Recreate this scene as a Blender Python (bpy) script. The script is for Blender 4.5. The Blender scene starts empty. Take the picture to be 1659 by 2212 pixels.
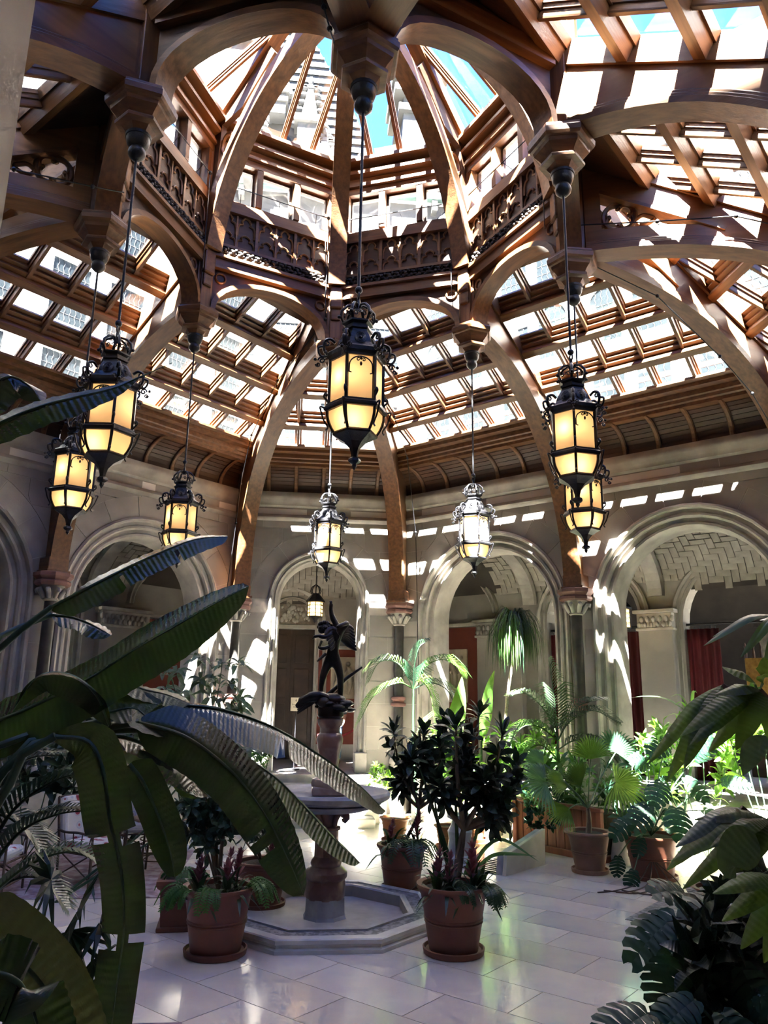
import bpy, bmesh, math, random
from mathutils import Vector, Matrix
V = Vector
scene = bpy.context.scene
COL = scene.collection
PI = math.pi
S2 = 2 ** -.5
random.seed(7)

# ---------------------------------------------------------------- camera
CAM = V((-0.3888, -9.276, 2.3648))
F_PX = 1650.536
_p, _y, _r = math.radians(13.725), math.radians(6.0419), math.radians(0.8788)
_X0 = V((math.cos(_y), -math.sin(_y), 0))
_U0 = V((-math.sin(_p) * math.sin(_y), -math.sin(_p) * math.cos(_y), math.cos(_p)))
_F0 = V((math.cos(_p) * math.sin(_y), math.cos(_p) * math.cos(_y), math.sin(_p)))
_R = math.cos(_r) * _X0 + math.sin(_r) * _U0
_U = -math.sin(_r) * _X0 + math.cos(_r) * _U0
cam_data = bpy.data.cameras.new('camera')
cam_data.sensor_fit = 'VERTICAL'
cam_data.sensor_height = 36.0
cam_data.lens = F_PX / 2212 * 36.0
cam_data.clip_start = 0.05
cam_data.clip_end = 300
cam = bpy.data.objects.new('camera', cam_data)
COL.objects.link(cam)
cam.matrix_world = Matrix(((_R.x, _U.x, -_F0.x, CAM.x), (_R.y, _U.y, -_F0.y, CAM.y), (_R.z, _U.z, -_F0.z, CAM.z), (0, 0, 0, 1)))
scene.camera = cam

# ---------------------------------------------------------------- world, sun, exposure
SUN_TRAVEL = V((0.22, 0.60, -1.0)).normalized()
world = bpy.data.worlds.new('sky')
scene.world = world
world.use_nodes = True
_nt = world.node_tree
_nt.nodes.clear()
_sky = _nt.nodes.new('ShaderNodeTexSky')
_sky.sky_type = 'NISHITA'
_sky.sun_disc = False
_sky.sun_elevation = math.asin(-SUN_TRAVEL.z)
_sky.sun_rotation = math.atan2(-SUN_TRAVEL.x, -SUN_TRAVEL.y)
_sky.altitude = 600
_sky.air_density = 1.0
_sky.dust_density = 0.2
_sky.ozone_density = 4.0
_bg = _nt.nodes.new('ShaderNodeBackground')
_bg.inputs['Strength'].default_value = 0.066
_wo = _nt.nodes.new('ShaderNodeOutputWorld')
_hs = _nt.nodes.new('ShaderNodeHueSaturation')
_hs.inputs['Hue'].default_value = 0.515
_hs.inputs['Saturation'].default_value = 1.22
_nt.links.new(_sky.outputs[0], _hs.inputs['Color'])
_nt.links.new(_hs.outputs[0], _bg.inputs['Color'])
_nt.links.new(_bg.outputs[0], _wo.inputs['Surface'])
sun_data = bpy.data.lights.new('sun', 'SUN')
sun_data.energy = 19.0
sun_data.color = (1.0, 0.96, 0.90)
sun_data.angle = math.radians(0.6)
sun = bpy.data.objects.new('sun', sun_data)
COL.objects.link(sun)
sun.location = (-8, -20, 30)
sun.rotation_euler = SUN_TRAVEL.to_track_quat('-Z', 'Y').to_euler()
scene.view_settings.view_transform = 'Standard'
scene.view_settings.look = 'None'
scene.view_settings.gamma = 1.0
scene.view_settings.use_curve_mapping = False
scene.view_settings.exposure = 4.6
try:
    scene.cycles.use_denoising = True
    scene.cycles.max_bounces = 5
    scene.cycles.diffuse_bounces = 3
    scene.cycles.glossy_bounces = 2
    scene.cycles.use_adaptive_sampling = True
    scene.cycles.adaptive_threshold = 0.045
    scene.cycles.adaptive_min_samples = 24
    scene.cycles.transmission_bounces = 3
    scene.cycles.transparent_max_bounces = 12
    scene.cycles.sample_clamp_indirect = 6.0
    scene.cycles.caustics_reflective = False
    scene.cycles.caustics_refractive = False
except Exception:
    pass

# ---------------------------------------------------------------- helpers
WM = {}


def link(name, me, parent=None, M=None, mat=None):
    o = bpy.data.objects.new(name, me)
    COL.objects.link(o)
    if mat is not None and me is not None and len(me.materials) == 0:
        me.materials.append(mat)
    M = Matrix() if M is None else M
    o.matrix_basis = M
    WM[o] = M.copy()
    if parent is not None:
        o.parent = parent
        o.matrix_parent_inverse = WM[parent].inverted()
    return o


def tag(o, label, cat, group=None, kind=None):
    o['label'] = label
    o['category'] = cat
    if group:
        o['group'] = group
    if kind:
        o['kind'] = kind
    return o


def empty(name, loc=(0, 0, 0), rz=0.0):
    o = link(name, None, None, Matrix.Translation(V(loc)) @ Matrix.Rotation(rz, 4, 'Z'))
    o.empty_display_size = 0.1
    return o


def struct(name, label, cat, loc=(0, 0, 0)):
    return tag(empty(name, loc), label, cat, None, 'structure')


def dup(root, M, label=None, group=None):
    """copy a thing with its parts and sub-parts; M is the new world matrix of the root"""
    r = root.copy()
    COL.objects.link(r)
    r.matrix_basis = M
    WM[r] = M.copy()
    D = M @ WM[root].inverted()
    if label:
        r['label'] = label
    if group:
        r['group'] = group
    for ch in list(root.children):
        c = ch.copy()
        COL.objects.link(c)
        c.parent = r
        WM[c] = D @ WM[ch]
        for g in list(ch.children):
            d = g.copy()
            COL.objects.link(d)
            d.parent = c
            WM[d] = D @ WM[g]
    return r


def frame(x, y, z, o=(0, 0, 0)):
    x, y, z = V(x), V(y), V(z)
    o = V(o)
    return Matrix(((x.x, y.x, z.x, o.x), (x.y, y.y, z.y, o.y), (x.z, y.z, z.z, o.z), (0, 0, 0, 1)))


def wallM(az):
    """local x = along the wall, y = outward, z = up"""
    return Matrix.Rotation(-math.radians(az), 4, 'Z')


class MB:
    def __init__(s):
        s.v = []
        s.f = []
        s.uv = []

    def add(s, vs, fs, uv=None):
        b = len(s.v)
        s.v += [tuple(p) for p in vs]
        s.f += [tuple(i + b for i in f) for f in fs]
        if uv is not None:
            while len(s.uv) < b:
                s.uv.append((0, 0))
            s.uv += list(uv)
        return s

    def box(s, x0, x1, y0, y1, z0, z1, M=None):
        vs = [V((x, y, z)) for z in (z0, z1) for y in (y0, y1) for x in (x0, x1)]
        if M is not None:
            vs = [M @ p for p in vs]
        return s.add(vs, [(0, 2, 3, 1), (4, 5, 7, 6), (0, 1, 5, 4), (2, 6, 7, 3), (0, 4, 6, 2), (1, 3, 7, 5)])

    def beam(s, p0, p1, w, h, up=(0, 0, 1)):
        p0, p1 = V(p0), V(p1)
        d = p1 - p0
        L = d.length
        x = d.normalized()
        y = V(up).cross(x)
        if y.length < 1e-5:
            y = V((0, 1, 0)).cross(x)
        y.normalize()
        z = x.cross(y)
        return s.box(0, L, -w / 2, w / 2, -h / 2, h / 2, frame(x, y, z, p0))

    def extr(s, poly, h0, h1, M=None):
        n = len(poly)
        vs = [V((a, b, h0)) for a, b in poly] + [V((a, b, h1)) for a, b in poly]
        if M is not None:
            vs = [M @ p for p in vs]
        fs = [tuple(range(n - 1, -1, -1)), tuple(range(n, 2 * n))]
        fs += [(i, (i + 1) % n, (i + 1) % n + n, i + n) for i in range(n)]
        return s.add(vs, fs)

    def sweep(s, prof, fr, closed=False, cap=True):
        """fr: list of (point, a_axis, b_axis); profile (a, b)"""
        n = len(prof)
        vs = []
        for p, a, b in fr:
            for u, w in prof:
                vs.append(V(p) + V(a) * u + V(b) * w)
        fs = []
        m = len(fr)
        for i in range(m if closed else m - 1):
            j = (i + 1) % m
            for k in range(n):
                l = (k + 1) % n
                fs.append((i * n + k, i * n + l, j * n + l, j * n + k))
        if cap and not closed:
            fs.append(tuple(range(n - 1, -1, -1)))
            fs.append(tuple(range((m - 1) * n, m * n)))
        return s.add(vs, fs)

    def tube(s, pts, r, n=8, closed=False):
        pts = [V(p) for p in pts]
        m = len(pts)
        rs = r if isinstance(r, (list, tuple)) else [r] * m
        fr = []
        prev = None
        for i, p in enumerate(pts):
            if closed:
                d = pts[(i + 1) % m] - pts[i - 1]
            else:
                d = pts[min(i + 1, m - 1)] - pts[max(i - 1, 0)]
            d.normalize()
            if prev is None:
                a = V((0, 0, 1)).cross(d)
                if a.length < .1:
                    a = V((1, 0, 0)).cross(d)
            else:
                a = prev - d * prev.dot(d)
            a.normalize()
            prev = a
            b = d.cross(a)
            fr.append((p, a * rs[i], b * rs[i]))
        prof = [(math.cos(2 * PI * k / n), math.sin(2 * PI * k / n)) for k in range(n)]
        return s.sweep(prof, fr, closed)

    def lathe(s, prof, n=24, c=(0, 0, 0), M=None, a0=0.0):
        vs = []
        c = V(c)
        for r, z in prof:
            for k in range(n):
                a = a0 + 2 * PI * k / n
                vs.append(c + V((r * math.cos(a), r * math.sin(a), z)))
        if M is not None:
            vs = [M @ p for p in vs]
        fs = []
        for i in range(len(prof) - 1):
            for k in range(n):
                l = (k + 1) % n
                fs.append((i * n + k, i * n + l, (i + 1) * n + l, (i + 1) * n + k))
        fs.append(tuple(range(n - 1, -1, -1)))
        m = (len(prof) - 1) * n
        fs.append(tuple(range(m, m + n)))
        return s.add(vs, fs)

    def ball(s, c, r, n=8, m=6, sc=(1, 1, 1), M=None):
        prof = [(r * math.sin(PI * (.02 + .96 * i / m)), -r * math.cos(PI * (.02 + .96 * i / m))) for i in range(m + 1)]
        MM = Matrix.Translation(V(c)) @ (M if M is not None else Matrix()) @ Matrix.Diagonal((*sc, 1))
        return s.lathe(prof, n, (0, 0, 0), MM)

    def mesh(s, name, smooth=None):
        me = bpy.data.meshes.new(name)
        me.from_pydata(s.v, [], s.f)
        if s.uv:
            while len(s.uv) < len(s.v):
                s.uv.append((0, 0))
            ul = me.uv_layers.new(name='UVMap')
            li = [0] * len(me.loops)
            me.loops.foreach_get('vertex_index', li)
            flat = []
            for i in li:
                flat += s.uv[i]
            ul.data.foreach_set('uv', flat)
        if smooth is not None:
            me.polygons.foreach_set('use_smooth', [True] * len(me.polygons))
            if smooth < 179:
                me.set_sharp_from_angle(angle=math.radians(smooth))
        me.update()
        return me

    def build(s, name, mat, parent=None, smooth=None, M=None, local=None, bevel=0):
        """vertices are in world space (or in M's space); local: matrix whose frame the mesh is stored in"""
        if local is not None:
            inv = local.inverted()
            s.v = [tuple(inv @ V(p)) for p in s.v]
            M = local
        me = s.mesh(name, smooth)
        o = link(name, me, parent, M, mat)
        if bevel:
            b = o.modifiers.new('edge', 'BEVEL')
            b.width = bevel
            b.segments = 2
            b.limit_method = 'ANGLE'
        return o


def beam_ob(name, p0, p1, w, h, mat, parent, up=(0, 0, 1), cache={}):
    """box beam with its grain along local x; equal sizes share a mesh"""
    p0, p1 = V(p0), V(p1)
    d = p1 - p0
    L = d.length
    x = d.normalized()
    y = V(up).cross(x)
    y.normalize()
    z = x.cross(y)
    k = (name, round(L, 3), round(w, 3), round(h, 3), mat.name)
    if k not in cache:
        cache[k] = MB().box(0, L, -w / 2, w / 2, -h / 2, h / 2).mesh(name)
    return link(name, cache[k], parent, frame(x, y, z, p0), mat)


def prof_ob(name, prof, p0, p1, up, mat, parent):
    """extrude a closed profile (a = sideways, b = up) from p0 to p1"""
    p0, p1 = V(p0), V(p1)
    d = p1 - p0
    L = d.length
    x = d.normalized()
    y = V(up).cross(x).normalized()
    z = x.cross(y)
    n = len(prof)
    vs = [(0, a, b) for a, b in prof] + [(L, a, b) for a, b in prof]
    fs = [tuple(range(n - 1, -1, -1)), tuple(range(n, 2 * n))] + [(i, (i + 1) % n, (i + 1) % n + n, i + n) for i in range(n)]
    me = MB().add(vs, fs).mesh(name)
    return link(name, me, parent, frame(x, y, z, p0), mat)


def catmull(pts, n=6):
    pts = [V(p) for p in pts]
    P = [pts[0] * 2 - pts[1]] + pts + [pts[-1] * 2 - pts[-2]]
    out = []
    for i in range(1, len(P) - 2):
        for k in range(n):
            t = k / n
            a, b, c, d = P[i - 1], P[i], P[i + 1], P[i + 2]
            out.append(.5 * ((2 * b) + (c - a) * t + (2 * a - 5 * b + 4 * c - d) * t * t + (3 * b - a - 3 * c + d) * t ** 3))
    out.append(pts[-1])
    return out


def at(px, py, Y):
    """point on the plane y = Y that the photograph shows at pixel px, py"""
    d = _F0 * F_PX + _R * (px - 829.5) - _U * (py - 1106)
    return CAM + d * ((Y - CAM.y) / d.y)


# ---------------------------------------------------------------- materials
def mk(name):
    m = bpy.data.materials.new(name)
    m.use_nodes = True
    nt = m.node_tree
    nt.nodes.clear()
    out = nt.nodes.new('ShaderNodeOutputMaterial')
    return m, nt, out


def pbr(name, c1, c2=None, rough=.6, scale=4.0, stretch=(1, 1, 1), detail=6, bump=0.0, bscale=None, spec=.4, metal=0.0,
        c3=None, s3=1.0, coat=0.0, contrast=(.35, .65)):
    m, nt, out = mk(name)
    N, Lk = nt.nodes.new, nt.links.new
    b = N('ShaderNodeBsdfPrincipled')
    b.inputs['Roughness'].default_value = rough
    b.inputs['Metallic'].default_value = metal
    b.inputs['Specular IOR Level'].default_value = spec
    b.inputs['Coat Weight'].default_value = coat
    b.inputs['Coat Roughness'].default_value = .15
    Lk(b.outputs[0], out.inputs[0])
    tc = N('ShaderNodeTexCoord')
    mp = N('ShaderNodeMapping')
    mp.inputs['Scale'].default_value = stretch
    Lk(tc.outputs['Object'], mp.inputs[0])
    nz = N('ShaderNodeTexNoise')
    nz.inputs['Scale'].default_value = scale
    nz.inputs['Detail'].default_value = detail
    Lk(mp.outputs[0], nz.inputs['Vector'])
    if c2 is None:
        c2 = tuple(x * .75 for x in c1)
    rp = N('ShaderNodeValToRGB')
    rp.color_ramp.elements[0].position = contrast[0]
    rp.color_ramp.elements[1].position = contrast[1]
    rp.color_ramp.elements[0].color = (*c2, 1)
    rp.color_ramp.elements[1].color = (*c1, 1)
    Lk(nz.outputs['Fac'], rp.inputs[0])
    col = rp.outputs[0]
    if c3 is not None:
        n3 = N('ShaderNodeTexNoise')
        n3.inputs['Scale'].default_value = s3
        n3.inputs['Detail'].default_value = 4
        Lk(tc.outputs['Object'], n3.inputs['Vector'])
        r3 = N('ShaderNodeValToRGB')
        r3.color_ramp.elements[0].position = .45
        r3.color_ramp.elements[1].position = .62
        Lk(n3.outputs['Fac'], r3.inputs[0])
        mx = N('ShaderNodeMix')
        mx.data_type = 'RGBA'
        Lk(r3.outputs[0], mx.inputs[0])
        Lk(col, mx.inputs[6])
        mx.inputs[7].default_value = (*c3, 1)
        col = mx.outputs[2]
    oi = N('ShaderNodeObjectInfo')
    hv = N('ShaderNodeHueSaturation')
    mr = N('ShaderNodeMapRange')
    mr.inputs[3].default_value = .88
    mr.inputs[4].default_value = 1.1
    Lk(oi.outputs['Random'], mr.inputs[0])
    Lk(mr.outputs[0], hv.inputs['Value'])
    Lk(col, hv.inputs['Color'])
    Lk(hv.outputs[0], b.inputs['Base Color'])
    if bump:
        bn = N('ShaderNodeTexNoise')
        bn.inputs['Scale'].default_value = bscale or scale * 3
        bn.inputs['Detail'].default_value = 5
        Lk(mp.outputs[0], bn.inputs['Vector'])
        bp = N('ShaderNodeBump')
        bp.inputs['Strength'].default_value = bump
        bp.inputs['Distance'].default_value = .02
        Lk(bn.outputs['Fac'], bp.inputs['Height'])
        Lk(bp.outputs[0], b.inputs['Normal'])
    return m


def emis(name, col, st):
    m, nt, out = mk(name)
    e = nt.nodes.new('ShaderNodeEmission')
    e.inputs[0].default_value = (*col, 1)
    e.inputs[1].default_value = st
    nt.links.new(e.outputs[0], out.inputs[0])
    return m


def glass_mat(name, tint=(.975, .985, .985), refl=.05, rough=.02):
    m, nt, out = mk(name)
    t = nt.nodes.new('ShaderNodeBsdfTransparent')
    t.inputs[0].default_value = (*tint, 1)
    g = nt.nodes.new('ShaderNodeBsdfGlossy')
    g.inputs['Roughness'].default_value = rough
    mx = nt.nodes.new('ShaderNodeMixShader')
    mx.inputs[0].default_value = refl
    nt.links.new(t.outputs[0], mx.inputs[1])
    nt.links.new(g.outputs[0], mx.inputs[2])
    nt.links.new(mx.outputs[0], out.inputs[0])
    return m


def frost_mat(name, col):
    m, nt, out = mk(name)
    t = nt.nodes.new('ShaderNodeBsdfTranslucent')
    t.inputs[0].default_value = (*col, 1)
    d = nt.nodes.new('ShaderNodeBsdfPrincipled')
    d.inputs['Base Color'].default_value = (.75, .62, .42, 1)
    d.inputs['Roughness'].default_value = .3
    mx = nt.nodes.new('ShaderNodeMixShader')
    mx.inputs[0].default_value = .25
    nt.links.new(t.outputs[0], mx.inputs[1])
    nt.links.new(d.outputs[0], mx.inputs[2])
    nt.links.new(mx.outputs[0], out.inputs[0])
    return m


def leaf_mat(name, c1, c2, rough=.38, trans=.3, vein=26.0, vbump=.5, spec=.5, tcol=None, vein_dir='U', vcol=.14):
    """u runs along the leaf, v across it"""
    m, nt, out = mk(name)
    N, Lk = nt.nodes.new, nt.links.new
    b = N('ShaderNodeBsdfPrincipled')
    b.inputs['Roughness'].default_value = rough
    b.inputs['Specular IOR Level'].default_value = spec
    tc = N('ShaderNodeTexCoord')
    nz = N('ShaderNodeTexNoise')
    nz.inputs['Scale'].default_value = 3.0
    nz.inputs['Detail'].default_value = 5
    Lk(tc.outputs['Object'], nz.inputs['Vector'])
    rp = N('ShaderNodeValToRGB')
    rp.color_ramp.elements[0].position = .35
    rp.color_ramp.elements[1].position = .65
    rp.color_ramp.elements[0].color = (*c1, 1)
    rp.color_ramp.elements[1].color = (*c2, 1)
    Lk(nz.outputs['Fac'], rp.inputs[0])
    wv = N('ShaderNodeTexWave')
    wv.wave_type = 'BANDS'
    wv.bands_direction = 'X' if vein_dir == 'U' else 'Y'
    wv.inputs['Scale'].default_value = vein
    wv.inputs['Distortion'].default_value = 1.4
    wv.inputs['Detail'].default_value = 2
    Lk(tc.outputs['UV'], wv.inputs['Vector'])
    mx = N('ShaderNodeMix')
    mx.data_type = 'RGBA'
    mx.blend_type = 'MULTIPLY'
    mx.inputs[0].default_value = vcol
    Lk(rp.outputs[0], mx.inputs[6])
    Lk(wv.outputs['Color'], mx.inputs[7])
    oi = N('ShaderNodeObjectInfo')
    hv = N('ShaderNodeHueSaturation')
    mr = N('ShaderNodeMapRange')
    mr.inputs[3].default_value = .8
    mr.inputs[4].default_value = 1.2
    Lk(oi.outputs['Random'], mr.inputs[0])
    Lk(mr.outputs[0], hv.inputs['Value'])
    Lk(mx.outputs[2], hv.inputs['Color'])
    Lk(hv.outputs[0], b.inputs['Base Color'])
    bp = N('ShaderNodeBump')
    bp.inputs['Strength'].default_value = vbump
    bp.inputs['Distance'].default_value = .01
    Lk(wv.outputs['Fac'], bp.inputs['Height'])
    Lk(bp.outputs[0], b.inputs['Normal'])
    t = N('ShaderNodeBsdfTranslucent')
    t.inputs[0].default_value = (*(tcol or (c2[0] * 1.6, c2[1] * 1.8, c2[2] * .8)), 1)
    ms = N('ShaderNodeMixShader')
    ms.inputs[0].default_value = trans
    Lk(b.outputs[0], ms.inputs[1])
    Lk(t.outputs[0], ms.inputs[2])
    Lk(ms.outputs[0], out.inputs[0])
    return m


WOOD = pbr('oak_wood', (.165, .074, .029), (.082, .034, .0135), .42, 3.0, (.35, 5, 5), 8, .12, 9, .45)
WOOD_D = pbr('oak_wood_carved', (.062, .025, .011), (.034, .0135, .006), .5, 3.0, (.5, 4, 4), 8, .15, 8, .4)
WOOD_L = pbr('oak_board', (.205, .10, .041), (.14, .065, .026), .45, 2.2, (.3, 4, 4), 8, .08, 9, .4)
IRON = pbr('black_iron', (.018, .018, .022), (.01, .01, .012), .36, 12, bump=.2, bscale=40, spec=.5, metal=.3)
CARVED = pbr('black_carving', (.03, .022, .018), (.015, .01, .01), .6, 14, bump=.4, bscale=40)
STONE = pbr('limestone', (.40, .372, .33), (.30, .28, .25), .75, 1.7, detail=9, bump=.1, bscale=30, c3=(.25, .235, .212), s3=.55, contrast=(.3, .7))
STONE_J = pbr('limestone_joint', (.46, .43, .385), (.4, .375, .335), .9, 5)
STONE_M = pbr('limestone_moulding', (.42, .395, .35), (.27, .252, .228), .7, 2.5, detail=8, bump=.08, bscale=30)
MARBLE = pbr('floor_marble', (.90, .80, .63), (.81, .71, .55), .14, 2.2, (1, 1, 1), 9, 0, None, .5, 0, (.74, .66, .55), 1.3, contrast=(.3, .7))
GROUT = pbr('floor_grout', (.30, .27, .22), None, .8, 6)
TERRA = pbr('terracotta', (.20, .075, .045), (.16, .058, .034), .5, 3.5, detail=6, bump=.05, bscale=40)
TERRA_P = pbr('pale_terracotta', (.26, .145, .10), (.2, .105, .07), .75, 4, detail=8, bump=.1, bscale=30)
TERRA_B = pbr('bright_terracotta', (.34, .12, .05), (.27, .1, .04), .7, 4)
GLASS = glass_mat('roof_glass')
FROST = frost_mat('lantern_glass', (.98, .78, .50))
BRONZE = pbr('dark_bronze', (.04, .034, .03), (.015, .013, .014), .34, 6, detail=8, bump=.25, bscale=25, metal=.75, spec=.5)
ROUGE = pbr('red_marble', (.23, .125, .10), (.12, .06, .05), .28, 3.2, detail=10, c3=(.33, .24, .20), s3=4.0)
GREYSTONE = pbr('grey_stone', (.40, .39, .40), (.26, .25, .26), .4, 6, detail=9, bump=.1, bscale=30)
POOLSTONE = pbr('pool_stone', (.46, .435, .39), (.36, .335, .3), .6, 5, detail=9)
MOSAIC = pbr('mosaic_band', (.26, .25, .25), (.09, .09, .095), .45, 16, detail=3, contrast=(.45, .55))
SOIL = pbr('soil', (.035, .024, .016), (.02, .014, .01), .95, 20, bump=.5, bscale=40)
REDWALL = pbr('red_plaster', (.16, .035, .022), (.13, .028, .018), .8, 3)
CURTAIN = pbr('red_velvet', (.10, .008, .012), (.05, .004, .006), .9, 3, (1, 1, .1))
CREAM = pbr('cream_relief', (.50, .42, .30), (.38, .31, .22), .7, 5)
VTILE = pbr('vault_tile', (.34, .31, .26), (.26, .24, .2), .55, 5)
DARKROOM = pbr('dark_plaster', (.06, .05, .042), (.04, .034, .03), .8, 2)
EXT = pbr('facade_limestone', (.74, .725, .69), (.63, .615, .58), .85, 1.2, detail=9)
EXT_FAR = pbr('sun_dimmed_carved_stone', (.085, .085, .083), (.045, .045, .045), .85, 1.5, detail=9)  # pale stone darkened in its colour to tone down the sun on it
SLATE = pbr('slate', (.03, .034, .038), (.02, .023, .026), .6, 3, (1, 1, 6))
WINGLASS = pbr('leaded_glass', (.010, .013, .015), (.006, .0085, .010), .3, 1.2, spec=.15)
LEAD = pbr('lead_came', (.03, .031, .032), None, .5, 5)
BARK = pbr('bark', (.19, .14, .10), (.10, .07, .05), .85, 14, (1, 1, .4), bump=.5, bscale=30)
TWIG = pbr('twig', (.10, .06, .04), (.05, .03, .02), .7, 10)
RATTAN = pbr('rattan', (.30, .19, .11), (.17, .10, .06), .6, 30, bump=.4, bscale=60)
RUG = pbr('faded_rug', (.34, .24, .24), (.20, .13, .15), .95, 9, detail=3, c3=(.42, .36, .37), s3=6)
# ================================================================ SETTING: floor, walls, gallery
HIP = lambda d: .4142 * d + 1.428          # half length of a long wall line at distance d
ROOF_Z = lambda d: 8.89 - .563 * (d - 3.98)  # underside of the purlins over the long walls
GZ = .80                                    # gallery floor level

# ---- sunken marble floor: slabs in running bond at 45 degrees
floor = struct('floor', 'polished cream marble slab floor of the sunken garden', 'floor')
MB().box(-8.6, 8.6, -8.6, 8.6, -.2, -.012).build('bedding', GROUT, floor)
slab_me = MB().box(-.5815, .5815, -.2915, .2915, -.06, 0).mesh('slab')
RA, RB = .59, 1.17
for ia in range(-13, 13):
    a = -.39 + (ia + .5) * RA
    off = 2.28 if ia % 2 == 0 else 2.865
    for ib in range(-10, 8):
        b = off + (ib + .5) * RB
        x, y = S2 * (a + b), S2 * (a - b)
        dl = max(abs(S2 * (x + y)), abs(S2 * (x - y)))
        if dl > 6.9 or abs(y) > 6.6 or abs(x) > 6.9:
            continue
        if max(abs(x), abs(y), (abs(x) + abs(y)) * S2) < .75:
            continue
        link('slab', slab_me, floor, frame((S2, -S2, 0), (S2, S2, 0), (0, 0, 1), (x, y, 0)), MARBLE)

gfloor = struct('floor_gallery', 'raised stone floor of the arcade gallery behind the arches', 'floor')
for k in range(4):
    M = wallM(45 + 90 * k)
    MB().extr([(-3.55, 6.35), (3.55, 6.35), (3.9, 6.95), (HIP(8), 8), (HIP(16), 16), (-HIP(16), 16), (-HIP(8), 8), (-3.9, 6.95)], -.1, GZ, M).build('platform', POOLSTONE, gfloor)
    M = wallM(90 * k)
    for i in range(5):
        y0 = 5.95 + .44 * i
        hw = 1.15 + .12 * i
        MB().box(-hw, hw, y0, 8.2, -.05, .16 * (i + 1), M).build('step', POOLSTONE, gfloor, bevel=.012)
    MB().extr([(-1.9, 7.6), (1.9, 7.6), (4.7, 17), (-4.7, 17)], -.1, GZ - .002, M).build('platform', POOLSTONE, gfloor)

# ---- arcade walls
PROF_BIG = [(.42, -.03), (.38, -.06), (.345, -.045), (.33, 0), (.33, .05), (.27, .06), (.25, .03), (.21, .02), (.18, .06), (.18, .13), (.12, .14), (.09, .10), (.05, .10), (.02, .15), (0, .22), (0, .62), (.42, .62)]
PROF_SM = [(.24, -.03), (.21, -.055), (.18, -.04), (.17, 0), (.17, .06), (.13, .07), (.10, .04), (.07, .07), (.07, .14), (.03, .15), (0, .2), (0, .62), (.24, .62)]


def arch_frames(tc, half, spring, z0, D, n=18):
    fr = []
    a, b = V((-1, 0, 0)), V((0, 1, 0))
    fr.append((V((tc - half, D, z0)), a, b))
    for i in range(n + 1):
        ph = PI - PI * i / n
        r = V((math.cos(ph), 0, math.sin(ph)))
        fr.append((V((tc, D, spring)) + r * half, r, b))
    fr.append((V((tc + half, D, z0)), V((1, 0, 0)), b))
    return fr


def arc_pts(tc, r, spring, a0, a1, n):
    return [(tc + r * math.cos(a0 + (a1 - a0) * i / n), spring + r * math.sin(a0 + (a1 - a0) * i / n)) for i in range(n + 1)]


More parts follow.
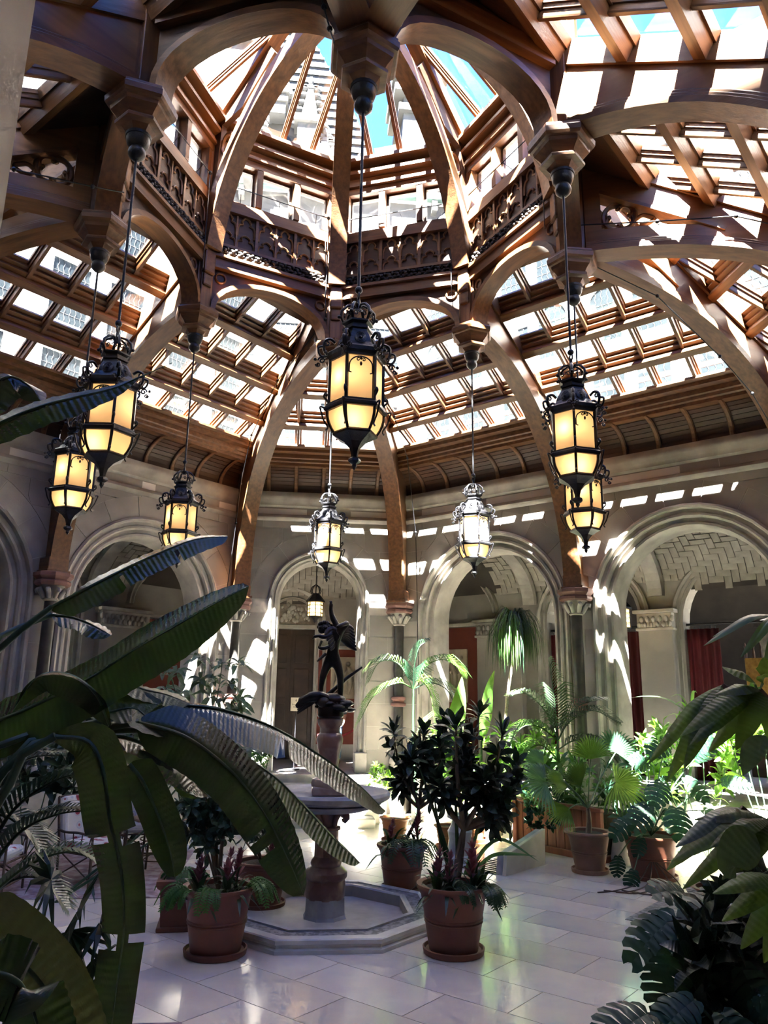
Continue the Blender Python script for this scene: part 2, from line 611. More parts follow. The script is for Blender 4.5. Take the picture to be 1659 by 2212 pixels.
def arcade_wall(name, label, az, D, T, arches, mw, prof, detail=True, ztop=6.97, vw=.42):
    w = struct(name, label, 'wall')
    M = wallM(az)
    MX = M @ frame((1, 0, 0), (0, 0, 1), (0, -1, 0))     # local: x=t, y=z, extrude towards -outward
    # backing with openings
    poly = [(-T, GZ)]
    for tc, half, sp in arches:
        h = half + mw
        poly.append((tc - h, GZ))
        poly += arc_pts(tc, h, sp, PI, 0, 20)
        poly.append((tc + h, GZ))
    poly += [(T, GZ), (T, ztop), (-T, ztop)]
    # remove duplicate consecutive points
    q = [poly[0]]
    for p in poly[1:]:
        if abs(p[0] - q[-1][0]) + abs(p[1] - q[-1][1]) > 1e-4:
            q.append(p)
    MB().extr(q, -(D + .6), -(D + .012), MX).build('wall_core', STONE_J, w)
    for tc, half, sp in arches:
        MB().sweep(prof, arch_frames(tc, half, sp, GZ, D)).build('arch_moulding', STONE_M, w, 40, M=None, local=None) if False else None
        m = MB().sweep(prof, arch_frames(tc, half, sp, GZ, D))
        m.v = [tuple(M @ V(p)) for p in m.v]
        m.build('arch_moulding', STONE_M, w, 35)
        for sgn in (-1, 1):      # plinth block of the moulding
            MB().box(tc + sgn * (half + mw / 2) - mw / 2 - .015, tc + sgn * (half + mw / 2) + mw / 2 + .015, D - .075, D + .3, GZ, GZ + .42, M).build('plinth', STONE_M, w, bevel=.02)
        if detail:
            nv = 9 if half > 1 else 7
            for i in range(nv):
                a0, a1 = PI * i / nv + .004, PI * (i + 1) / nv - .004
                r0, r1 = half + mw + .004, half + mw + vw
                pl = arc_pts(tc, r1, sp, a0, a1, 4) + arc_pts(tc, r0, sp, a1, a0, 4)
                pl = [(max(-T, min(T, x)), z) for x, z in pl]
                if len(arches) == 2:
                    pl = [((min(x, -.004) if tc < 0 else max(x, .004)), z) for x, z in pl]
                MB().extr(pl, -(D + .05), -D, MX).build('voussoir', STONE, w)
    # string course and cornice
    for pr, nm in (([(-.0, 6.30), (-.05, 6.33), (-.07, 6.38), (-.05, 6.43), (0, 6.46)], 'string_course'),
                   ([(0, 6.62), (-.05, 6.66), (-.06, 6.74), (-.12, 6.80), (-.13, 6.88), (-.10, 6.97), (0, 6.97)], 'cornice')):
        m = MB()
        n = len(pr)
        m.add([M @ V((x, D + a, z)) for x in (-T, T) for a, z in pr], [tuple(range(n)), tuple(range(2 * n - 1, n - 1, -1))] + [(i, i + n, (i + 1) % n + n, (i + 1) % n) for i in range(n)])
        m.build(nm, STONE_M, w, 40)
    if not detail:
        return w
    # ashlar blocks
    H = (6.62 - GZ) / 12
    rnd = random.Random(az + 5)
    for r in range(12):
        za, zb = GZ + r * H + .005, GZ + (r + 1) * H - .005
        cuts = [-T]
        x = -T + (.55 if r % 2 else 1.0)
        while x < T - .3:
            cuts.append(x)
            x += .92 + rnd.uniform(-.12, .12)
        cuts.append(T)
        zs = [za, za + (zb - za) / 3, za + 2 * (zb - za) / 3, zb]

        def obst(i, z):
            tc, half, sp = arches[i]
            if z <= sp:
                return half + mw + .004
            R = half + mw + vw + .008
            dz = z - sp
            return math.sqrt(R * R - dz * dz) if dz < R else 0.0
        if zb > arches[0][2] and za < arches[0][2]:      # jamb row that crosses the springing: keep to the wider part
            ob_ = lambda i, z: arches[i][1] + mw + vw + .008
        else:
            ob_ = obst
        bounds = [(lambda z: -T)]
        for i in range(len(arches)):
            bounds.append(lambda z, i=i: arches[i][0] - ob_(i, z))
            bounds.append(lambda z, i=i: arches[i][0] + ob_(i, z))
        bounds.append(lambda z: T)
        for k in range(0, len(bounds), 2):
            lo, hi = bounds[k], bounds[k + 1]
            for c0, c1 in zip(cuts[:-1], cuts[1:]):
                L = [(max(lo(z), c0 + .004), z) for z in zs]
                R = [(min(hi(z), c1 - .004), z) for z in zs]
                if len(arches) == 2 and k == 2:
                    pass
                wd = [b[0] - a[0] for a, b in zip(L, R)]
                if max(wd) < .05:
                    continue
                R = [(max(b[0], a[0] + .001), b[1]) for a, b in zip(L, R)]
                MB().extr(L + R[::-1], -(D + .04), -D + rnd.uniform(-.002, .002), MX).build('stone_block', STONE, w)
    return w


LA = [(-2.06, 1.41, 4.05), (2.06, 1.41, 4.05)]
CA = [(0, .89, 4.5)]
arcade_wall('wall_far', 'narrow grey limestone wall with the single round arch behind the bronze statue', 0, 8.01, 1.888, CA, .24, PROF_SM)
arcade_wall('wall_far_right', 'grey limestone arcade wall with two round arches behind the palms', 45, 7.0, 4.327, LA, .42, PROF_BIG)
arcade_wall('wall_far_left', 'grey limestone arcade wall with two arches behind the broad banana-like leaves', 315, 7.0, 4.327, LA, .42, PROF_BIG)
arcade_wall('wall_near', 'stone archway wall whose jamb edges the upper corner beside the dark timber', 180, 8.01, 1.888, [(0, .858, 4.5)], .272, [(a * 1.13, b) for a, b in PROF_SM])
for nm, az in (('wall_near_right', 135), ('wall_near_left', 225)):
    arcade_wall(nm, 'limestone arcade wall closing the %s of the garden' % ('near right side' if az == 135 else 'near left side'), az, 7.0, 4.327, LA, .42, PROF_BIG, False)
for nm, az in (('wall_right', 90), ('wall_left', 270)):
    arcade_wall(nm, 'narrow limestone corner wall with one arch at the %s end' % ('right' if az == 90 else 'left'), az, 8.01, 1.888, CA, .24, PROF_SM, False)

# ---- engaged columns under the timber ribs
DARKCOL = pbr('dark_column_marble', (.06, .055, .05), (.03, .03, .03), .3, 5)
REDSTONE = pbr('red_sandstone', (.20, .10, .085), (.14, .07, .06), .7, 5)


def make_column():
    c = struct('column', 'slender dark marble column', 'column')
    MB().lathe([(.16, GZ - .02), (.16, 1.0), (.19, 1.02), (.19, 1.1), (.14, 1.16), (.12, 1.2)], 16).build('base', STONE_M, c, 40)
    MB().lathe([(.105, 1.19), (.105, 3.98)], 16).build('shaft', DARKCOL, c, 40)
    MB().lathe([(.11, 2.2), (.17, 2.22), (.17, 2.27), (.13, 2.29), (.13, 2.33), (.16, 2.35), (.16, 2.4), (.11, 2.42)], 16).build('ring', REDSTONE, c, 40)
    cap = MB().lathe([(.11, 3.95), (.14, 3.97), (.12, 4.0), (.13, 4.08), (.19, 4.2), (.22, 4.22)], 12).build('capital', STONE_M, c, 40)
    lf = MB()
    for k in range(8):
        a = PI / 4 * k
        rr = V((math.cos(a), math.sin(a), 0))
        up = V((0, 0, 1))
        lf.tube([rr * .13 + up * 4.0, rr * .17 + up * 4.08, rr * .23 + up * 4.16, rr * .27 + up * 4.14, rr * .26 + up * 4.10], [.035, .045, .045, .035, .02], 6)
    lf.build('capital_leaves', STONE_M, cap, 60)
    MB().lathe([(.28, 4.22), (.31, 4.25), (.31, 4.29), (.28, 4.32), (.34, 4.38), (.34, 4.44), (.29, 4.46)], 8, a0=PI / 8).build('abacus', REDSTONE, c)
    return c


col0 = make_column()
_first = True
COLS = []
for k in range(4):
    a = math.radians(45 + 90 * k)
    COLS.append((6.80 * math.sin(a), 6.80 * math.cos(a), 45 + 90 * k))
    for sg in (-1, 1):
        M = wallM(90 * k)
        p = M @ V((sg * 1.80, 7.82, 0))
        COLS.append((p.x, p.y, 90 * k + sg))
for x, y, k in COLS:
    lab = {45: 'slender dark marble column rising behind the ponytail palm and feathery palms', 315: 'slender dark marble column between the two left arches',
           1: 'slender dark marble column just past the statue, behind the arching palm fronds', -1: 'slender dark marble column mostly behind the large green leaf tip'}.get(k, 'slender dark marble column on a side of the garden out of view')
    if _first:
        col0.matrix_basis = Matrix.Translation((x, y, 0))
        WM[col0] = col0.matrix_basis.copy()
        for ch in col0.children:
            pass
        col0['label'] = lab
        _first = False
    else:
        c = dup(col0, Matrix.Translation((x, y, 0)), lab)
    if 'out of view' in lab:
        (col0 if x == COLS[0][0] and y == COLS[0][1] else c)['group'] = 'columns outside the frame'

# ---- gallery behind the arches
LZ = 6.35


def poly_with_openings(x0, x1, z0, z1, ops):
    q = [(x0, z0)]
    for tc, half, sp in ops:
        q.append((tc - half, z0))
        q += arc_pts(tc, half, sp, PI, 0, 16)
        q.append((tc + half, z0))
    q += [(x1, z0), (x1, z1), (x0, z1)]
    out = [q[0]]
    for p in q[1:]:
        if abs(p[0] - out[-1][0]) + abs(p[1] - out[-1][1]) > 1e-4:
            out.append(p)
    return out


vt_me = MB().box(-.152, .152, -.072, .072, -.03, 0).mesh('vault_tile')


def herring(parent, M, t0, t1, dc, hs, sp, rise, ph0, ph1, limit):
    """herringbone tiles laid on the underside of a barrel vault along local x"""
    W = .16
    arcl = lambda ph: ph * (hs + rise) / 2
    n = 0
    rest = MB()
    for a in range(int(t0 / W), int(t1 / W)):
        for b in range(int(arcl(ph0) / W), int(arcl(ph1) / W)):
            c = (a - b) % 4
            if c == 0:
                u, w, rot = (a + 1) * W, (b + .5) * W, 0
            elif c == 2:
                u, w, rot = (a + .5) * W, b * W, 1
            else:
                continue
            ph = w * 2 / (hs + rise)
            p = V((u, dc + hs * math.cos(ph), sp + rise * math.sin(ph)))
            tang = V((0, -hs * math.sin(ph), rise * math.cos(ph))).normalized()
            X = V((1, 0, 0))
            nz = X.cross(tang)
            if nz.z > 0:
                nz = -nz
            ax, ay = (X, nz.cross(X)) if not rot else (tang, nz.cross(tang))
            MM = M @ frame(ax, ay, nz, p)
            if n < limit:
                link('vault_tile', vt_me, parent, MM, VTILE)
            else:
                rest.box(-.152, .152, -.072, .072, -.03, 0, MM)
            n += 1
    if rest.v:
        o = rest.build('vault_tiles', VTILE, parent)
        o['kind'] = 'stuff'


def gallery_long(az, flip, detail, label):
    g = struct('wall_gallery', label, 'wall')
    M = wallM(az) @ Matrix.Diagonal((flip, 1, 1, 1))
    MX = M @ frame((1, 0, 0), (0, 0, 1), (0, -1, 0))
    D = 10.4
    T = HIP(D)
    ops = [(-1.3, 1.15, 4.25), (2.1, 1.27, 4.1)] if detail else []
    MB().extr(poly_with_openings(-T, T, GZ, LZ, ops), -(D + .45), -D, MX).build('wall_core', STONE, g)
    # barrel vault shell
    hs, rise, sp, dc = 2.2, 1.3, 4.8, 8.25
    sh = MB()
    n = 14
    pts = [(dc + hs * math.cos(PI / 2 * i / (n - 1)), sp + rise * math.sin(PI / 2 * i / (n - 1))) for i in range(n)] + [(7.5, sp + rise)]
    vs = []
    for (d, z) in pts:
        vs += [M @ V((-HIP(d), d, z)), M @ V((HIP(d), d, z))]
    sh.add(vs, [(2 * i, 2 * i + 1, 2 * i + 3, 2 * i + 2) for i in range(n)])
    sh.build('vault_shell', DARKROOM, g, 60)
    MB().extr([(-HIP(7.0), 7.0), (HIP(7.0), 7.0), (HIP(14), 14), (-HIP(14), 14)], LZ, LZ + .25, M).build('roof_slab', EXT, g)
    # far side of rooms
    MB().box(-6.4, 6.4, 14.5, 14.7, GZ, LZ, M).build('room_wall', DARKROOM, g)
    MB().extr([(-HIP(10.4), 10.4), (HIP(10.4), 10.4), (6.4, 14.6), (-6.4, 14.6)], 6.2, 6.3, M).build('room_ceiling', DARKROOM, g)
    if not detail:
        return g
    for tc, half, s_ in ops:
        m = MB().sweep([(.26, -.05), (.22, -.08), (.17, -.05), (.15, .02), (.11, .02), (.08, -.02), (.04, .02), (0, .1), (0, .46), (.26, .46)], arch_frames(tc, half, s_, GZ, D))
        m.v = [tuple(M @ V(p)) for p in m.v]
        m.build('arch_moulding', STONE_M, g, 35)
    # red panel, capitals, transverse rib
    MB().box(-5.7, -4.36, D - .05, D, GZ + .3, 4.22, M).build('red_panel', REDWALL, g)
    MB().box(-5.72, -3.0, D - .12, D, 4.24, 4.34, M).build('string_course', STONE_M, g, bevel=.02)
    for c0, c1 in ((-4.4, -3.0), (-.16, .72)):
        MB().box(c0 + .06, c1 - .06, D - .22, D + .02, GZ, 3.95, M).build('pier', STONE, g, bevel=.02)
        cp = MB()
        cp.box(c0 + .02, c1 - .02, D - .26, D, 3.92, 3.98, M)
        cp.box(c0 - .02, c1 + .02, D - .31, D, 4.30, 4.38, M)
        cp.box(c0 + .05, c1 - .05, D - .24, D, 3.98, 4.30, M)
        cpo = cp.build('capital', STONE_M, g, bevel=.012)
        lf = MB()
        nn = int((c1 - c0) / .13)
        for i in range(nn):
            x = c0 + .1 + (c1 - c0 - .2) * i / max(1, nn - 1)
            for zz, rr in ((4.05, .05), (4.17, .055)):
                lf.ball(M @ V((x + (.06 if zz > 4.1 else 0), D - .25, zz)), rr, 6, 5, (1, 1, 1.25))
        lf.build('capital_carving', STONE_M, cpo, 60)
    for tc, half, sp_ in ((-4.85, .86, 4.55), (4.3, .86, 4.55)):      # blind lunette arches
        m = MB().sweep([(.2, 0), (.16, -.09), (.1, -.06), (.06, -.1), (0, -.03), (0, 0)], arch_frames(tc, half, sp_, 4.34, D)[1:-1])
        m.v = [tuple(M @ V(p)) for p in m.v]
        m.build('lunette_moulding', STONE_M, g, 40)
    # transverse arch ribs across the gallery
    for tt in (-2.9, .28, 3.7):
        rb = MB()
        pr = [(-.2, 0), (-.16, -.08), (.16, -.08), (.2, 0)]
        fr = []
        for i in range(13):
            ph = PI / 2 * i / 12
            c, s_ = math.cos(ph), math.sin(ph)
            fr.append((M @ V((tt, dc + 2.16 * c, 4.7 + 1.36 * s_)), M.to_3x3() @ V((1, 0, 0)), M.to_3x3() @ V((0, c, s_))))
        fr.append((M @ V((tt, 7.55, 6.06)), M.to_3x3() @ V((1, 0, 0)), M.to_3x3() @ V((0, 0, 1))))
        rb.sweep(pr, fr)
        rb.build('vault_rib', STONE_M, g)
    herring(g, M, -3.9, 4.3, dc, hs - .02, sp, rise - .02, .1, 1.2, 300 if az == 45 else 150)
    return g


gallery_long(45, 1, True, 'gallery wall with red panel, carved capitals and curtained arches seen through the right arches')
gallery_long(315, -1, True, 'gallery wall with curtained arches seen through the left arches')
gallery_long(135, 1, False, 'plain gallery wall behind the near right arches')
gallery_long(225, 1, False, 'plain gallery wall behind the near left arches')

MOTTLE = pbr('carved_tympanum', (.26, .23, .19), (.16, .14, .12), .8, 9, bump=.8, bscale=9)


def gallery_corner(az, detail, label):
    g = struct('wall_gallery_corner', label, 'wall')
    M = wallM(az)
    MX = M @ frame((1, 0, 0), (0, 0, 1), (0, -1, 0))
    D = 11.41
    T = .4142 * (D - 1.01) - 1.01 + .2
    ops = [(-.62, .5, 4.3)] if detail else []
    if True:
        MB().extr(poly_with_openings(-3.6, 3.6, GZ, LZ, [(-.62, .62, 4.3)] if detail else []), -(D + .45), -D, MX).build('wall_core', STONE, g)
    hs, rise, sp, dc = 2.5, 1.3, 4.8, 8.95
    n = 12
    sh = MB()
    vs = []
    for i in range(n + 1):
        d, z = (dc + hs * math.cos(PI / 2 * i / (n - 1)), sp + rise * math.sin(PI / 2 * i / (n - 1))) if i < n else (8.4, sp + rise)
        vs += [M @ V((-3.3, d, z)), M @ V((3.3, d, z))]
    sh.add(vs, [(2 * i, 2 * i + 1, 2 * i + 3, 2 * i + 2) for i in range(n)])
    sh.build('vault_shell', DARKROOM, g, 60)
    MB().extr([(-1.95, 8.01), (1.95, 8.01), (4.2, 14), (-4.2, 14)], LZ - .002, LZ + .24, M).build('roof_slab', EXT, g)
    if not detail:
        return g
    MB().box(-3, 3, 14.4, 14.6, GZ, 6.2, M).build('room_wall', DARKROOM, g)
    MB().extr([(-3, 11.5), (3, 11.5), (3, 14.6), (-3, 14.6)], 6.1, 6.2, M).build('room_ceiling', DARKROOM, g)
    m = MB().sweep([(.34, -.04), (.28, -.1), (.22, -.06), (.18, .02), (.12, .02), (.06, -.03), (0, .08), (0, .4), (.34, .4)], arch_frames(-.62, .62, 4.3, GZ, D))
    m.v = [tuple(M @ V(p)) for p in m.v]
    m.build('door_moulding', STONE_M, g, 35)
    # carved tympanum over the dark door
    MB().extr([(-1.24, 4.2)] + arc_pts(-.62, .62, 4.3, PI, 0, 14) + [(0, 4.2)], -(D + .12), -(D + .04), MX).build('tympanum', MOTTLE, g)
    cv = MB()
    rnd = random.Random(3)
    for i in range(46):
        a, r = rnd.uniform(.1, PI - .1), rnd.uniform(.05, .52)
        p = M @ V((-.62 + r * math.cos(a), D + .03, 4.33 + r * math.sin(a)))
        cv.ball(p, rnd.uniform(.03, .06), 6, 5, (1, .6, 1.2))
    cv.build('tympanum_carving', STONE_M, g, 60)
    MB().box(-1.26, .02, D + .0, D + .3, 4.14, 4.26, M).build('lintel', STONE_M, g, bevel=.02)
    MB().box(.12, 1.9, D - .04, D, GZ + .4, 3.62, M).build('red_panel', REDWALL, g)
    MB().box(.1, 2.2, D - .1, D, 3.62, 3.72, M).build('string_course', STONE_M, g, bevel=.02)
    herring(g, M, -1.7, 1.7, dc, hs - .02, sp, rise - .02, .1, 1.25, 200)
    return g


gallery_corner(0, True, 'gallery end wall with carved tympanum and dark doorway seen behind the statue')
gallery_corner(90, False, 'plain gallery end wall at the right corner')
gallery_corner(270, False, 'plain gallery end wall at the left corner')
gallery_corner(180, False, 'gallery vault behind the near archway')
# ================================================================ TIMBER AND GLASS ROOF
KS = .563                                   # slope of the aisle roof
SN = math.sqrt(1 + KS * KS)
ROW_D = [3.23, 3.98, 4.74, 5.49, 6.22]
PURL = [(-.065, 0), (.065, 0), (.065, .13), (.095, .13), (.095, .22), (-.29, .22), (-.29, .185), (-.22, .185), (-.22, .14), (-.15, .14), (-.15, .09), (-.075, .09), (-.075, .015)]
BAR = [(-.026, .07), (.026, .07), (.03, .085), (.03, .14), (.052, .14), (.052, .18), (.075, .18), (.075, .22), (-.075, .22), (-.075, .18), (-.052, .18), (-.052, .14), (-.03, .14), (-.03, .085)]
PURL = [(a, b * 1.27) for a, b in PURL]
BAR = [(a, b * 1.27) for a, b in BAR]
pane_cache = {}


def slope_frame(M, n_off, zfun):
    """returns f(t, d, w): world point on the roof slope, w above the purlin underside"""
    def f(t, d, w=0.0):
        # normal to slope in (d, z): (KS, 1)/SN
        return M @ V((t, d + w * KS / SN, zfun(d) + w / SN))
    return f


def pane_ob(pts, parent, name='pane', th=.008, mat=None):
    """thin glass plate from coplanar outline points (world)"""
    pts = [V(p) for p in pts]
    n = (pts[1] - pts[0]).cross(pts[2] - pts[0]).normalized() * th
    k = len(pts)
    c = sum(pts, V((0, 0, 0))) / k
    M = Matrix.Translation(c)
    vs = [p - c for p in pts] + [p + n - c for p in pts]
    fs = [tuple(range(k - 1, -1, -1)), tuple(range(k, 2 * k))] + [(i, (i + 1) % k, (i + 1) % k + k, i + k) for i in range(k)]
    me = MB().add(vs, fs).mesh(name)
    return link(name, me, parent, M, mat or GLASS)


def roof_bay(name, label, M, zfun, tl, tr, rows, bars, eave_d, wall_d, cove_n):
    """tl/tr: functions giving the end of the slope at distance d"""
    bay = struct(name, label, 'roof bay')
    f = slope_frame(M, 0, zfun)
    upn = (M.to_3x3() @ V((0, KS, 1))).normalized()
    for i, d in enumerate(rows):
        if i == len(rows) - 1:
            continue
        p0, p1 = f(tl(d) - .06, d), f(tr(d) + .06, d)
        # sideways axis a: up x dir ; make +a point downslope
        o = prof_ob('purlin', [(-a, b) for a, b in PURL] if (upn.cross((p1 - p0).normalized())).dot(M.to_3x3() @ V((0, 1, 0))) < 0 else PURL, p0, p1, upn, WOOD, bay)
    # glazing bars and panes between purlins
    for i in range(len(rows) - 1):
        da, db = rows[i] + .06, rows[i + 1] - .06
        ga, gb = rows[i] + .085 / SN, rows[i + 1] - .285 / SN
        cuts = [None] + [b for b in bars if tl((da + db) / 2) + .1 < b < tr((da + db) / 2) - .1] + [None]
        for b in cuts[1:-1]:
            # stop the bar where it meets a hip
            d0 = da
            while d0 < db and not (tl(d0) < b < tr(d0)):
                d0 += .02
            d1 = db
            while d1 > d0 and not (tl(d1) < b < tr(d1)):
                d1 -= .02
            if d1 - d0 > .12:
                prof_ob('glazing_bar', BAR, f(b, d0), f(b, d1), upn, WOOD, bay)
        for c0, c1 in zip(cuts[:-1], cuts[1:]):
            def L(d):
                return max(tl(d) + .1, (c0 + .07) if c0 is not None else -99)

            def R(d):
                return min(tr(d) - .1, (c1 - .07) if c1 is not None else 99)
            ds = [ga + (gb - ga) * k / 6 for k in range(7)]
            good = [d for d in ds if R(d) - L(d) > .03]
            if len(good) < 2:
                continue
            a, b = good[0], good[-1]
            pts = [f(L(a), a, .262), f(R(a), a, .262), f(R(b), b, .262), f(L(b), b, .262)]
            pane_ob(pts, bay)
    # eave beam with mouldings, and coved boarding below it
    ez = zfun(eave_d)
    prof = [(-.20, .23), (-.20, .18), (-.12, .15), (-.12, .08), (-.02, .05), (-.02, -.04), (.01, -.06), (.01, -.12), (.05, -.14), (.05, -.2), (.22, -.2), (.22, .23)]
    m = MB()
    n = len(prof)
    vs = [M @ V((x(eave_d + a) + s_, eave_d + a, ez + b)) for x, s_ in ((tl, -.05), (tr, .05)) for a, b in prof]
    m.add(vs, [tuple(range(n)), tuple(range(2 * n - 1, n - 1, -1))] + [(i, i + n, (i + 1) % n + n, (i + 1) % n) for i in range(n)])
    m.build('eave_beam', WOOD, bay, 30)
    # boards of the cove, each a narrow stepped strip
    NB = 9
    pts = []
    d0, z0, d1, z1 = eave_d + .06, ez - .16, wall_d - .02, 6.98
    for i in range(NB + 1):
        a = PI / 2 * i / NB
        pts.append((d0 + (d1 - d0) * (math.sin(a)), z0 + (z1 - z0) * (1 - math.cos(a))))
    for i in range(NB):
        (da, za), (db, zb) = pts[i], pts[i + 1]
        nx, nz = -(zb - za), (db - da)
        l = math.hypot(nx, nz)
        nx, nz = nx / l * .02, nz / l * .02
        ea, eb = .06, .94
        q = [(da + (db - da) * ea, za + (zb - za) * ea), (da + (db - da) * eb, za + (zb - za) * eb)]
        q += [(q[1][0] + nx, q[1][1] + nz), (q[0][0] + nx, q[0][1] + nz)]
        vs = [M @ V((x(d), d, z)) for x in (tl, tr) for d, z in q]
        mb = MB().add(vs, [(0, 1, 2, 3), (7, 6, 5, 4), (0, 4, 5, 1), (1, 5, 6, 2), (2, 6, 7, 3), (3, 7, 4, 0)])
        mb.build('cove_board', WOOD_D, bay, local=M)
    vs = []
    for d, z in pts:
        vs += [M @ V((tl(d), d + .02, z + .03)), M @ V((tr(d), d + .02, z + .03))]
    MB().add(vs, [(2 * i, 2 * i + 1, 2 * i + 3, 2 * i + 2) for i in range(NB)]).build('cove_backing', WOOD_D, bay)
    for k in range(cove_n):
        t = tl(eave_d) + (tr(eave_d) - tl(eave_d)) * (k + .5) / cove_n
        fr = []
        for i, (d, z) in enumerate(pts):
            a, b = pts[max(i - 1, 0)], pts[min(i + 1, NB)]
            tx, tz = b[0] - a[0], b[1] - a[1]
            l = math.hypot(tx, tz)
            nrm = M.to_3x3() @ V((0, tz / l, -tx / l))
            fr.append((M @ V((t, d, z)), M.to_3x3() @ V((1, 0, 0)), nrm))
        MB().sweep([(-.045, -.01), (.045, -.01), (.045, .035), (.025, .05), (-.025, .05), (-.045, .035)], fr).build('cove_rib', WOOD, bay)
    # wall plate above the cornice and weather lid behind the cove
    MB().extr([(tl(wall_d) - .02, 7.0), (tr(wall_d) + .02, 7.0), (tr(wall_d) + .02, ez + .25), (tl(wall_d) - .02, ez + .25)], wall_d + .02, wall_d + .5, M @ frame((1, 0, 0), (0, 0, 1), (0, 1, 0))).build('wall_plate', EXT, bay)
    MB().box(tl(eave_d), tr(eave_d), eave_d + .2, wall_d + .5, ez + .2, ez + .25, M).build('eave_board', EXT, bay)
    return bay


names = {45: 'behind the right-hand lanterns', 315: 'above the big leaves at the left', 135: 'over the near right corner of the view', 225: 'in shade at the upper left'}
for k in range(4):
    az = 45 + 90 * k
    M = wallM(az)
    for sg in (-1, 1):
        bars = [sg * (.72 + .67 * i) for i in range(6)]
        if sg < 0:
            tl, tr = (lambda d: -HIP(d)), (lambda d: -.11)
        else:
            tl, tr = (lambda d: .11), (lambda d: HIP(d))
        bay = roof_bay('ceiling_bay', 'sloping oak and glass roof bay %s, %s half' % (names[az], 'left' if sg < 0 else 'right'), M, ROOF_Z, tl, tr, ROW_D, sorted(bars), 6.22, 7.0, 6)
        # boarded triangle between the top purlin and the octagon
        up = ROOF_Z
        tri = [(sg * .1, 3.25), (sg * HIP(3.25), 3.25), (sg * 2.30, 2.30), (sg * .1, 3.2)]
        vs = [M @ V((t, d, up(d) + .05)) for t, d in tri] + [M @ V((t, d, up(d) + .12)) for t, d in tri]
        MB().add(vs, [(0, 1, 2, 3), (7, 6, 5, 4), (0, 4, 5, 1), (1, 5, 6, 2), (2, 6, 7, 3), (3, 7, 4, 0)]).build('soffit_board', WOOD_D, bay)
CH_Z = lambda y: 8.04 - KS * (y - 6.50)
cn = {0: 'behind the central lantern', 90: 'at the right edge past the arched ribs', 180: 'over the near corner', 270: 'at the far left edge'}
for k in range(4):
    M = wallM(90 * k)
    hx = lambda y: .4142 * (y - 1.01) - 1.01
    roof_bay('ceiling_bay_corner', 'narrow tapering glass roof bay %s' % cn[90 * k], M, CH_Z, (lambda y: -max(hx(y), .02)), (lambda y: max(hx(y), .02)), [5.0, 5.75, 6.5, 7.24], [-1.22, -.61, 0, .61, 1.22], 7.24, 8.01, 5)


# ---------------------------------------------------------------- arched ribs
def curve_mid(n=26):
    pts = []
    for i in range(n + 1):
        a = PI / 2 * i / n
        pts.append((3.0 + 3.72 * math.sin(a), 4.46 + 4.02 * math.cos(a)))
    return [p for p in pts if p[0] >= 3.42] if True else pts


def curve_cor(n=30):
    pts = []
    e = 2 / 2.5
    for i in range(n + 1):
        a = PI / 2 * i / n
        pts.append((4.66 * math.sin(a) ** e, 4.46 + 4.0 * math.cos(a) ** e))
    return [p for p in pts if p[0] >= .26]


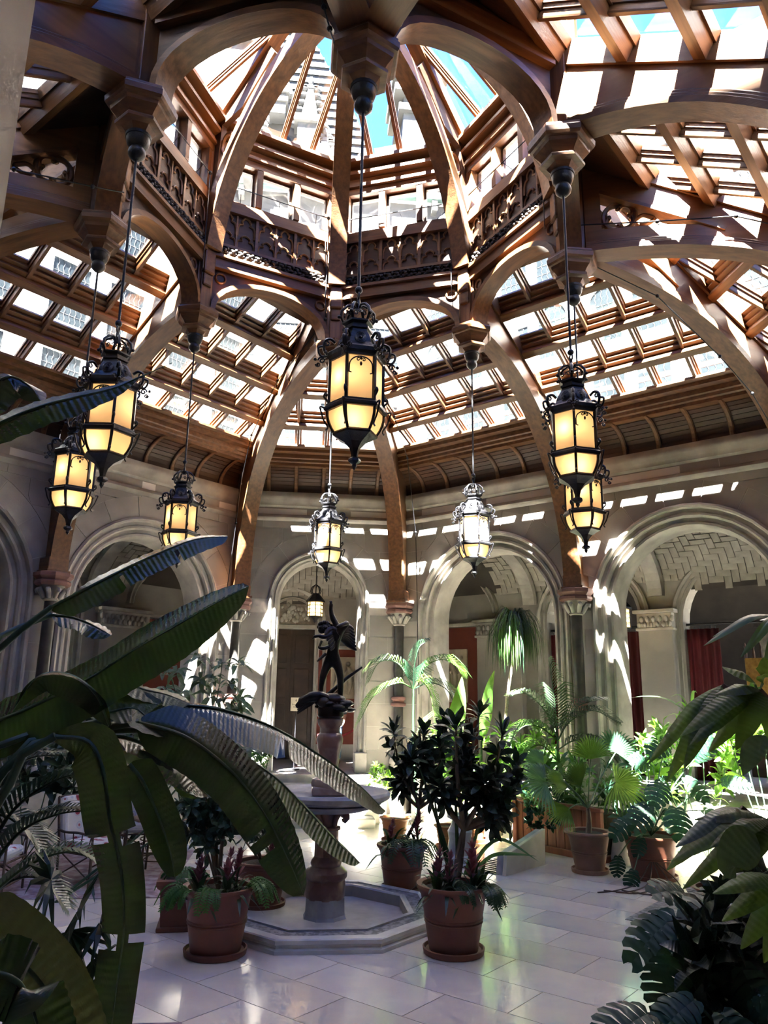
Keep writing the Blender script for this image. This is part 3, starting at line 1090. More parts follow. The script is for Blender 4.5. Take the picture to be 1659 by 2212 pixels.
def rib(name, label, O, dirv, curve, top, smax, pierced, s0):
    """vertical arched rib in the plane through O along dirv; curve: underside (s, z); top(s): upper edge"""
    r = struct(name, label, 'roof rib')
    x = V((dirv[0], dirv[1], 0)).normalized()
    y = V((-x.y, x.x, 0))
    FM = frame(x, V((0, 0, 1)), x.cross(V((0, 0, 1))), (O[0], O[1], 0))    # local: x = s, y = z, z = sideways
    th = .10
    c = [(s0, curve[0][1] + .0)] + curve
    ss = [p[0] for p in c]

    def under(s):
        for (a, za), (b, zb) in zip(c[:-1], c[1:]):
            if a <= s <= b:
                return za + (zb - za) * (s - a) / max(b - a, 1e-6)
        return c[-1][1]
    if pierced:
        h0, h1 = s0 + .22, 1.75
        lowb = lambda s: under(s) + .30
        topb = lambda s: min(top(s) - .42, top(h1) + .18 + .0 * s) if False else top(s) - .42
        # stile, lower band, upper band, main web
        low = [(s, under(s)) for s in [s0] + [h0 + (h1 - h0) * i / 10 for i in range(11)]]
        lowu = [(s, under(s) + .30) for s in [h1 - (h1 - h0) * i / 10 for i in range(11)] + [s0]]
        MB().extr(low + lowu, -th, th, FM).build('arch_board', WOOD_L, r, local=FM)
        upl = [(s0, top(s0)), (s0, top(s0) - .42), (h1, top(h1) - .42), (h1, top(h1))]
        MB().extr(upl, -th, th, FM).build('rafter_board', WOOD_L, r, local=FM)
        MB().extr([(s0, under(s0) + .30), (h0, under(h0) + .30), (h0, top(h0) - .42), (s0, top(s0) - .42)], -th, th, FM).build('stile', WOOD_L, r, local=FM)
        # quatrefoil tracery in the opening
        zc = (under(h0 + .3) + .30 + top(h0 + .3) - .42) / 2
        R = (top(h0 + .3) - .42 - under(h0 + .3) - .30) / 2 - .01
        cs = h0 + R + .03
        tr_ = MB()
        rr = R * .5
        for q in range(4):
            a0 = PI / 4 + PI / 2 * q
            cx, cz = cs + math.cos(a0) * R * .45, zc + math.sin(a0) * R * .45
            pts = [FM @ V((cx + rr * math.cos(a0 + a), cz + rr * math.sin(a0 + a), 0)) for a in [-1.9 + 3.8 * i / 12 for i in range(13)]]
            tr_.tube(pts, .028, 6)
        pts = [FM @ V((cs + R * math.cos(2 * PI * i / 24), zc + R * math.sin(2 * PI * i / 24), 0)) for i in range(24)]
        tr_.tube(pts, .035, 6, True)
        # mouchette beside it
        pts = [FM @ V(p) for p in ((cs + R * 1.02, zc - R * .3, 0), (cs + R * 1.35, zc - R * .1, 0), (cs + R * 1.7, zc - R * .15, 0), (cs + R * 2.1, zc - R * .45, 0), (cs + R * 1.6, zc - R * .75, 0), (cs + R * 1.2, zc - R * .7, 0))]
        tr_.tube(catmull(pts, 4), .028, 6)
        tr_.build('quatrefoil', WOOD, r, 60, local=FM)
        MB().beam(FM @ V((h0, top(h0) - .44, 0)), FM @ V((h1 + .25, top(h1 + .25) - .44, 0)), .26, .05).build('tracery_rail', WOOD, r, local=FM)
        lo = [(s, z) for s, z in c if s > h1]
        poly = [(h1, under(h1))] + lo
        st = h1
    else:
        poly = list(c)
        st = s0
    # web up to the roof
    e = poly[-1]
    poly = poly + [(smax, e[1])]
    poly += [(smax, min(top(smax), 6.9))]
    k = 8
    sE = None
    for i in range(k + 1):
        s = smax - (smax - st) * i / k
        if top(s) >= 6.9:
            poly.append((s, top(s)))
    MB().extr(poly, -th, th, FM).build('web', WOOD_L, r, local=FM)
    # moulded arch band along the underside
    pr = [(-.17, -.05), (.17, -.05), (.17, .02), (.15, .035), (.15, .06), (.135, .075), (.135, .10), (.115, .12), (-.115, .12), (-.135, .10), (-.135, .075), (-.15, .06), (-.15, .035), (-.17, .02)]
    fr = []
    for i, (s, z) in enumerate(c):
        a, b = c[max(i - 1, 0)], c[min(i + 1, len(c) - 1)]
        t = V((b[0] - a[0], b[1] - a[1], 0)).normalized()
        nrm = V((-t.y, t.x, 0))
        if nrm.y < 0 and nrm.x < 0:
            nrm = -nrm
        fr.append((FM @ V((s, z, 0)), FM.to_3x3() @ V((0, 0, 1)), FM.to_3x3() @ nrm))
    MB().sweep(pr, fr).build('arch_band', WOOD, r, 25, local=FM)
    # boxed foot on the column
    w = .19
    MB().box(c[-1][0] - .06, smax + .03, 4.46, 4.72, -w, w, FM).build('foot', WOOD, r, local=FM, bevel=.015)
    MB().box(c[-1][0] - .09, smax + .05, 4.44, 4.50, -w - .03, w + .03, FM).build('foot_moulding', WOOD, r, local=FM, bevel=.01)
    # rafter on the roof line
    pr2 = [(-.14, -.06), (.14, -.06), (.14, .24), (-.14, .24)]
    p0, p1 = FM @ V((st if not pierced else s0, top(s0 if pierced else st), 0)), FM @ V((smax - .6, top(smax - .6), 0))
    prof_ob('rafter', pr2, p0, p1, (0, 0, 1), WOOD, r)
    return r


rl = {45: 'arched oak rib springing from the column behind the ponytail palm', 315: 'arched oak rib springing from the column between the left arches',
      135: 'broad sunlit oak rib crossing the upper right corner', 225: 'dark shaded oak rib crossing the upper left corner'}
for k in range(4):
    az = 45 + 90 * k
    a = math.radians(az)
    rib('roof_rib', rl[az], (0, 0), (math.sin(a), math.cos(a)), curve_mid(), lambda d: ROOF_Z(d) + .06, 6.98, False, 3.3)
cl = {(0, 1): 'arched oak rib right of the central lantern, meeting the column past the statue', (0, -1): 'sun-striped arched oak rib left of the central lantern',
      (90, -1): 'large arched oak rib sweeping down to the right edge below the quatrefoil', (90, 1): 'oak rib with pierced quatrefoil at the right edge',
      (270, 1): 'arched oak rib low at the left edge', (270, -1): 'shaded oak rib with pierced quatrefoil at the upper left',
      (180, 1): 'oak rib overhead of the near corner, toward the left', (180, -1): 'oak rib overhead of the near corner, toward the right'}
for k in range(4):
    M = wallM(90 * k)
    for sg in (-1, 1):
        O = M @ V((0, 3.2, 0))
        P = M @ V((sg * 1.888, 8.01, 0))
        dv = (P - O)
        L = dv.length

        def top(s, L=L):
            return CH_Z(3.2 + s * 4.81 / L) + .10
        rib('roof_rib_corner', cl[(90 * k, sg)], (O.x, O.y), (dv.x, dv.y), curve_cor(), top, L - .04, True, .2)


# ---------------------------------------------------------------- pendant posts
def hexlathe(mb, prof, c, a0):
    mb.lathe(prof, 6, c, None, a0)


pl = {0: 'far pendant post behind the central lantern', 45: 'hexagonal oak pendant post above the lantern right of the statue', 90: 'hexagonal oak pendant post above the rearmost of the two overlapping right lanterns',
      135: 'large hexagonal oak pendant post at the upper right', 180: 'nearest and darkest hexagonal pendant post at the top centre', 225: 'large shaded hexagonal pendant post at the upper left',
      270: 'shaded pendant post just below the large upper left one', 315: 'hexagonal oak pendant post above the lantern half hidden by a green leaf'}
for k in range(8):
    az = 45 * k
    a = math.radians(az)
    c = V((3.2 * math.sin(a), 3.2 * math.cos(a), 0))
    post = struct('pendant_post', pl[az], 'pendant post', c)
    th = PI / 2 - a + (0 if k % 2 == 0 else PI / 6)
    # shaft
    SM = Matrix.Translation(c) @ Matrix.Rotation(-a, 4, 'Z')
    MB().box(-.15, .15, -.15, .15, 8.40, 11.86, SM).build('shaft', WOOD, post, local=SM @ Matrix.Rotation(-PI / 2, 4, 'Y'), bevel=.012)
    MB().box(-.10, .10, -.19, .19, 8.40, 11.80, SM).build('shaft_strip', WOOD, post, local=SM @ Matrix.Rotation(-PI / 2, 4, 'Y'), bevel=.012)
    MB().box(-.11, .11, -.26, -.15, 9.02, 9.45, SM).build('corbel', WOOD, post, bevel=.03)
    MB().box(-.09, .09, -.23, -.15, 8.80, 9.02, SM).build('corbel_foot', WOOD, post, bevel=.03)
    m = MB()
    hexlathe(m, [(.20, 8.10), (.24, 8.16), (.30, 8.22), (.31, 8.26), (.345, 8.27), (.365, 8.30), (.37, 8.36), (.35, 8.385), (.35, 8.41), (.30, 8.43), (.2, 8.44)], c, th)
    m.build('cap', WOOD, post, 20)
    m = MB()
    hexlathe(m, [(.12, 7.97), (.13, 8.0), (.17, 8.05), (.20, 8.06), (.245, 8.065), (.25, 8.09), (.24, 8.11), (.19, 8.12), (.19, 8.14)], c, th)
    m.build('lower_cap', WOOD, post, 20)
    MB().lathe([(.02, 7.695), (.05, 7.71), (.085, 7.75), (.09, 7.79), (.075, 7.83), (.07, 7.84), (.10, 7.86), (.115, 7.90), (.12, 7.95), (.13, 7.955), (.13, 7.985), (.11, 7.99)], 20, c).build('boss', IRON, post, 40)

# ---------------------------------------------------------------- octagon: arches, frieze, clerestory, dome glazing
AP = 3.2 * math.cos(PI / 8)
sl = {22.5: 'far right', 67.5: 'right', 112.5: 'near right', 157.5: 'front right', 202.5: 'front left', 247.5: 'near left', 292.5: 'left', 337.5: 'far left'}
GB = [(-.024, -.10), (.024, -.10), (.024, -.05), (.04, -.05), (.04, -.015), (.055, -.015), (.055, .03), (-.055, .03), (-.055, -.015), (-.04, -.015), (-.04, -.05), (-.024, -.05)]
R_H = lambda z: 3.14 - (z - 11.92) / .70       # hip radius of the dome glazing at height z
tref_me = None


def trefoil_me():
    """cusped arch of the frieze tracery: a lower small one and an upper taller one, in local x, z"""
    m = MB()

    def cusp(x0, x1, zb, zt):
        w = x1 - x0
        xm = (x0 + x1) / 2
        r = w * .30
        pts = [(x0 + .012, zb), (x0 + .012, zb + (zt - zb) * .35)]
        for i in range(5):
            a = PI + .2 - 1.9 * i / 4
            pts.append((x0 + .012 + r * .55 + r * .55 * math.cos(a), zb + (zt - zb) * .5 + r * .9 * math.sin(a) * -1 if False else zb + (zt - zb) * .5 + r * .55 * math.sin(a)))
        L = [(x0 + .012, zb), (x0 + .015, zb + (zt - zb) * .42), (x0 + .04, zb + (zt - zb) * .60), (x0 + .10, zb + (zt - zb) * .64), (x0 + .085, zb + (zt - zb) * .80), (xm - .04, zb + (zt - zb) * .95), (xm, zt)]
        Rr = [(2 * xm - x, z) for x, z in L[::-1]]
        path = [V((x, 0, z)) for x, z in L + Rr[1:]]
        m.tube(path, .02, 5)
    cusp(-.325, 0, 0, .27)
    cusp(0, .325, 0, .27)
    cusp(-.325, 0, .24, .61)
    cusp(0, .325, .24, .61)
    m.box(-.014, .014, -.02, .02, 0, .6)
    return m.mesh('tracery', 60)


tref_me = trefoil_me()
fri_bg = MB().box(-.34, .34, 0, .03, 0, .62).mesh('frieze_panel')
fri_st = MB().box(-.025, .025, -.05, .03, 0, .62).mesh('frieze_stile')
for k in range(8):
    az = 22.5 + 45 * k
    M = wallM(az)
    sd = struct('dome_side', 'carved frieze and clerestory side of the octagon, %s' % sl[az], 'clerestory')
    MX = M @ frame((1, 0, 0), (0, 0, 1), (0, -1, 0))
    HW = 1.06
    # lower arch with spandrels
    def ell(r, n=16, rise=.62):
        return [(-r * math.cos(PI * i / n), 8.42 + (rise + (r - .98)) * math.sin(PI * i / n) ** .85) for i in range(n + 1)]
    inner, outer = ell(.98), ell(1.06)
    band = inner + outer[::-1]
    MB().extr(band, -(AP + .15), -(AP - .15), MX).build('arch', WOOD, sd, 30, local=M)
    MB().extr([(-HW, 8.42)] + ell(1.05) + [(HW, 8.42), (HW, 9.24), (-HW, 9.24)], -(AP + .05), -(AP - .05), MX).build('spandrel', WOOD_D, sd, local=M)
    for sg in (-1, 1):
        rg = MB().tube([MX @ V((sg * .90 + .085 * math.cos(2 * PI * i / 16), 9.08 + .085 * math.sin(2 * PI * i / 16), -(AP - .06))) for i in range(16)], .022, 6, True)
        rg.build('spandrel_ring', WOOD, sd, 60)
    beam_ob('arch_beam', M @ V((-HW, AP, 9.31)), M @ V((HW, AP, 9.31)), .30, .18, WOOD, sd)
    beam_ob('cornice_beam', M @ V((-HW, AP - .03, 9.42)), M @ V((HW, AP - .03, 9.42)), .36, .05, WOOD, sd)
    # black carved vine strip: beads and leaves
    cv = MB()
    rnd = random.Random(k)
    nb = 44
    for i in range(nb):
        x = -HW + 2 * HW * (i + .5) / nb
        cv.ball(M @ V((x, AP - .17 + rnd.uniform(-.015, .015), 9.55 + .05 * math.sin(i * 2.1))), .034, 6, 4, (1, 1, 1))
        cv.ball(M @ V((x + .02, AP - .16, 9.525 - .06 * math.sin(i * 2.1))), .032, 6, 4, (1.5, 1, .8))
    o = cv.build('vine_carving', CARVED, sd, 60)
    beam_ob('vine_bed', M @ V((-HW, AP - .02, 9.535)), M @ V((HW, AP - .02, 9.535)), .24, .18, WOOD_D, sd)
    beam_ob('frieze_sill', M @ V((-HW, AP - .06, 9.645)), M @ V((HW, AP - .06, 9.645)), .24, .05, WOOD, sd)
    for i in range(3):
        x = (i - 1) * .70
        link('frieze_panel', fri_bg, sd, M @ Matrix.Translation((x, AP - .10, 9.67)), WOOD_D)
        link('tracery', tref_me, sd, M @ Matrix.Translation((x, AP - .115, 9.68)), WOOD_L)
    for i in range(4):
        link('frieze_stile', fri_st, sd, M @ Matrix.Translation(((i - 1.5) * .70, AP - .10, 9.67)), WOOD)
    beam_ob('frieze_rail', M @ V((-HW, AP - .06, 10.33)), M @ V((HW, AP - .06, 10.33)), .26, .08, WOOD, sd)
    beam_ob('window_sill', M @ V((-HW, AP - .02, 10.43)), M @ V((HW, AP - .02, 10.43)), .34, .12, WOOD, sd)
    beam_ob('window_sill_step', M @ V((-HW, AP + .02, 10.53)), M @ V((HW, AP + .02, 10.53)), .22, .08, WOOD, sd)
    # clerestory casements
    for i in range(3):
        x = (i - 1) * .70
        fm = MB()
        for b in ((x - .29, x + .29, 10.57, 10.61), (x - .29, x + .29, 11.26, 11.30), (x - .29, x - .255, 10.57, 11.30), (x + .255, x + .29, 10.57, 11.30)):
            fm.box(b[0], b[1], AP + .0, AP + .06, b[2], b[3], M)
        cf = fm.build('casement', WOOD_D, sd)
        pane_ob([M @ V((x - .256, AP + .03, 10.61)), M @ V((x + .256, AP + .03, 10.61)), M @ V((x + .256, AP + .03, 11.26)), M @ V((x - .256, AP + .03, 11.26))], cf)
    for xx in (-1.03, -.35, .35, 1.03):
        beam_ob('mullion', M @ V((xx, AP - .03, 10.57)), M @ V((xx, AP - .03, 11.30)), .22, .11, WOOD, sd, up=M.to_3x3() @ V((1, 0, 0)))
    for z, w_, h_, o_ in ((11.36, .30, .12, 0), (11.46, .36, .06, -.03), (11.55, .30, .14, .0), (11.66, .46, .06, -.06), (11.76, .34, .14, 0.02), (11.87, .62, .07, -.07)):
        beam_ob('head_moulding', M @ V((-HW - .08, AP + o_, z)), M @ V((HW + .08, AP + o_, z)), w_, h_, WOOD, sd)
    # inclined glazing: bars and panes
    a8 = math.cos(PI / 8)
    def gp(t, z, w=0.0):
        return M @ V((t, R_H(z) * a8 + w * .55, z + w * .8))
    HWg = lambda z: R_H(z) * math.sin(PI / 8)
    upn = (M.to_3x3() @ V((0, .70 / a8, 1))).normalized()
    ZT = 14.05
    for b in (-.56, 0, .56):
        zt = ZT
        while HWg(zt) < abs(b) + .02:
            zt -= .02
        prof_ob('dome_bar', GB, gp(b, 11.90), gp(b, zt), upn, WOOD, sd)
    for c0, c1 in ((-9, -.56), (-.56, 0), (0, .56), (.56, 9)):
        L = lambda z: max(-HWg(z) + .05, c0 + .05)
        Rr = lambda z: min(HWg(z) - .05, c1 - .05)
        zs = [11.95 + (ZT - 11.95) * i / 30 for i in range(31)]
        good = [z for z in zs if Rr(z) - L(z) > .01]
        if len(good) < 2:
            continue
        a, b = good[0], good[-1]
        brk = a
        pts = [gp(L(z), z) for z in (a, b)]
        # outline with the bend where the hip takes over
        Ls = [gp(L(z), z) for z in good[::3] + [b]]
        Rs = [gp(Rr(z), z) for z in good[::3] + [b]]
        pane_ob(Rs + Ls[::-1], sd)

# ---------------------------------------------------------------- dome ribs
dl = {0: 'far dome rib seen edge-on above the central lantern', 45: 'curved dome rib right of centre, between blue sky panes', 90: 'curved dome rib at the right of the dome', 135: 'near right curved dome rib at the frame top',
      180: 'near dome rib overhead', 225: 'near left curved dome rib overhead', 270: 'curved dome rib at the left of the dome', 315: 'sunlit curved dome rib left of centre'}
for k in range(8):
    az = 45 * k
    a = math.radians(az)
    x = V((math.sin(a), math.cos(a), 0))
    FM = frame(x, V((0, 0, 1)), x.cross(V((0, 0, 1))), (0, 0, 0))
    r = struct('dome_rib', dl[az], 'dome rib')
    n = 22
    cin = [(2.93 * math.cos(PI / 2 * i / n), 8.95 + 3.55 * math.sin(PI / 2 * i / n)) for i in range(n + 1)]
    cin = [p for p in cin if p[1] > 9.45 and p[0] > .08]
    cout = [(p[0] + .26 * (p[0] / 2.93) + .0, p[1] + .26 * ((p[1] - 8.95) / 3.55)) for p in cin]
    MB().extr(cin + cout[::-1], -.12, .12, FM).build('arch_board', WOOD_L, r, local=FM)
    pr = [(-.15, -.03), (.15, -.03), (.15, .02), (.13, .05), (-.13, .05), (-.15, .02)]
    fr = []
    for i, (s, z) in enumerate(cin):
        p, q = cin[max(i - 1, 0)], cin[min(i + 1, len(cin) - 1)]
        t = V((q[0] - p[0], q[1] - p[1], 0)).normalized()
        nr = V((t.y, -t.x, 0))
        fr.append((FM @ V((s, z, 0)), FM.to_3x3() @ V((0, 0, 1)), FM.to_3x3() @ nr))
    MB().sweep(pr, fr).build('arch_band', WOOD, r, 25, local=FM)
    # hip rafter under the glass
    prof_ob('hip_rafter', [(-.11, -.16), (.11, -.16), (.11, .03), (-.11, .03)], FM @ V((R_H(11.9), 11.9, 0)), FM @ V((R_H(14.1), 14.1, 0)), (0, 0, 1), WOOD, r)
    # spandrel web between arch and post, pierced by a ring
    MB().extr([(2.98, 9.5), (3.12, 9.5), (3.12, 11.9), (2.55, 12.2), (1.75, 12.72), (1.62, 12.5), (2.3, 11.9), (2.35, 11.85), (2.85, 11.75), (2.92, 10.6)], -.05, .05, FM).build('spandrel_web', WOOD_D, r, local=FM)
    rg = MB().tube([FM @ V((2.72 + .15 * math.cos(2 * PI * i / 20), 11.35 + .2 * math.sin(2 * PI * i / 20), 0)) for i in range(20)], .03, 6, True)
    rg.build('spandrel_ring', WOOD, r, 60)
hub = tag(MB().lathe([(.10, 12.1), (.22, 12.2), (.26, 12.35), (.30, 12.4), (.30, 12.7), (.2, 14.25), (.05, 14.3)], 8, a0=PI / 8).build('dome_hub', WOOD, None, 30), 'octagonal oak hub where the dome ribs meet', 'dome hub', None, 'structure')
# ================================================================ EXTERIOR seen through the glass
def leaded_window(parent, M, x, z, w, h, arched):
    """recessed leaded window on a facade; local x along, y outward away from the garden, z up"""
    fr = MB()
    fr.box(x - w / 2 - .12, x + w / 2 + .12, -.10, .05, z - .18, z, M)
    for s_ in (-1, 1):
        fr.box(x + s_ * (w / 2 + .06) - .06, x + s_ * (w / 2 + .06) + .06, -.08, .05, z, z + h, M)
    MX = M @ frame((1, 0, 0), (0, 0, 1), (0, -1, 0))
    if arched:
        o, i = arc_pts(x, w / 2 + .12, z + h, 0, PI, 12), arc_pts(x, w / 2, z + h, PI, 0, 12)
        fr.extr(o + i, -.05, .08, MX)
    else:
        fr.box(x - w / 2 - .12, x + w / 2 + .12, -.08, .05, z + h, z + h + .14, M)
    f = fr.build('window', EXT, parent)
    g = [(x - w / 2, z), (x + w / 2, z)] + (arc_pts(x, w / 2, z + h, 0, PI, 12) if arched else [(x + w / 2, z + h), (x - w / 2, z + h)])
    MB().extr(g, .005, .03, MX).build('pane', WINGLASS, f)
    ld = MB()
    n = max(3, int(w / .16))
    hh = h + (w / 2 if arched else 0)
    for a in range(n + 1):
        xx = x - w / 2 + w * a / n
        top = hh if not arched else h + math.sqrt(max(0, (w / 2) ** 2 - (xx - x) ** 2))
        q = [V((xx + (.022 if (j % 2) else -.022), -.035, z + top * j / 14)) for j in range(15)]
        for p0, p1 in zip(q[:-1], q[1:]):
            ld.beam(M @ p0, M @ p1, .022, .014)
    for b in range(1, int(hh / .3)):
        ld.beam(M @ V((x - w / 2, -.035, z + .3 * b)), M @ V((x + w / 2, -.035, z + .3 * b)), .012, .012)
    ld.build('leading', LEAD, f)


def facade(label, az, D, half, ztop, wins, cat='facade', roof=True):
    f = struct('facade', label, cat)
    M = wallM(az)
    MB().box(-half, half, D, D + .6, 5.8, ztop, M).build('facade_wall', EXT, f)
    MW = M @ Matrix.Translation((0, D, 0))
    for x, z, w, h, ar in wins:
        leaded_window(f, MW, x, z, w, h, ar)
    for z in (9.6, ztop - .3):
        MB().box(-half, half, D - .14, D, z, z + .18, M).build('string_course', EXT, f, bevel=.03)
    if roof:
        MX = M @ frame((0, 1, 0), (0, 0, 1), (1, 0, 0))
        MB().extr([(D - .2, ztop), (D + .8, ztop), (D + 4.2, ztop + 6.5), (D + 4.0, ztop + 6.6)], -half, half, MX).build('slate_roof', SLATE, f)
    return f


wr = []
for i, x in enumerate((-7.6, -6.3, -4.6, -3.3, -1.6, -.3, 1.4, 2.7, 4.4, 5.7, 7.4)):
    wr.append((x, 9.9, .95, 1.7, False))
    wr.append((x, 12.6, .95, 1.3, i % 3 != 2))
    wr.append((x, 15.2, .95, 1.4, False))
facade('pale stone facade with leaded windows seen through the right roof panes', 45, 13.2, 10.5, 18.2, wr)
facade('pale stone facade with tall windows seen through the left roof panes', 315, 13.2, 10.5, 18.2, [(x, z, 1.15, 1.9, z > 14) for x in (-7.5, -5.2, -3.4, -1.2, .6, 2.8, 4.6, 6.8, 8.6) for z in (9.7, 12.5, 15.3)])
fb = facade('pale carved stone block with gutter and slate roof seen through the clerestory', 0, 16.0, 7.5, at(800, 420, 16.0).z, [(x, z, 1.0, 1.9, False) for x in (-4.6, -2.9, -1.2, .5, 2.2, 3.9) for z in (10.5, 13.5)], roof=False)
facade('pale stone facade beyond the right corner roof', 90, 14.2, 4.5, 15.5, [(x, z, 1.0, 1.8, False) for x in (-3.0, -1.0, 1.0, 3.0) for z in (9.8, 12.4)])
facade('tall stone wing shading the near left side of the roof', 225, 13.2, 14, 30.4, [(x, 9 + 3 * j, 1.0, 1.8, False) for x in (-7, -4, -1, 2, 5) for j in range(3)])
facade('stone wing behind the near corner of the garden', 180, 14.6, 5.5, 12.0, [(x, 9, 1.0, 1.8, False) for x in (-3, 0, 3)])
facade('pale stone facade beyond the left corner roof', 270, 14.2, 4.5, 17.5, [(x, 8.2, .9, 1.8, False) for x in (-2.6, 0, 2.6)])

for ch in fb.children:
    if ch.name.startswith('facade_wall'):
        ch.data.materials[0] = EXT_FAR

# stone dormer with crocketed pinnacles, steep slate roof, chimney (all far beyond the dome)
def XZ(px, py, Y):
    p = at(px, py, Y)
    return (p.x, p.z)


MX = frame((1, 0, 0), (0, 0, 1), (0, -1, 0))
dm = struct('gabled_dormer', 'carved stone dormer with crocketed pinnacles seen through the left dome panes', 'dormer', (-3.2, 15.8, 13))
g_ = [XZ(*q, 15.9) for q in ((548, 420), (548, 290), (580, 270), (610, 190), (640, 270), (668, 300), (712, 330), (712, 420))]
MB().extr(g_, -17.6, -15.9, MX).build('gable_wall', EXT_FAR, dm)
a_, b_ = XZ(590, 400, 15.9), XZ(630, 310, 15.9)
MB().extr([(a_[0], a_[1]), (b_[0], a_[1]), (b_[0], b_[1])] + arc_pts((a_[0] + b_[0]) / 2, (b_[0] - a_[0]) / 2, b_[1], 0, PI, 12)[1:], -15.9, -15.84, MX).build('gable_window', WINGLASS, dm)
for tx, ty, by, hw in ((672, 180, 400, .42), (604, 175, 260, .3), (556, 255, 400, .36), (702, 295, 420, .34)):
    x, zt = XZ(tx, ty, 15.6)
    zb = XZ(tx, by, 15.6)[1]
    hp = (zt - zb) * .45
    pn = MB()
    pn.box(x - hw, x + hw, 15.2, 15.2 + 2 * hw, zb, zt - hp)
    pn.box(x - hw * 1.35, x + hw * 1.35, 15.2 - hw * .35, 15.2 + hw * 2.35, zt - hp - .1, zt - hp + .18)
    pn.box(x - hw * 1.25, x + hw * 1.25, 15.2 - hw * .25, 15.2 + hw * 2.25, zb + (zt - hp - zb) * .5, zb + (zt - hp - zb) * .5 + .2)
    pn.lathe([(hw * 1.2, zt - hp), (.07, zt), (.02, zt + .1)], 4, (x, 15.2 + hw, 0), None, PI / 4)
    p_ = pn.build('pinnacle', EXT_FAR, dm)
    ck = MB()
    for i in range(6):
        for s_ in (-1, 1):
            t = i / 6
            ck.ball((x + s_ * (hw * 1.15 * (1 - t) + .08), 15.2 + hw, zt - hp + hp * t + .1), .16, 6, 5, (1.3, 1, .8))
    for q in (-.22, 0, .22):
        ck.ball((x + q, 15.2 + hw, zt - .25), .16, 6, 5, (1.2, 1, 1))
    ck.ball((x, 15.2 + hw, zt + .12), .13, 6, 5, (1, 1, 1.4))
    ck.build('crocket_carving', EXT_FAR, p_)
cr = MB()
for (p, q) in (((580, 270), (610, 190)), ((610, 190), (640, 270))):
    for i in range(6):
        t = (i + .5) / 6
        x, z = XZ(p[0] + (q[0] - p[0]) * t, p[1] + (q[1] - p[1]) * t, 15.9)
        cr.ball((x, 15.8, z), .17, 6, 5, (1.2, .8, 1))
cr.build('gable_crockets', EXT_FAR, dm)
gt = struct('slate_roof', 'slate slope and green copper gutter behind the far clerestory windows', 'roof', (0, 16, 19))
z0_, z1_ = at(800, 420, 16.0).z, at(800, 352, 18.0).z
MB().extr([(16.0, z0_ + .1), (16.2, z0_), (18.2, z1_ - .2), (18.0, z1_)], -7.5, 8.5, frame((0, 1, 0), (0, 0, 1), (1, 0, 0))).build('roof_slope', SLATE, gt)
for i in range(8):
    MB().box(-7.5, 8.5, 16.0 + 2.0 * (i + .5) / 8 - .05, 16.0 + 2.0 * (i + .5) / 8, z0_ + .1 + (z1_ - z0_ - .1) * (i + .5) / 8, z0_ + .16 + (z1_ - z0_ - .1) * (i + .5) / 8).build('slate_course', SLATE, gt)
MB().box(-7.5, 8.5, 15.6, 16.0, z0_ - .25, z0_ + .05).build('gutter', pbr('copper_green', (.08, .13, .115), (.05, .09, .08), .6, 4), gt, bevel=.05)
for i in range(9):
    MB().box(-6.9 + i * 1.8, -6.7 + i * 1.8, 15.65, 16.0, z0_ - .7, z0_ - .25).build('bracket', EXT_FAR, gt)
sr = struct('slate_roof', 'steep slate roof rising behind the dormer', 'roof', (0, 20, 13))
ro = [XZ(*q, 19.0) for q in ((500, 440), (505, 190), (560, 60), (640, 20), (688, 107), (766, 246), (803, 342), (822, 440))]
MB().extr(ro, -20.2, -19.0, MX).build('roof_slope', SLATE, sr)
ct = MB()
zlo, zhi = min(p[1] for p in ro), max(p[1] for p in ro)
zz = zlo
while zz < zhi - .3:
    xs = []
    for (ax_, az_), (bx_, bz_) in zip(ro, ro[1:] + ro[:1]):
        if (az_ - zz) * (bz_ - zz) < 0:
            xs.append(ax_ + (bx_ - ax_) * (zz - az_) / (bz_ - az_))
    if len(xs) >= 2:
        ct.box(min(xs) + .02, max(xs) - .02, 18.93, 19.01, zz, zz + .1)
    zz += .42
ct.build('slate_courses', SLATE, sr)
tw = struct('balustraded_tower', 'pale stone tower with balustrade at the upper left of the dome view', 'tower', (-8, 17, 10))
t0, t1 = XZ(395, 420, 16.5), XZ(545, 95, 16.5)
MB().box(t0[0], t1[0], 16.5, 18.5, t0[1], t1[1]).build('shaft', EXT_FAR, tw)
MB().box(t0[0] - .2, t1[0] + .2, 16.3, 18.7, t1[1], t1[1] + .3).build('cornice', EXT_FAR, tw)
n_ = 11
for i in range(n_):
    x = t0[0] + (t1[0] - t0[0]) * (i + .5) / n_
    MB().lathe([(.12, t1[1] + .3), (.2, t1[1] + .6), (.09, t1[1] + 1.0), (.14, t1[1] + 1.3)], 8, (x, 16.6, 0)).build('baluster', EXT_FAR, tw, 60)
MB().box(t0[0] - .1, t1[0] + .1, 16.4, 16.9, t1[1] + 1.3, t1[1] + 1.6).build('handrail', EXT_FAR, tw)
chm = struct('chimney_stack', 'tall white stone chimney stack against the blue sky', 'chimney', (3.3, 19, 12))
cm = MB()
Yc = 18.0
x0, z1 = XZ(872, 205, Yc)
x1, z0 = XZ(940, 420, Yc)
cm.box(x0, x1, Yc, Yc + 2, z0, z1 + 1.2)
for k_, (o_, za, zb) in enumerate(((.22, -.9, -.55), (.42, -.1, .25), (.2, .25, .6), (.5, .6, .95), (.3, .95, 1.25))):
    cm.box(x0 - o_, x1 + o_, Yc - o_, Yc + 2 + o_, z1 + za, z1 + zb)
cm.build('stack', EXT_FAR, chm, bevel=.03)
rr = struct('slate_roof', 'low slate roofs beyond the clerestory windows', 'roof', (0, 14, 8))
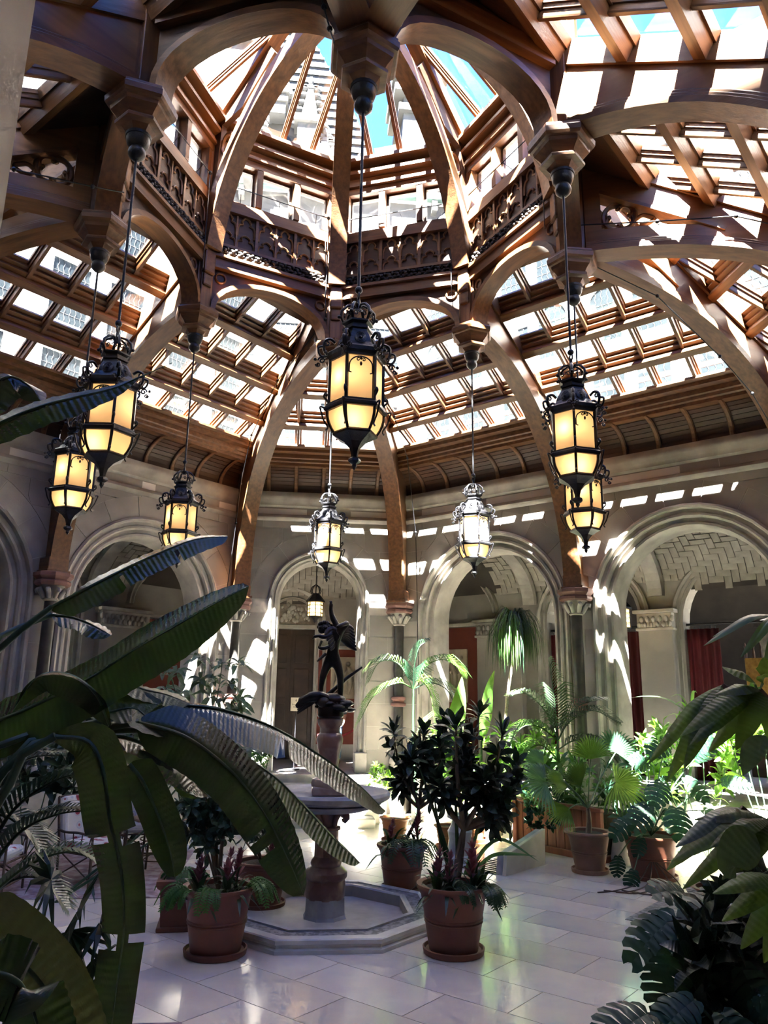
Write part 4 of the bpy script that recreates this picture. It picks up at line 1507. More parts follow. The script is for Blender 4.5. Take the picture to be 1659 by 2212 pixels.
for az, D in ((0, 11.8), (45, 11.0), (315, 11.0), (270, 11.8), (90, 11.8)):
    M = wallM(az)
    MXr = M @ frame((0, 1, 0), (0, 0, 1), (1, 0, 0))
    MB().extr([(D, 6.62), (D + 1.2, 6.62), (D + 1.2, 8.0)], -4.2, 4.2, MXr).build('roof_slope', SLATE, rr)
gr = tag(MB().box(-60, 60, -60, 60, -1.2, -1.0).build('ground', pbr('ground_soil', (.2, .18, .14), None, .9, 2)), 'ground under and around the building', 'ground', None, 'structure')
# ================================================================ LANTERNS
def scroll_pts(c, u, w, r, turns=1.4, n=16, r1=.2):
    """spiral in the plane of axes u, w around c"""
    c, u, w = V(c), V(u), V(w)
    out = []
    for i in range(n + 1):
        t = i / n
        a = 2 * PI * turns * t
        rr = r * (1 - (1 - r1) * t)
        out.append(c + u * rr * math.cos(a) + w * rr * math.sin(a))
    return out


BULB = bpy.data.lights.new('bulb', 'POINT')
BULB.energy = 0.075
BULB.color = (1.0, .66, .36)
BULB.shadow_soft_size = .022


def make_lantern():
    t = empty('hanging_lantern')
    tag(t, 'x', 'lantern', 'hanging lanterns around the octagon')
    up = V((0, 0, 1))
    MB().tube([(0, 0, 5.86), (0, 0, 7.72)], .014, 8).build('rod', IRON, t, 60)
    hk = MB()
    hk.ball((0, 0, 5.86), .035, 10, 8)
    hk.tube([(.0, .03 * math.cos(a), 5.80 + .035 * math.sin(a)) for a in [2 * PI * i / 12 for i in range(12)]], .009, 6, True)
    hk.tube([(0, 0, 5.66), (0, 0, 5.79)], [.03, .012], 8)
    hk.build('hook', IRON, t, 60)
    # crown
    cr = MB()
    cr.lathe([(.115, 5.44), (.135, 5.45), (.135, 5.47), (.11, 5.48), (.11, 5.50), (.14, 5.515), (.14, 5.53), (.12, 5.535)], 6)
    cr.build('crown_band', IRON, t)
    ca = MB()
    for k in range(6):
        a = PI / 3 * k
        r = V((math.cos(a), math.sin(a), 0))
        ca.tube([r * .125 + up * 5.53, r * .15 + up * 5.58, r * .145 + up * 5.64, r * .10 + up * 5.69, r * .04 + up * 5.71, r * .02 + up * 5.68], [.012, .014, .014, .013, .012, .010], 6)
        ca.ball(r * .165 + up * 5.58, .018, 6, 5)
        sd = V((-r.y, r.x, 0))
        for s_ in (-1, 1):
            ca.tube(scroll_pts(r * .125 + sd * s_ * .035 + up * 5.575, sd * s_, up, .028, 1.2, 10), .006, 5)
    ca.build('crown_arms', IRON, t, 60)
    dc = MB()
    dc.lathe([(.12, 5.44), (.125, 5.42), (.145, 5.39), (.165, 5.35), (.18, 5.30), (.215, 5.255), (.25, 5.24), (.265, 5.225), (.265, 5.19), (.245, 5.17), (.245, 5.15), (.2, 5.15)], 6)
    dc = dc.build('dome_cap', IRON, t)
    bs = MB()
    for k in range(1):
        a = PI / 6
        r = V((math.cos(a), math.sin(a), 0))
        sd = V((-r.y, r.x, 0))
        p = r * .152 + up * 5.335
        nn = (r * .8 + up * .3).normalized()
        uu = (up - nn * up.dot(nn)).normalized()
        for rad in (.03, .045, .06):
            bs.tube([p + sd * rad * .75 * math.cos(2 * PI * i / 14) + uu * rad * math.sin(2 * PI * i / 14) + nn * .004 for i in range(14)], .005, 5, True)
        bs.ball(p, .016, 6, 5)
    bse = bs.mesh('cap_ornament', 60)
    for k in range(6):
        link('cap_ornament', bse, dc, Matrix.Rotation(PI / 3 * k, 4, 'Z'), IRON)
    sm = MB()   # one corner scroll, at +x
    x = V((1, 0, 0))
    sm.tube(catmull([(.19, 0, 5.33), (.235, 0, 5.36), (.285, 0, 5.335), (.29, 0, 5.27), (.27, 0, 5.22)], 5), [.014] * 20 + [.012], 6)
    sm.tube(scroll_pts((.265, 0, 5.315), x, up, .03, 1.2, 12), .008, 5)
    sm.tube(catmull([(.25, 0, 5.2), (.30, 0, 5.19), (.33, 0, 5.22), (.335, 0, 5.27), (.30, 0, 5.285)], 4), .011, 6)
    sm.tube(scroll_pts((.305, 0, 5.155), x, up, .032, 1.3, 12), .009, 5)
    sm.tube(scroll_pts((.335, 0, 5.115), x, -up, .022, 1.3, 10), .008, 5)
    sm.ball((.36, 0, 5.16), .016, 6, 5)
    for j in (-1, 1):
        sm.tube(scroll_pts((.27, j * .03, 5.21), V((.5, j, 0)).normalized(), up, .026, 1.2, 10), .007, 5)
    sme = sm.mesh('scroll', 60)
    s2 = MB()
    s2.tube(catmull([(.225, 0, 4.76), (.25, 0, 4.80), (.275, 0, 4.83), (.265, 0, 4.86), (.245, 0, 4.85)], 4), .009, 6)
    s2.ball((.255, 0, 4.845), .015, 6, 5)
    s2.tube(catmull([(.27, 0, 4.73), (.305, 0, 4.735), (.29, 0, 4.68), (.27, 0, 4.62), (.235, 0, 4.56), (.25, 0, 4.53)], 4), .008, 6)
    s2e = s2.mesh('lower_scroll', 60)
    for k in range(6):
        R = Matrix.Rotation(PI / 3 * k, 4, 'Z')
        link('scroll', sme, t, R, IRON)
        link('lower_scroll', s2e, t, R, IRON)
    # frame
    RG, RL = .232, .165
    post = MB().box(RG - .012, RG + .012, -.012, .012, 4.74, 5.16).mesh('corner_post')
    rb = MB()
    q = [(RG + .01, 4.70), (RG + .005, 4.64), (RG - .02, 4.57), (RL + .01, 4.51)]
    rb.tube([(a, 0, b) for a, b in catmull2(q)], .013, 6)
    rbe = rb.mesh('lower_rib', 60)
    pm = MB()
    a0, a1 = V((RG, 0, 0)), V((RG * .5, RG * math.sqrt(3) / 2, 0))
    nn = (a0 + a1).normalized()
    for z0, z1 in ((4.755, 5.155),):
        p = [a0 * .97 + up * z0, a1 * .97 + up * z0, a1 * .97 + up * z1, a0 * .97 + up * z1]
        pm.add(p, [(0, 1, 2, 3)])
    pme = pm.mesh('glass_panel')
    lm = MB()
    qs = catmull2(q)
    vs, fs = [], []
    for i, (r, z) in enumerate(qs):
        vs += [V((r * .97, 0, z)), V((r * .97 * .5, r * .97 * math.sqrt(3) / 2, z))]
        if i:
            fs.append((2 * i - 2, 2 * i - 1, 2 * i + 1, 2 * i))
    lm.add(vs, fs)
    lme = lm.mesh('lower_panel', 60)
    # filigree arch of one panel
    fm = MB()
    ex = (a1 - a0).normalized()
    mid = (a0 + a1) / 2 + nn * .006
    hw = RG / 2 - .018
    arc = [mid + ex * (-hw) + up * 4.99] + [mid + ex * (-hw * math.cos(PI * i / 12)) + up * (5.05 + .085 * math.sin(PI * i / 12)) for i in range(13)] + [mid + ex * hw + up * 4.99]
    fm.tube(arc, .006, 5)
    for s_ in (-1, 1):
        fm.tube(scroll_pts(mid + ex * s_ * .022 + up * 5.105, ex * -s_, up, .02, 1.1, 9), .005, 5)
        fm.tube([mid + ex * s_ * hw + up * 4.99, mid + ex * s_ * (hw - .02) + up * 4.985], .006, 5)
    fm.ball(mid + up * 5.07, .011, 6, 5, (1, 1, 1.8))
    fm.ball(mid + up * 5.12, .011, 6, 5)
    fme = fm.mesh('filigree', 60)
    for k in range(6):
        R = Matrix.Rotation(PI / 3 * k, 4, 'Z')
        link('corner_post', post, t, R, IRON)
        link('lower_rib', rbe, t, R, IRON)
        gp = link('glass_panel', pme, t, R, FROST)
        link('filigree', fme, gp, R, IRON)
        link('lower_panel', lme, t, R, FROST)
    MB().lathe([(.22, 4.70), (.262, 4.70), (.275, 4.715), (.275, 4.735), (.255, 4.75), (.255, 4.765), (.22, 4.765)], 6).build('band', IRON, t)
    MB().lathe([(.15, 4.525), (.185, 4.525), (.195, 4.51), (.19, 4.495), (.15, 4.475), (.09, 4.44), (.045, 4.39), (.03, 4.34), (.028, 4.315), (.05, 4.30), (.055, 4.28), (.04, 4.265), (.02, 4.255), (.022, 4.235), (.012, 4.22), (.004, 4.205)], 6).build('tail', IRON, t)
    for k in range(2):
        a = PI * k + .5
        for z, r in ((4.99, .115), (4.615, .11)):
            b = bpy.data.objects.new('bulb', BULB)
            COL.objects.link(b)
            b.matrix_basis = Matrix.Translation((r * math.cos(a + (0 if z > 4.8 else .6)), r * math.sin(a + (0 if z > 4.8 else .6)), z))
            WM[b] = b.matrix_basis.copy()
            b.parent = t
    return t


def catmull2(q, n=4):
    return [(p.x, p.y) for p in catmull([V((a, b, 0)) for a, b in q], n)]


lan = make_lantern()
ll = {0: 'smaller far lantern hanging over the statue', 45: 'lantern hanging alone right of the statue, near the palms', 90: 'rear lantern partly hidden by the nearer right one',
      135: 'front lantern of the overlapping right pair', 180: 'largest lantern hanging nearest in the centre', 225: 'large lantern at the left crossed by a dark leaf tip',
      270: 'lantern lowest at the left, behind the leaf-crossed one', 315: 'lantern whose lower half is hidden by a green leaf'}
for k in (0, 45, 90, 135, 180, 225, 270, 315):
    a = math.radians(k)
    M = Matrix.Translation((3.2 * math.sin(a), 3.2 * math.cos(a), 0)) @ Matrix.Rotation(math.radians({180: 6, 0: 36, 45: 34, 90: 32, 135: 10, 225: -6, 270: 30, 315: 2}[k]), 4, 'Z')
    if k == 0:
        lan.matrix_basis = M
        WM_l = M
        lan['label'] = ll[k]
    else:
        c = dup(lan, M, ll[k])
        for ch in c.children:
            pass


# smaller filigree lanterns in the gallery
def gallery_lantern(label, x, y, ztip, zc, s=1.0):
    t = empty('gallery_lantern', (x, y, ztip))
    tag(t, label, 'lantern', 'filigree gallery lanterns')
    B = Matrix.Translation((x, y, ztip)) @ Matrix.Scale(s, 4)
    up = V((0, 0, 1))
    MB().tube([(x, y, ztip + 1.0 * s), (x, y, zc)], .012, 6).build('rod', IRON, t)
    MB().lathe([(.01, 0), (.03, .03), (.05, .06), (.11, .12), (.2, .15), (.2, .17)], 8, M=B).build('tail', IRON, t)
    MB().lathe([(.19, .16), (.185, .52)], 8, M=B).build('glass', FROST, t, 30)
    cg = MB()
    for k in range(8):
        a = PI / 4 * k
        r = V((math.cos(a), math.sin(a), 0)) * .2
        cg.tube([B @ (r + up * .16), B @ (r + up * .53)], .012 * s, 5)
        sd = V((-math.sin(a + PI / 8), math.cos(a + PI / 8), 0))
        r2 = V((math.cos(a + PI / 8), math.sin(a + PI / 8), 0)) * .19
        for zz in (.24, .34, .44):
            for q in (-1, 1):
                cg.tube([B @ p for p in scroll_pts(r2 + sd * q * .03 + up * zz, sd * q, up, .033, 1.1, 8)], .007 * s, 4)
    cg.build('filigree_cage', IRON, t, 60)
    MB().lathe([(.2, .52), (.245, .53), (.245, .57), (.2, .62), (.14, .7), (.1, .74), (.1, .76)], 8, M=B).build('cap', IRON, t)
    cr = MB()
    for k in range(8):
        a = PI / 4 * k
        r = V((math.cos(a), math.sin(a), 0))
        cr.tube([B @ (r * .10 + up * .74), B @ (r * .14 + up * .82), B @ (r * .10 + up * .93), B @ (up * 1.0)], .011 * s, 5)
    cr.build('crown', IRON, t, 60)
    L = bpy.data.lights.new('gallery_bulb', 'POINT')
    L.energy = 1.0 * s
    L.color = (1, .72, .36)
    L.shadow_soft_size = .05
    b = bpy.data.objects.new('bulb', L)
    COL.objects.link(b)
    b.matrix_basis = B @ Matrix.Translation((0, 0, .34))
    b.parent = t
    b.matrix_parent_inverse = WM[t].inverted()
    return t


gallery_lantern('small glowing filigree lantern in the arch behind the statue', -.05, 9.7, 4.15, 6.05, .95)
p_ = wallM(45) @ V((-.02, 9.0, 0))
gallery_lantern('glowing filigree lantern hanging inside the right-hand arch', p_.x, p_.y, 3.72, 6.05, 1.05)

# ================================================================ FOUNTAIN
fo = empty('fountain', (0, 0, 0))
tag(fo, 'marble fountain with octagonal pool, red column and round bowl', 'fountain')
C8 = math.cos(PI / 8)


def oct_(mb, prof, c=(0, 0, 0)):
    return mb.lathe([(r / C8, z) for r, z in prof], 8, c, None, PI / 8)


def ring8(name, prof, mat, parent):
    """closed octagonal ring from a closed profile (apothem, z)"""
    m = MB()
    fr = []
    for k in range(8):
        a = PI / 8 + PI / 4 * k
        fr.append((V((0, 0, 0)), V((math.cos(a), math.sin(a), 0)) / C8, V((0, 0, 1))))
    return m.sweep(prof, fr, True).build(name, mat, parent)


ring8('kerb', [(1.24, 0), (1.24, .035), (1.21, .05), (1.21, .075), (1.23, .085), (1.23, .12), (1.215, .13), (1.11, .13), (1.11, 0)], pbr('kerb_stone', (.62, .59, .53), (.5, .47, .42), .35, 4, detail=8), fo)
ring8('mosaic_band', [(1.11, 0), (1.11, .122), (.945, .122), (.945, 0)], MOSAIC, fo)
ring8('inner_kerb', [(.945, 0), (.945, .14), (.90, .145), (.885, .13), (.885, 0)], POOLSTONE, fo)
oct_(MB(), [(.90, -.02), (.90, .015)]).build('pool_floor', POOLSTONE, fo)
MB().lathe([(.045, .012), (.05, .02), (.045, .026), (.02, .027)], 14, (.5, -.52, 0)).build('drain', IRON, fo)
oct_(MB(), [(.235, .01), (.215, .05), (.21, .22)]).build('plinth', GREYSTONE, fo)
MB().lathe([(.215, .21), (.22, .26), (.225, .36), (.215, .40), (.24, .43), (.24, .48), (.20, .52), (.165, .54), (.175, .57), (.165, .60), (.145, .62), (.135, .64)], 24).build('column_base', ROUGE, fo, 40)
MB().lathe([(.135, .63), (.13, .92)], 10).build('column_shaft', ROUGE, fo)
MB().lathe([(.13, .91), (.155, .92), (.155, .945), (.12, .955), (.11, 1.0), (.12, 1.08), (.17, 1.13)], 20).build('capital', ROUGE, fo, 40)
br = MB()
for k in range(4):
    a = PI / 4 + PI / 2 * k
    r = V((math.cos(a), math.sin(a), 0))
    u = V((0, 0, 1))
    br.tube(catmull([r * .10 + u * .96, r * .13 + u * 1.04, r * .19 + u * 1.11, r * .26 + u * 1.115, r * .285 + u * 1.07, r * .265 + u * 1.035, r * .25 + u * 1.06], 4), [.035] * 10 + [.042] * 8 + [.03] * 7, 8)
br.build('brackets', ROUGE, fo, 60)
MB().lathe([(.12, 1.10), (.25, 1.105), (.42, 1.13), (.58, 1.18), (.62, 1.21), (.60, 1.225), (.66, 1.235), (.705, 1.265), (.715, 1.305), (.69, 1.335), (.655, 1.335), (.62, 1.32), (.3, 1.29), (.1, 1.285)], 48).build('bowl', GREYSTONE, fo, 40)
MB().box(-.19, .19, -.19, .19, 1.29, 1.385).build('pedestal_block', ROUGE, fo, bevel=.02)
MB().lathe([(.195, 1.38), (.2, 1.42), (.185, 1.46), (.14, 1.48), (.13, 1.50), (.135, 1.52), (.12, 1.54)], 28).build('pedestal_base', ROUGE, fo, 40)
MB().lathe([(.12, 1.52), (.105, 1.58), (.12, 1.72), (.15, 1.86), (.155, 1.90), (.14, 1.95), (.115, 1.97), (.11, 2.02), (.14, 2.06), (.15, 2.09), (.15, 2.12), (.12, 2.135)], 28).build('pedestal_vase', ROUGE, fo, 40)


# ================================================================ BRONZE STATUE
def skin_mesh(name, verts, edges, radii, mat, parent=None, root=0, sub=2, M=None):
    me = bpy.data.meshes.new(name)
    me.from_pydata(verts, edges, [])
    o = link(name, me, parent, M, mat)
    sk = o.modifiers.new('skin', 'SKIN')
    sk.use_smooth_shade = True
    lay = me.skin_vertices[0] if me.skin_vertices else None
    if lay is None:
        bpy.context.view_layer.objects.active = o
        bpy.ops.mesh.customdata_skin_add()
        lay = me.skin_vertices[0]
    for i, r in enumerate(radii):
        rr = r if isinstance(r, tuple) else (r, r)
        lay.data[i].radius = rr
        lay.data[i].use_root = (i == root)
    sb = o.modifiers.new('smooth', 'SUBSURF')
    sb.levels = sb.render_levels = sub
    return o


st = empty('bronze_statue', (0, 0, 2.14))
tag(st, 'dark bronze winged boy with raised arm standing over a bird on the fountain', 'statue')


def sp(px, py, y=0.0):
    return ((px - 709) * .0055, y, 2.14 + (1550 - py) * .0054)


J = [  # name, position, radius
    (sp(708, 1428), .075), (sp(709, 1408), .068), (sp(712, 1385), .082), (sp(714, 1366), .088), (sp(707, 1355, -.01), .042), (sp(692, 1358, -.03), .068), (sp(684, 1362, -.04), .062), (sp(679, 1370, -.05), .035),
    (sp(716, 1352), .05), (sp(705, 1330), .036), (sp(702, 1313), .026), (sp(701, 1307), .028), (sp(699, 1297), .011), (sp(703, 1296), .012), (sp(705, 1298), .010), (sp(707, 1305), .009),
    (sp(728, 1358, .04), .052), (sp(741, 1344, .0), .036), (sp(726, 1352, -.06), .028), (sp(716, 1357, -.07), .026),
    (sp(720, 1432, .01), .066), (sp(727, 1462, -.03), .045), (sp(729, 1490, .0), .038), (sp(729, 1513, .01), .026), (sp(722, 1521, -.07), .022), (sp(719, 1522, -.11), .014),
    (sp(699, 1434, .0), .064), (sp(690, 1462, -.05), .044), (sp(687, 1484, .02), .034), (sp(688, 1497, .03), .026), (sp(692, 1503, -.05), .022), (sp(694, 1503, -.09), .014),
]
E_ = [(0, 1), (1, 2), (2, 3), (3, 4), (4, 5), (5, 6), (6, 7), (3, 8), (8, 9), (9, 10), (10, 11), (11, 12), (11, 13), (11, 14), (11, 15), (3, 16), (16, 17), (17, 18), (18, 19), (0, 20), (20, 21), (21, 22), (22, 23), (23, 24), (24, 25), (0, 26), (26, 27), (27, 28), (28, 29), (29, 30), (30, 31)]
skin_mesh('body', [j[0] for j in J], E_, [j[1] for j in J], BRONZE, st)
hr = MB()
rnd = random.Random(5)
for i in range(26):
    a, b = rnd.uniform(0, 2 * PI), rnd.uniform(-.3, 1.2)
    c = V(sp(689, 1357, -.03))
    hr.ball(c + V((math.cos(a) * math.cos(b), math.sin(a) * math.cos(b), math.sin(b))) * .066, .024, 6, 5)
hr.build('curls', BRONZE, st, 60)


def wing(root, tip, low, n=6, th=.02):
    m = MB()
    root, tip, low = V(root), V(tip), V(low)
    for i in range(n):
        t = i / (n - 1)
        e = tip.lerp(low, t)
        b = root.lerp(root + (low - tip) * .25, t)
        mid = b.lerp(e, .55) + V((0, .05, .045 * (1 - t)))
        m.tube(catmull([b, mid, e], 5), [.03, .036, .04, .042, .042, .04, .038, .034, .028, .02, .008], 6)
    return m


wing(sp(724, 1362, .06), sp(757, 1357, .15), sp(763, 1404, .12), 7).build('wing', BRONZE, st, 60)
wing(sp(716, 1364, -.06), sp(690, 1374, -.16), sp(704, 1408, -.12), 6).build('wing', BRONZE, st, 60)
sc = MB()
sc.tube(catmull([sp(705, 1372, -.1), sp(690, 1380, -.14), sp(678, 1378, -.14), sp(668, 1380, -.14), sp(664, 1385, -.14)], 5), [.026] * 10 + [.02] * 6 + [.01] * 5, 7)
sc.tube(catmull([sp(700, 1400, -.1), sp(688, 1404, -.13), sp(680, 1402, -.13), sp(682, 1394, -.13), sp(684, 1388, -.12)], 5), [.022] * 12 + [.015] * 9, 7)
sc.build('arm', BRONZE, st, 60)
MB().tube([sp(700, 1505, .05), sp(742, 1466, .1), sp(776, 1441, .12)], [.03, .024, .012], 7).build('branch', BRONZE, st, 60)
MB().tube([sp(694, 1415, -.08), sp(680, 1428, -.12), sp(676, 1432, -.12)], [.02, .015, .008], 6).build('quiver', BRONZE, st, 60)
bd = MB()
bd.ball(sp(712, 1512, .02), .12, 12, 9, (1.35, 1.0, .62))
bd.ball(sp(692, 1518, -.1), .062, 10, 8, (1.2, 1, 1))
bd.tube(catmull([sp(700, 1510, -.05), sp(686, 1505, -.08), sp(664, 1508, -.08), sp(645, 1518, -.06), sp(636, 1530, -.05)], 5), [.05] * 6 + [.06] * 5 + [.05] * 5 + [.03] * 4 + [.008], 8)
for i in range(5):
    bd.tube([sp(672, 1506 + i * 3, -.09 + i * .012), sp(652, 1515 + i * 4, -.08 + i * .01), sp(638, 1527 + i * 4, -.06)], [.02, .02, .006], 5)
bd.build('bird', BRONZE, st, 60)
rk = MB()
rnd = random.Random(2)
for i in range(60):
    a = rnd.uniform(0, 2 * PI)
    r = rnd.uniform(0, .21)
    rk.ball((r * .95 * math.cos(a) + .06, r * .8 * math.sin(a), 2.285 + rnd.uniform(-.06, .045)), rnd.uniform(.03, .065), 6, 5, (1.4, 1, .55))
rk.build('rock', BRONZE, st, 60)
MB().lathe([(.14, 2.14), (.155, 2.16), (.15, 2.2), (.16, 2.26), (.12, 2.28)], 20).build('collar', BRONZE, st, 40)

# ================================================================ GALLERY FURNISHINGS
pM = wallM(45)


def curtain(label, M, x0, x1, D, z0, z1, group):
    t = empty('curtain', M @ V(((x0 + x1) / 2, D, z0)))
    tag(t, label, 'curtain', group)
    n = 40
    vs, fs = [], []
    for j, z in enumerate((z0, z0 + .6, (z0 + z1) / 2, z1 - .3, z1)):
        for i in range(n + 1):
            u = i / n
            vs.append(M @ V((x0 + (x1 - x0) * u, D + .05 * math.sin(u * 9 * PI) * (1 - .25 * j / 4), z)))
    for j in range(4):
        for i in range(n):
            a = j * (n + 1) + i
            fs.append((a, a + 1, a + n + 2, a + n + 1))
    o = MB().add(vs, fs).build('drape', CURTAIN, t, 60)
    so = o.modifiers.new('thick', 'SOLIDIFY')
    so.thickness = .012
    rg = MB()
    for i in range(6):
        x = x0 + (x1 - x0) * (i + .5) / 6
        rg.tube([M @ V((x, D + .03 * math.cos(a), z1 + .03 + .03 * math.sin(a))) for a in [2 * PI * k / 10 for k in range(10)]], .006, 5, True)
    rg.build('rings', IRON, t, 60)
    return t


curtain('dark red curtain in the gallery arch just left of the sun-spotted column', pM, -2.45, -1.75, 10.6, GZ, 3.95, 'red curtains in the gallery')
curtain('dark red curtain under the filigree lantern in the right arch', pM, -.85, -.15, 10.6, GZ, 3.95, 'red curtains in the gallery')
curtain('red velvet curtain beside the carved pier near the right edge', pM, .84, 1.5, 10.6, GZ, 3.95, 'red curtains in the gallery')
for lab, x0, x1 in (('dark curtain rod across the gallery arch by the middle column', -2.5, -.12), ('dark curtain rod across the wide arch near the right edge', .8, 3.4)):
    rt = empty('curtain_rod', pM @ V(((x0 + x1) / 2, 10.62, 4.05)))
    tag(rt, lab, 'curtain rod')
    MB().tube([pM @ V((x0, 10.62, 4.05)), pM @ V((x1, 10.62, 4.05))], .03, 8).build('rod', IRON, rt, 60)
    for s_, xx in ((-1, x0), (1, x1)):
        MB().ball(pM @ V((xx, 10.62, 4.05)), .05, 8, 6).build('finial', IRON, rt, 60)
TAP = pbr('tapestry', (.16, .14, .10), (.07, .07, .06), .95, 7, detail=5, c3=(.24, .21, .16), s3=3)
tp = empty('tapestry', pM @ V((2.6, 13.6, 2)))
tag(tp, 'large muted tapestry hanging in the room beyond the right arch', 'tapestry')
MB().box(1.6, 4.2, 13.6, 13.64, 1.5, 4.2, pM).build('cloth', TAP, tp)
MB().box(1.5, 4.3, 13.58, 13.66, 4.2, 4.28, pM).build('border', CARVED, tp)
cb = empty('carved_cabinet', pM @ V((1.75, 12.3, GZ)))
tag(cb, 'carved wooden cabinet with gilt panel beyond the red curtain', 'cabinet')
MB().box(1.5, 2.1, 12.2, 12.6, GZ, 2.3, pM).build('body', WOOD_D, cb, bevel=.02)
MB().box(1.46, 2.14, 12.16, 12.62, 2.3, 2.4, pM).build('top', WOOD, cb, bevel=.02)
MB().box(1.52, 2.08, 12.4, 12.5, 2.4, 3.4, pM).build('upper_panel', pbr('gilt', (.5, .3, .08), (.3, .16, .05), .35, 9, metal=.6), cb, bevel=.02)
for x in (1.55, 1.72, 1.88, 2.05):
    MB().lathe([(.03, 3.4), (.035, 3.5), (.02, 3.6), (.03, 3.66), (.004, 3.75)], 8, pM @ V((x, 12.45, 0))).build('spindle', WOOD_D, cb, 60)


def relief(label, M, x0, x1, D, z0, z1, seed):
    t = empty('relief_panel', M @ V(((x0 + x1) / 2, D, z0)))
    tag(t, label, 'relief')
    MB().box(x0, x1, D - .05, D, z0, z1, M).build('slab', CREAM, t, bevel=.01)
    fg = MB()
    rnd = random.Random(seed)
    for i in range(3):
        cx = x0 + (x1 - x0) * (.22 + .28 * i)
        h = z1 - z0
        fg.tube(catmull([M @ V((cx + rnd.uniform(-.06, .06), D - .05, z0 + h * q)) for q in (.1, .3, .5, .68, .76)], 3), [.05, .06, .065, .07, .075, .07, .065, .07, .08, .07, .05, .035, .03], 7)
        fg.ball(M @ V((cx, D - .06, z0 + h * .83)), .06, 8, 6)
        fg.tube([M @ V((cx, D - .07, z0 + h * .66)), M @ V((cx + .13, D - .09, z0 + h * .55)), M @ V((cx + .2, D - .08, z0 + h * .68))], .03, 6)
    fg.build('figures', CREAM, t, 60)
    return t


relief('cream relief panel on the red wall beside the arching palm', pM, -5.5, -4.72, 10.35, 2.3, 3.66, 1)
relief('cream relief panel on the red wall right of the statue', wallM(0), .45, 1.35, 11.37, 2.35, 3.42, 4)

# dark doors behind the statue
dr = empty('door_1', (-.62, 11.7, GZ))
tag(dr, 'dark panelled double door under the carved tympanum', 'door', None, 'structure')
DOORW = pbr('dark_door_wood', (.05, .03, .022), (.03, .018, .014), .5, 4)
for s_ in (-1, 1):
    lf = MB().box(-.62 + (0 if s_ > 0 else -.6), -.62 + (.6 if s_ > 0 else 0), 11.62, 11.68, GZ, 4.16).build('door_leaf', DOORW, dr, bevel=.01)
    for z0, z1 in ((1.1, 2.2), (2.35, 3.1), (3.25, 4.0)):
        MB().box(-.62 + s_ * .3 - .2, -.62 + s_ * .3 + .2, 11.59, 11.63, z0, z1).build('door_panel', DOORW, lf, bevel=.015)

# information sign on a stand
sg = empty('sign_stand', (-.42, 8.75, GZ))
tag(sg, 'cream information sign on a thin stand reading 6 Breakfast Room', 'sign')
PAPER = pbr('sign_card', (.62, .55, .42), (.56, .5, .38), .6, 6)
INK = pbr('sign_ink', (.06, .05, .04), None, .7, 6)
MB().box(-.545, -.295, 8.74, 8.755, 2.06, 2.36).build('card', PAPER, sg, bevel=.006)
MB().tube([(-.42, 8.77, GZ), (-.42, 8.77, 2.1)], .012, 8).build('pole', IRON, sg, 60)
MB().lathe([(.14, GZ), (.14, GZ + .02), (.02, GZ + .035)], 20, (-.42, 8.77, 0)).build('foot', IRON, sg, 60)


def text(body, size, loc, parent, mat, name):
    cu = bpy.data.curves.new(name, 'FONT')
    cu.body = body
    cu.size = size
    cu.align_x = 'CENTER'
    cu.extrude = .001
    tmp = bpy.data.objects.new(name, cu)
    COL.objects.link(tmp)
    dg = bpy.context.evaluated_depsgraph_get()
    me = bpy.data.meshes.new_from_object(tmp.evaluated_get(dg))
    bpy.data.objects.remove(tmp)
    me.materials.clear()
    return link(name, me, parent, Matrix.Translation(loc) @ Matrix.Rotation(PI / 2, 4, 'X'), mat)


text('6', .09, (-.42, 8.737, 2.27), sg, INK, 'numeral')
text('Breakfast', .05, (-.42, 8.737, 2.19), sg, INK, 'lettering')
text('Room', .05, (-.42, 8.737, 2.135), sg, INK, 'lettering')

# rope barrier and visitor in the doorway
rp = empty('rope_barrier', (.86, 9.3, GZ))
tag(rp, 'red velvet rope on a small post in the doorway behind the statue', 'rope barrier')
MB().lathe([(.13, GZ), (.13, GZ + .02), (.02, GZ + .05), (.02, 1.75), (.035, 1.78), (.02, 1.82)], 14, (1.05, 9.3, 0)).build('post', IRON, rp, 60)
MB().tube(catmull([(1.05, 9.3, 1.72), (.8, 9.3, 1.56), (.45, 9.3, 1.46), (.1, 9.3, 1.52)], 5), .025, 8).build('rope', pbr('red_rope', (.35, .03, .05), None, .8, 20), rp, 60)
ps = empty('person', (.55, 10.3, GZ))
tag(ps, 'visitor in dark top and blue jeans standing in the gallery behind the statue', 'person')
JEANS = pbr('jeans', (.10, .15, .24), (.07, .10, .17), .85, 20)
TOP = pbr('dark_shirt', (.03, .035, .05), None, .85, 12)
SKIN = pbr('skin', (.45, .27, .19), (.40, .23, .16), .5, 6)


def PP(x, y, z):
    return (.55 + x, 10.3 + y, GZ + z)


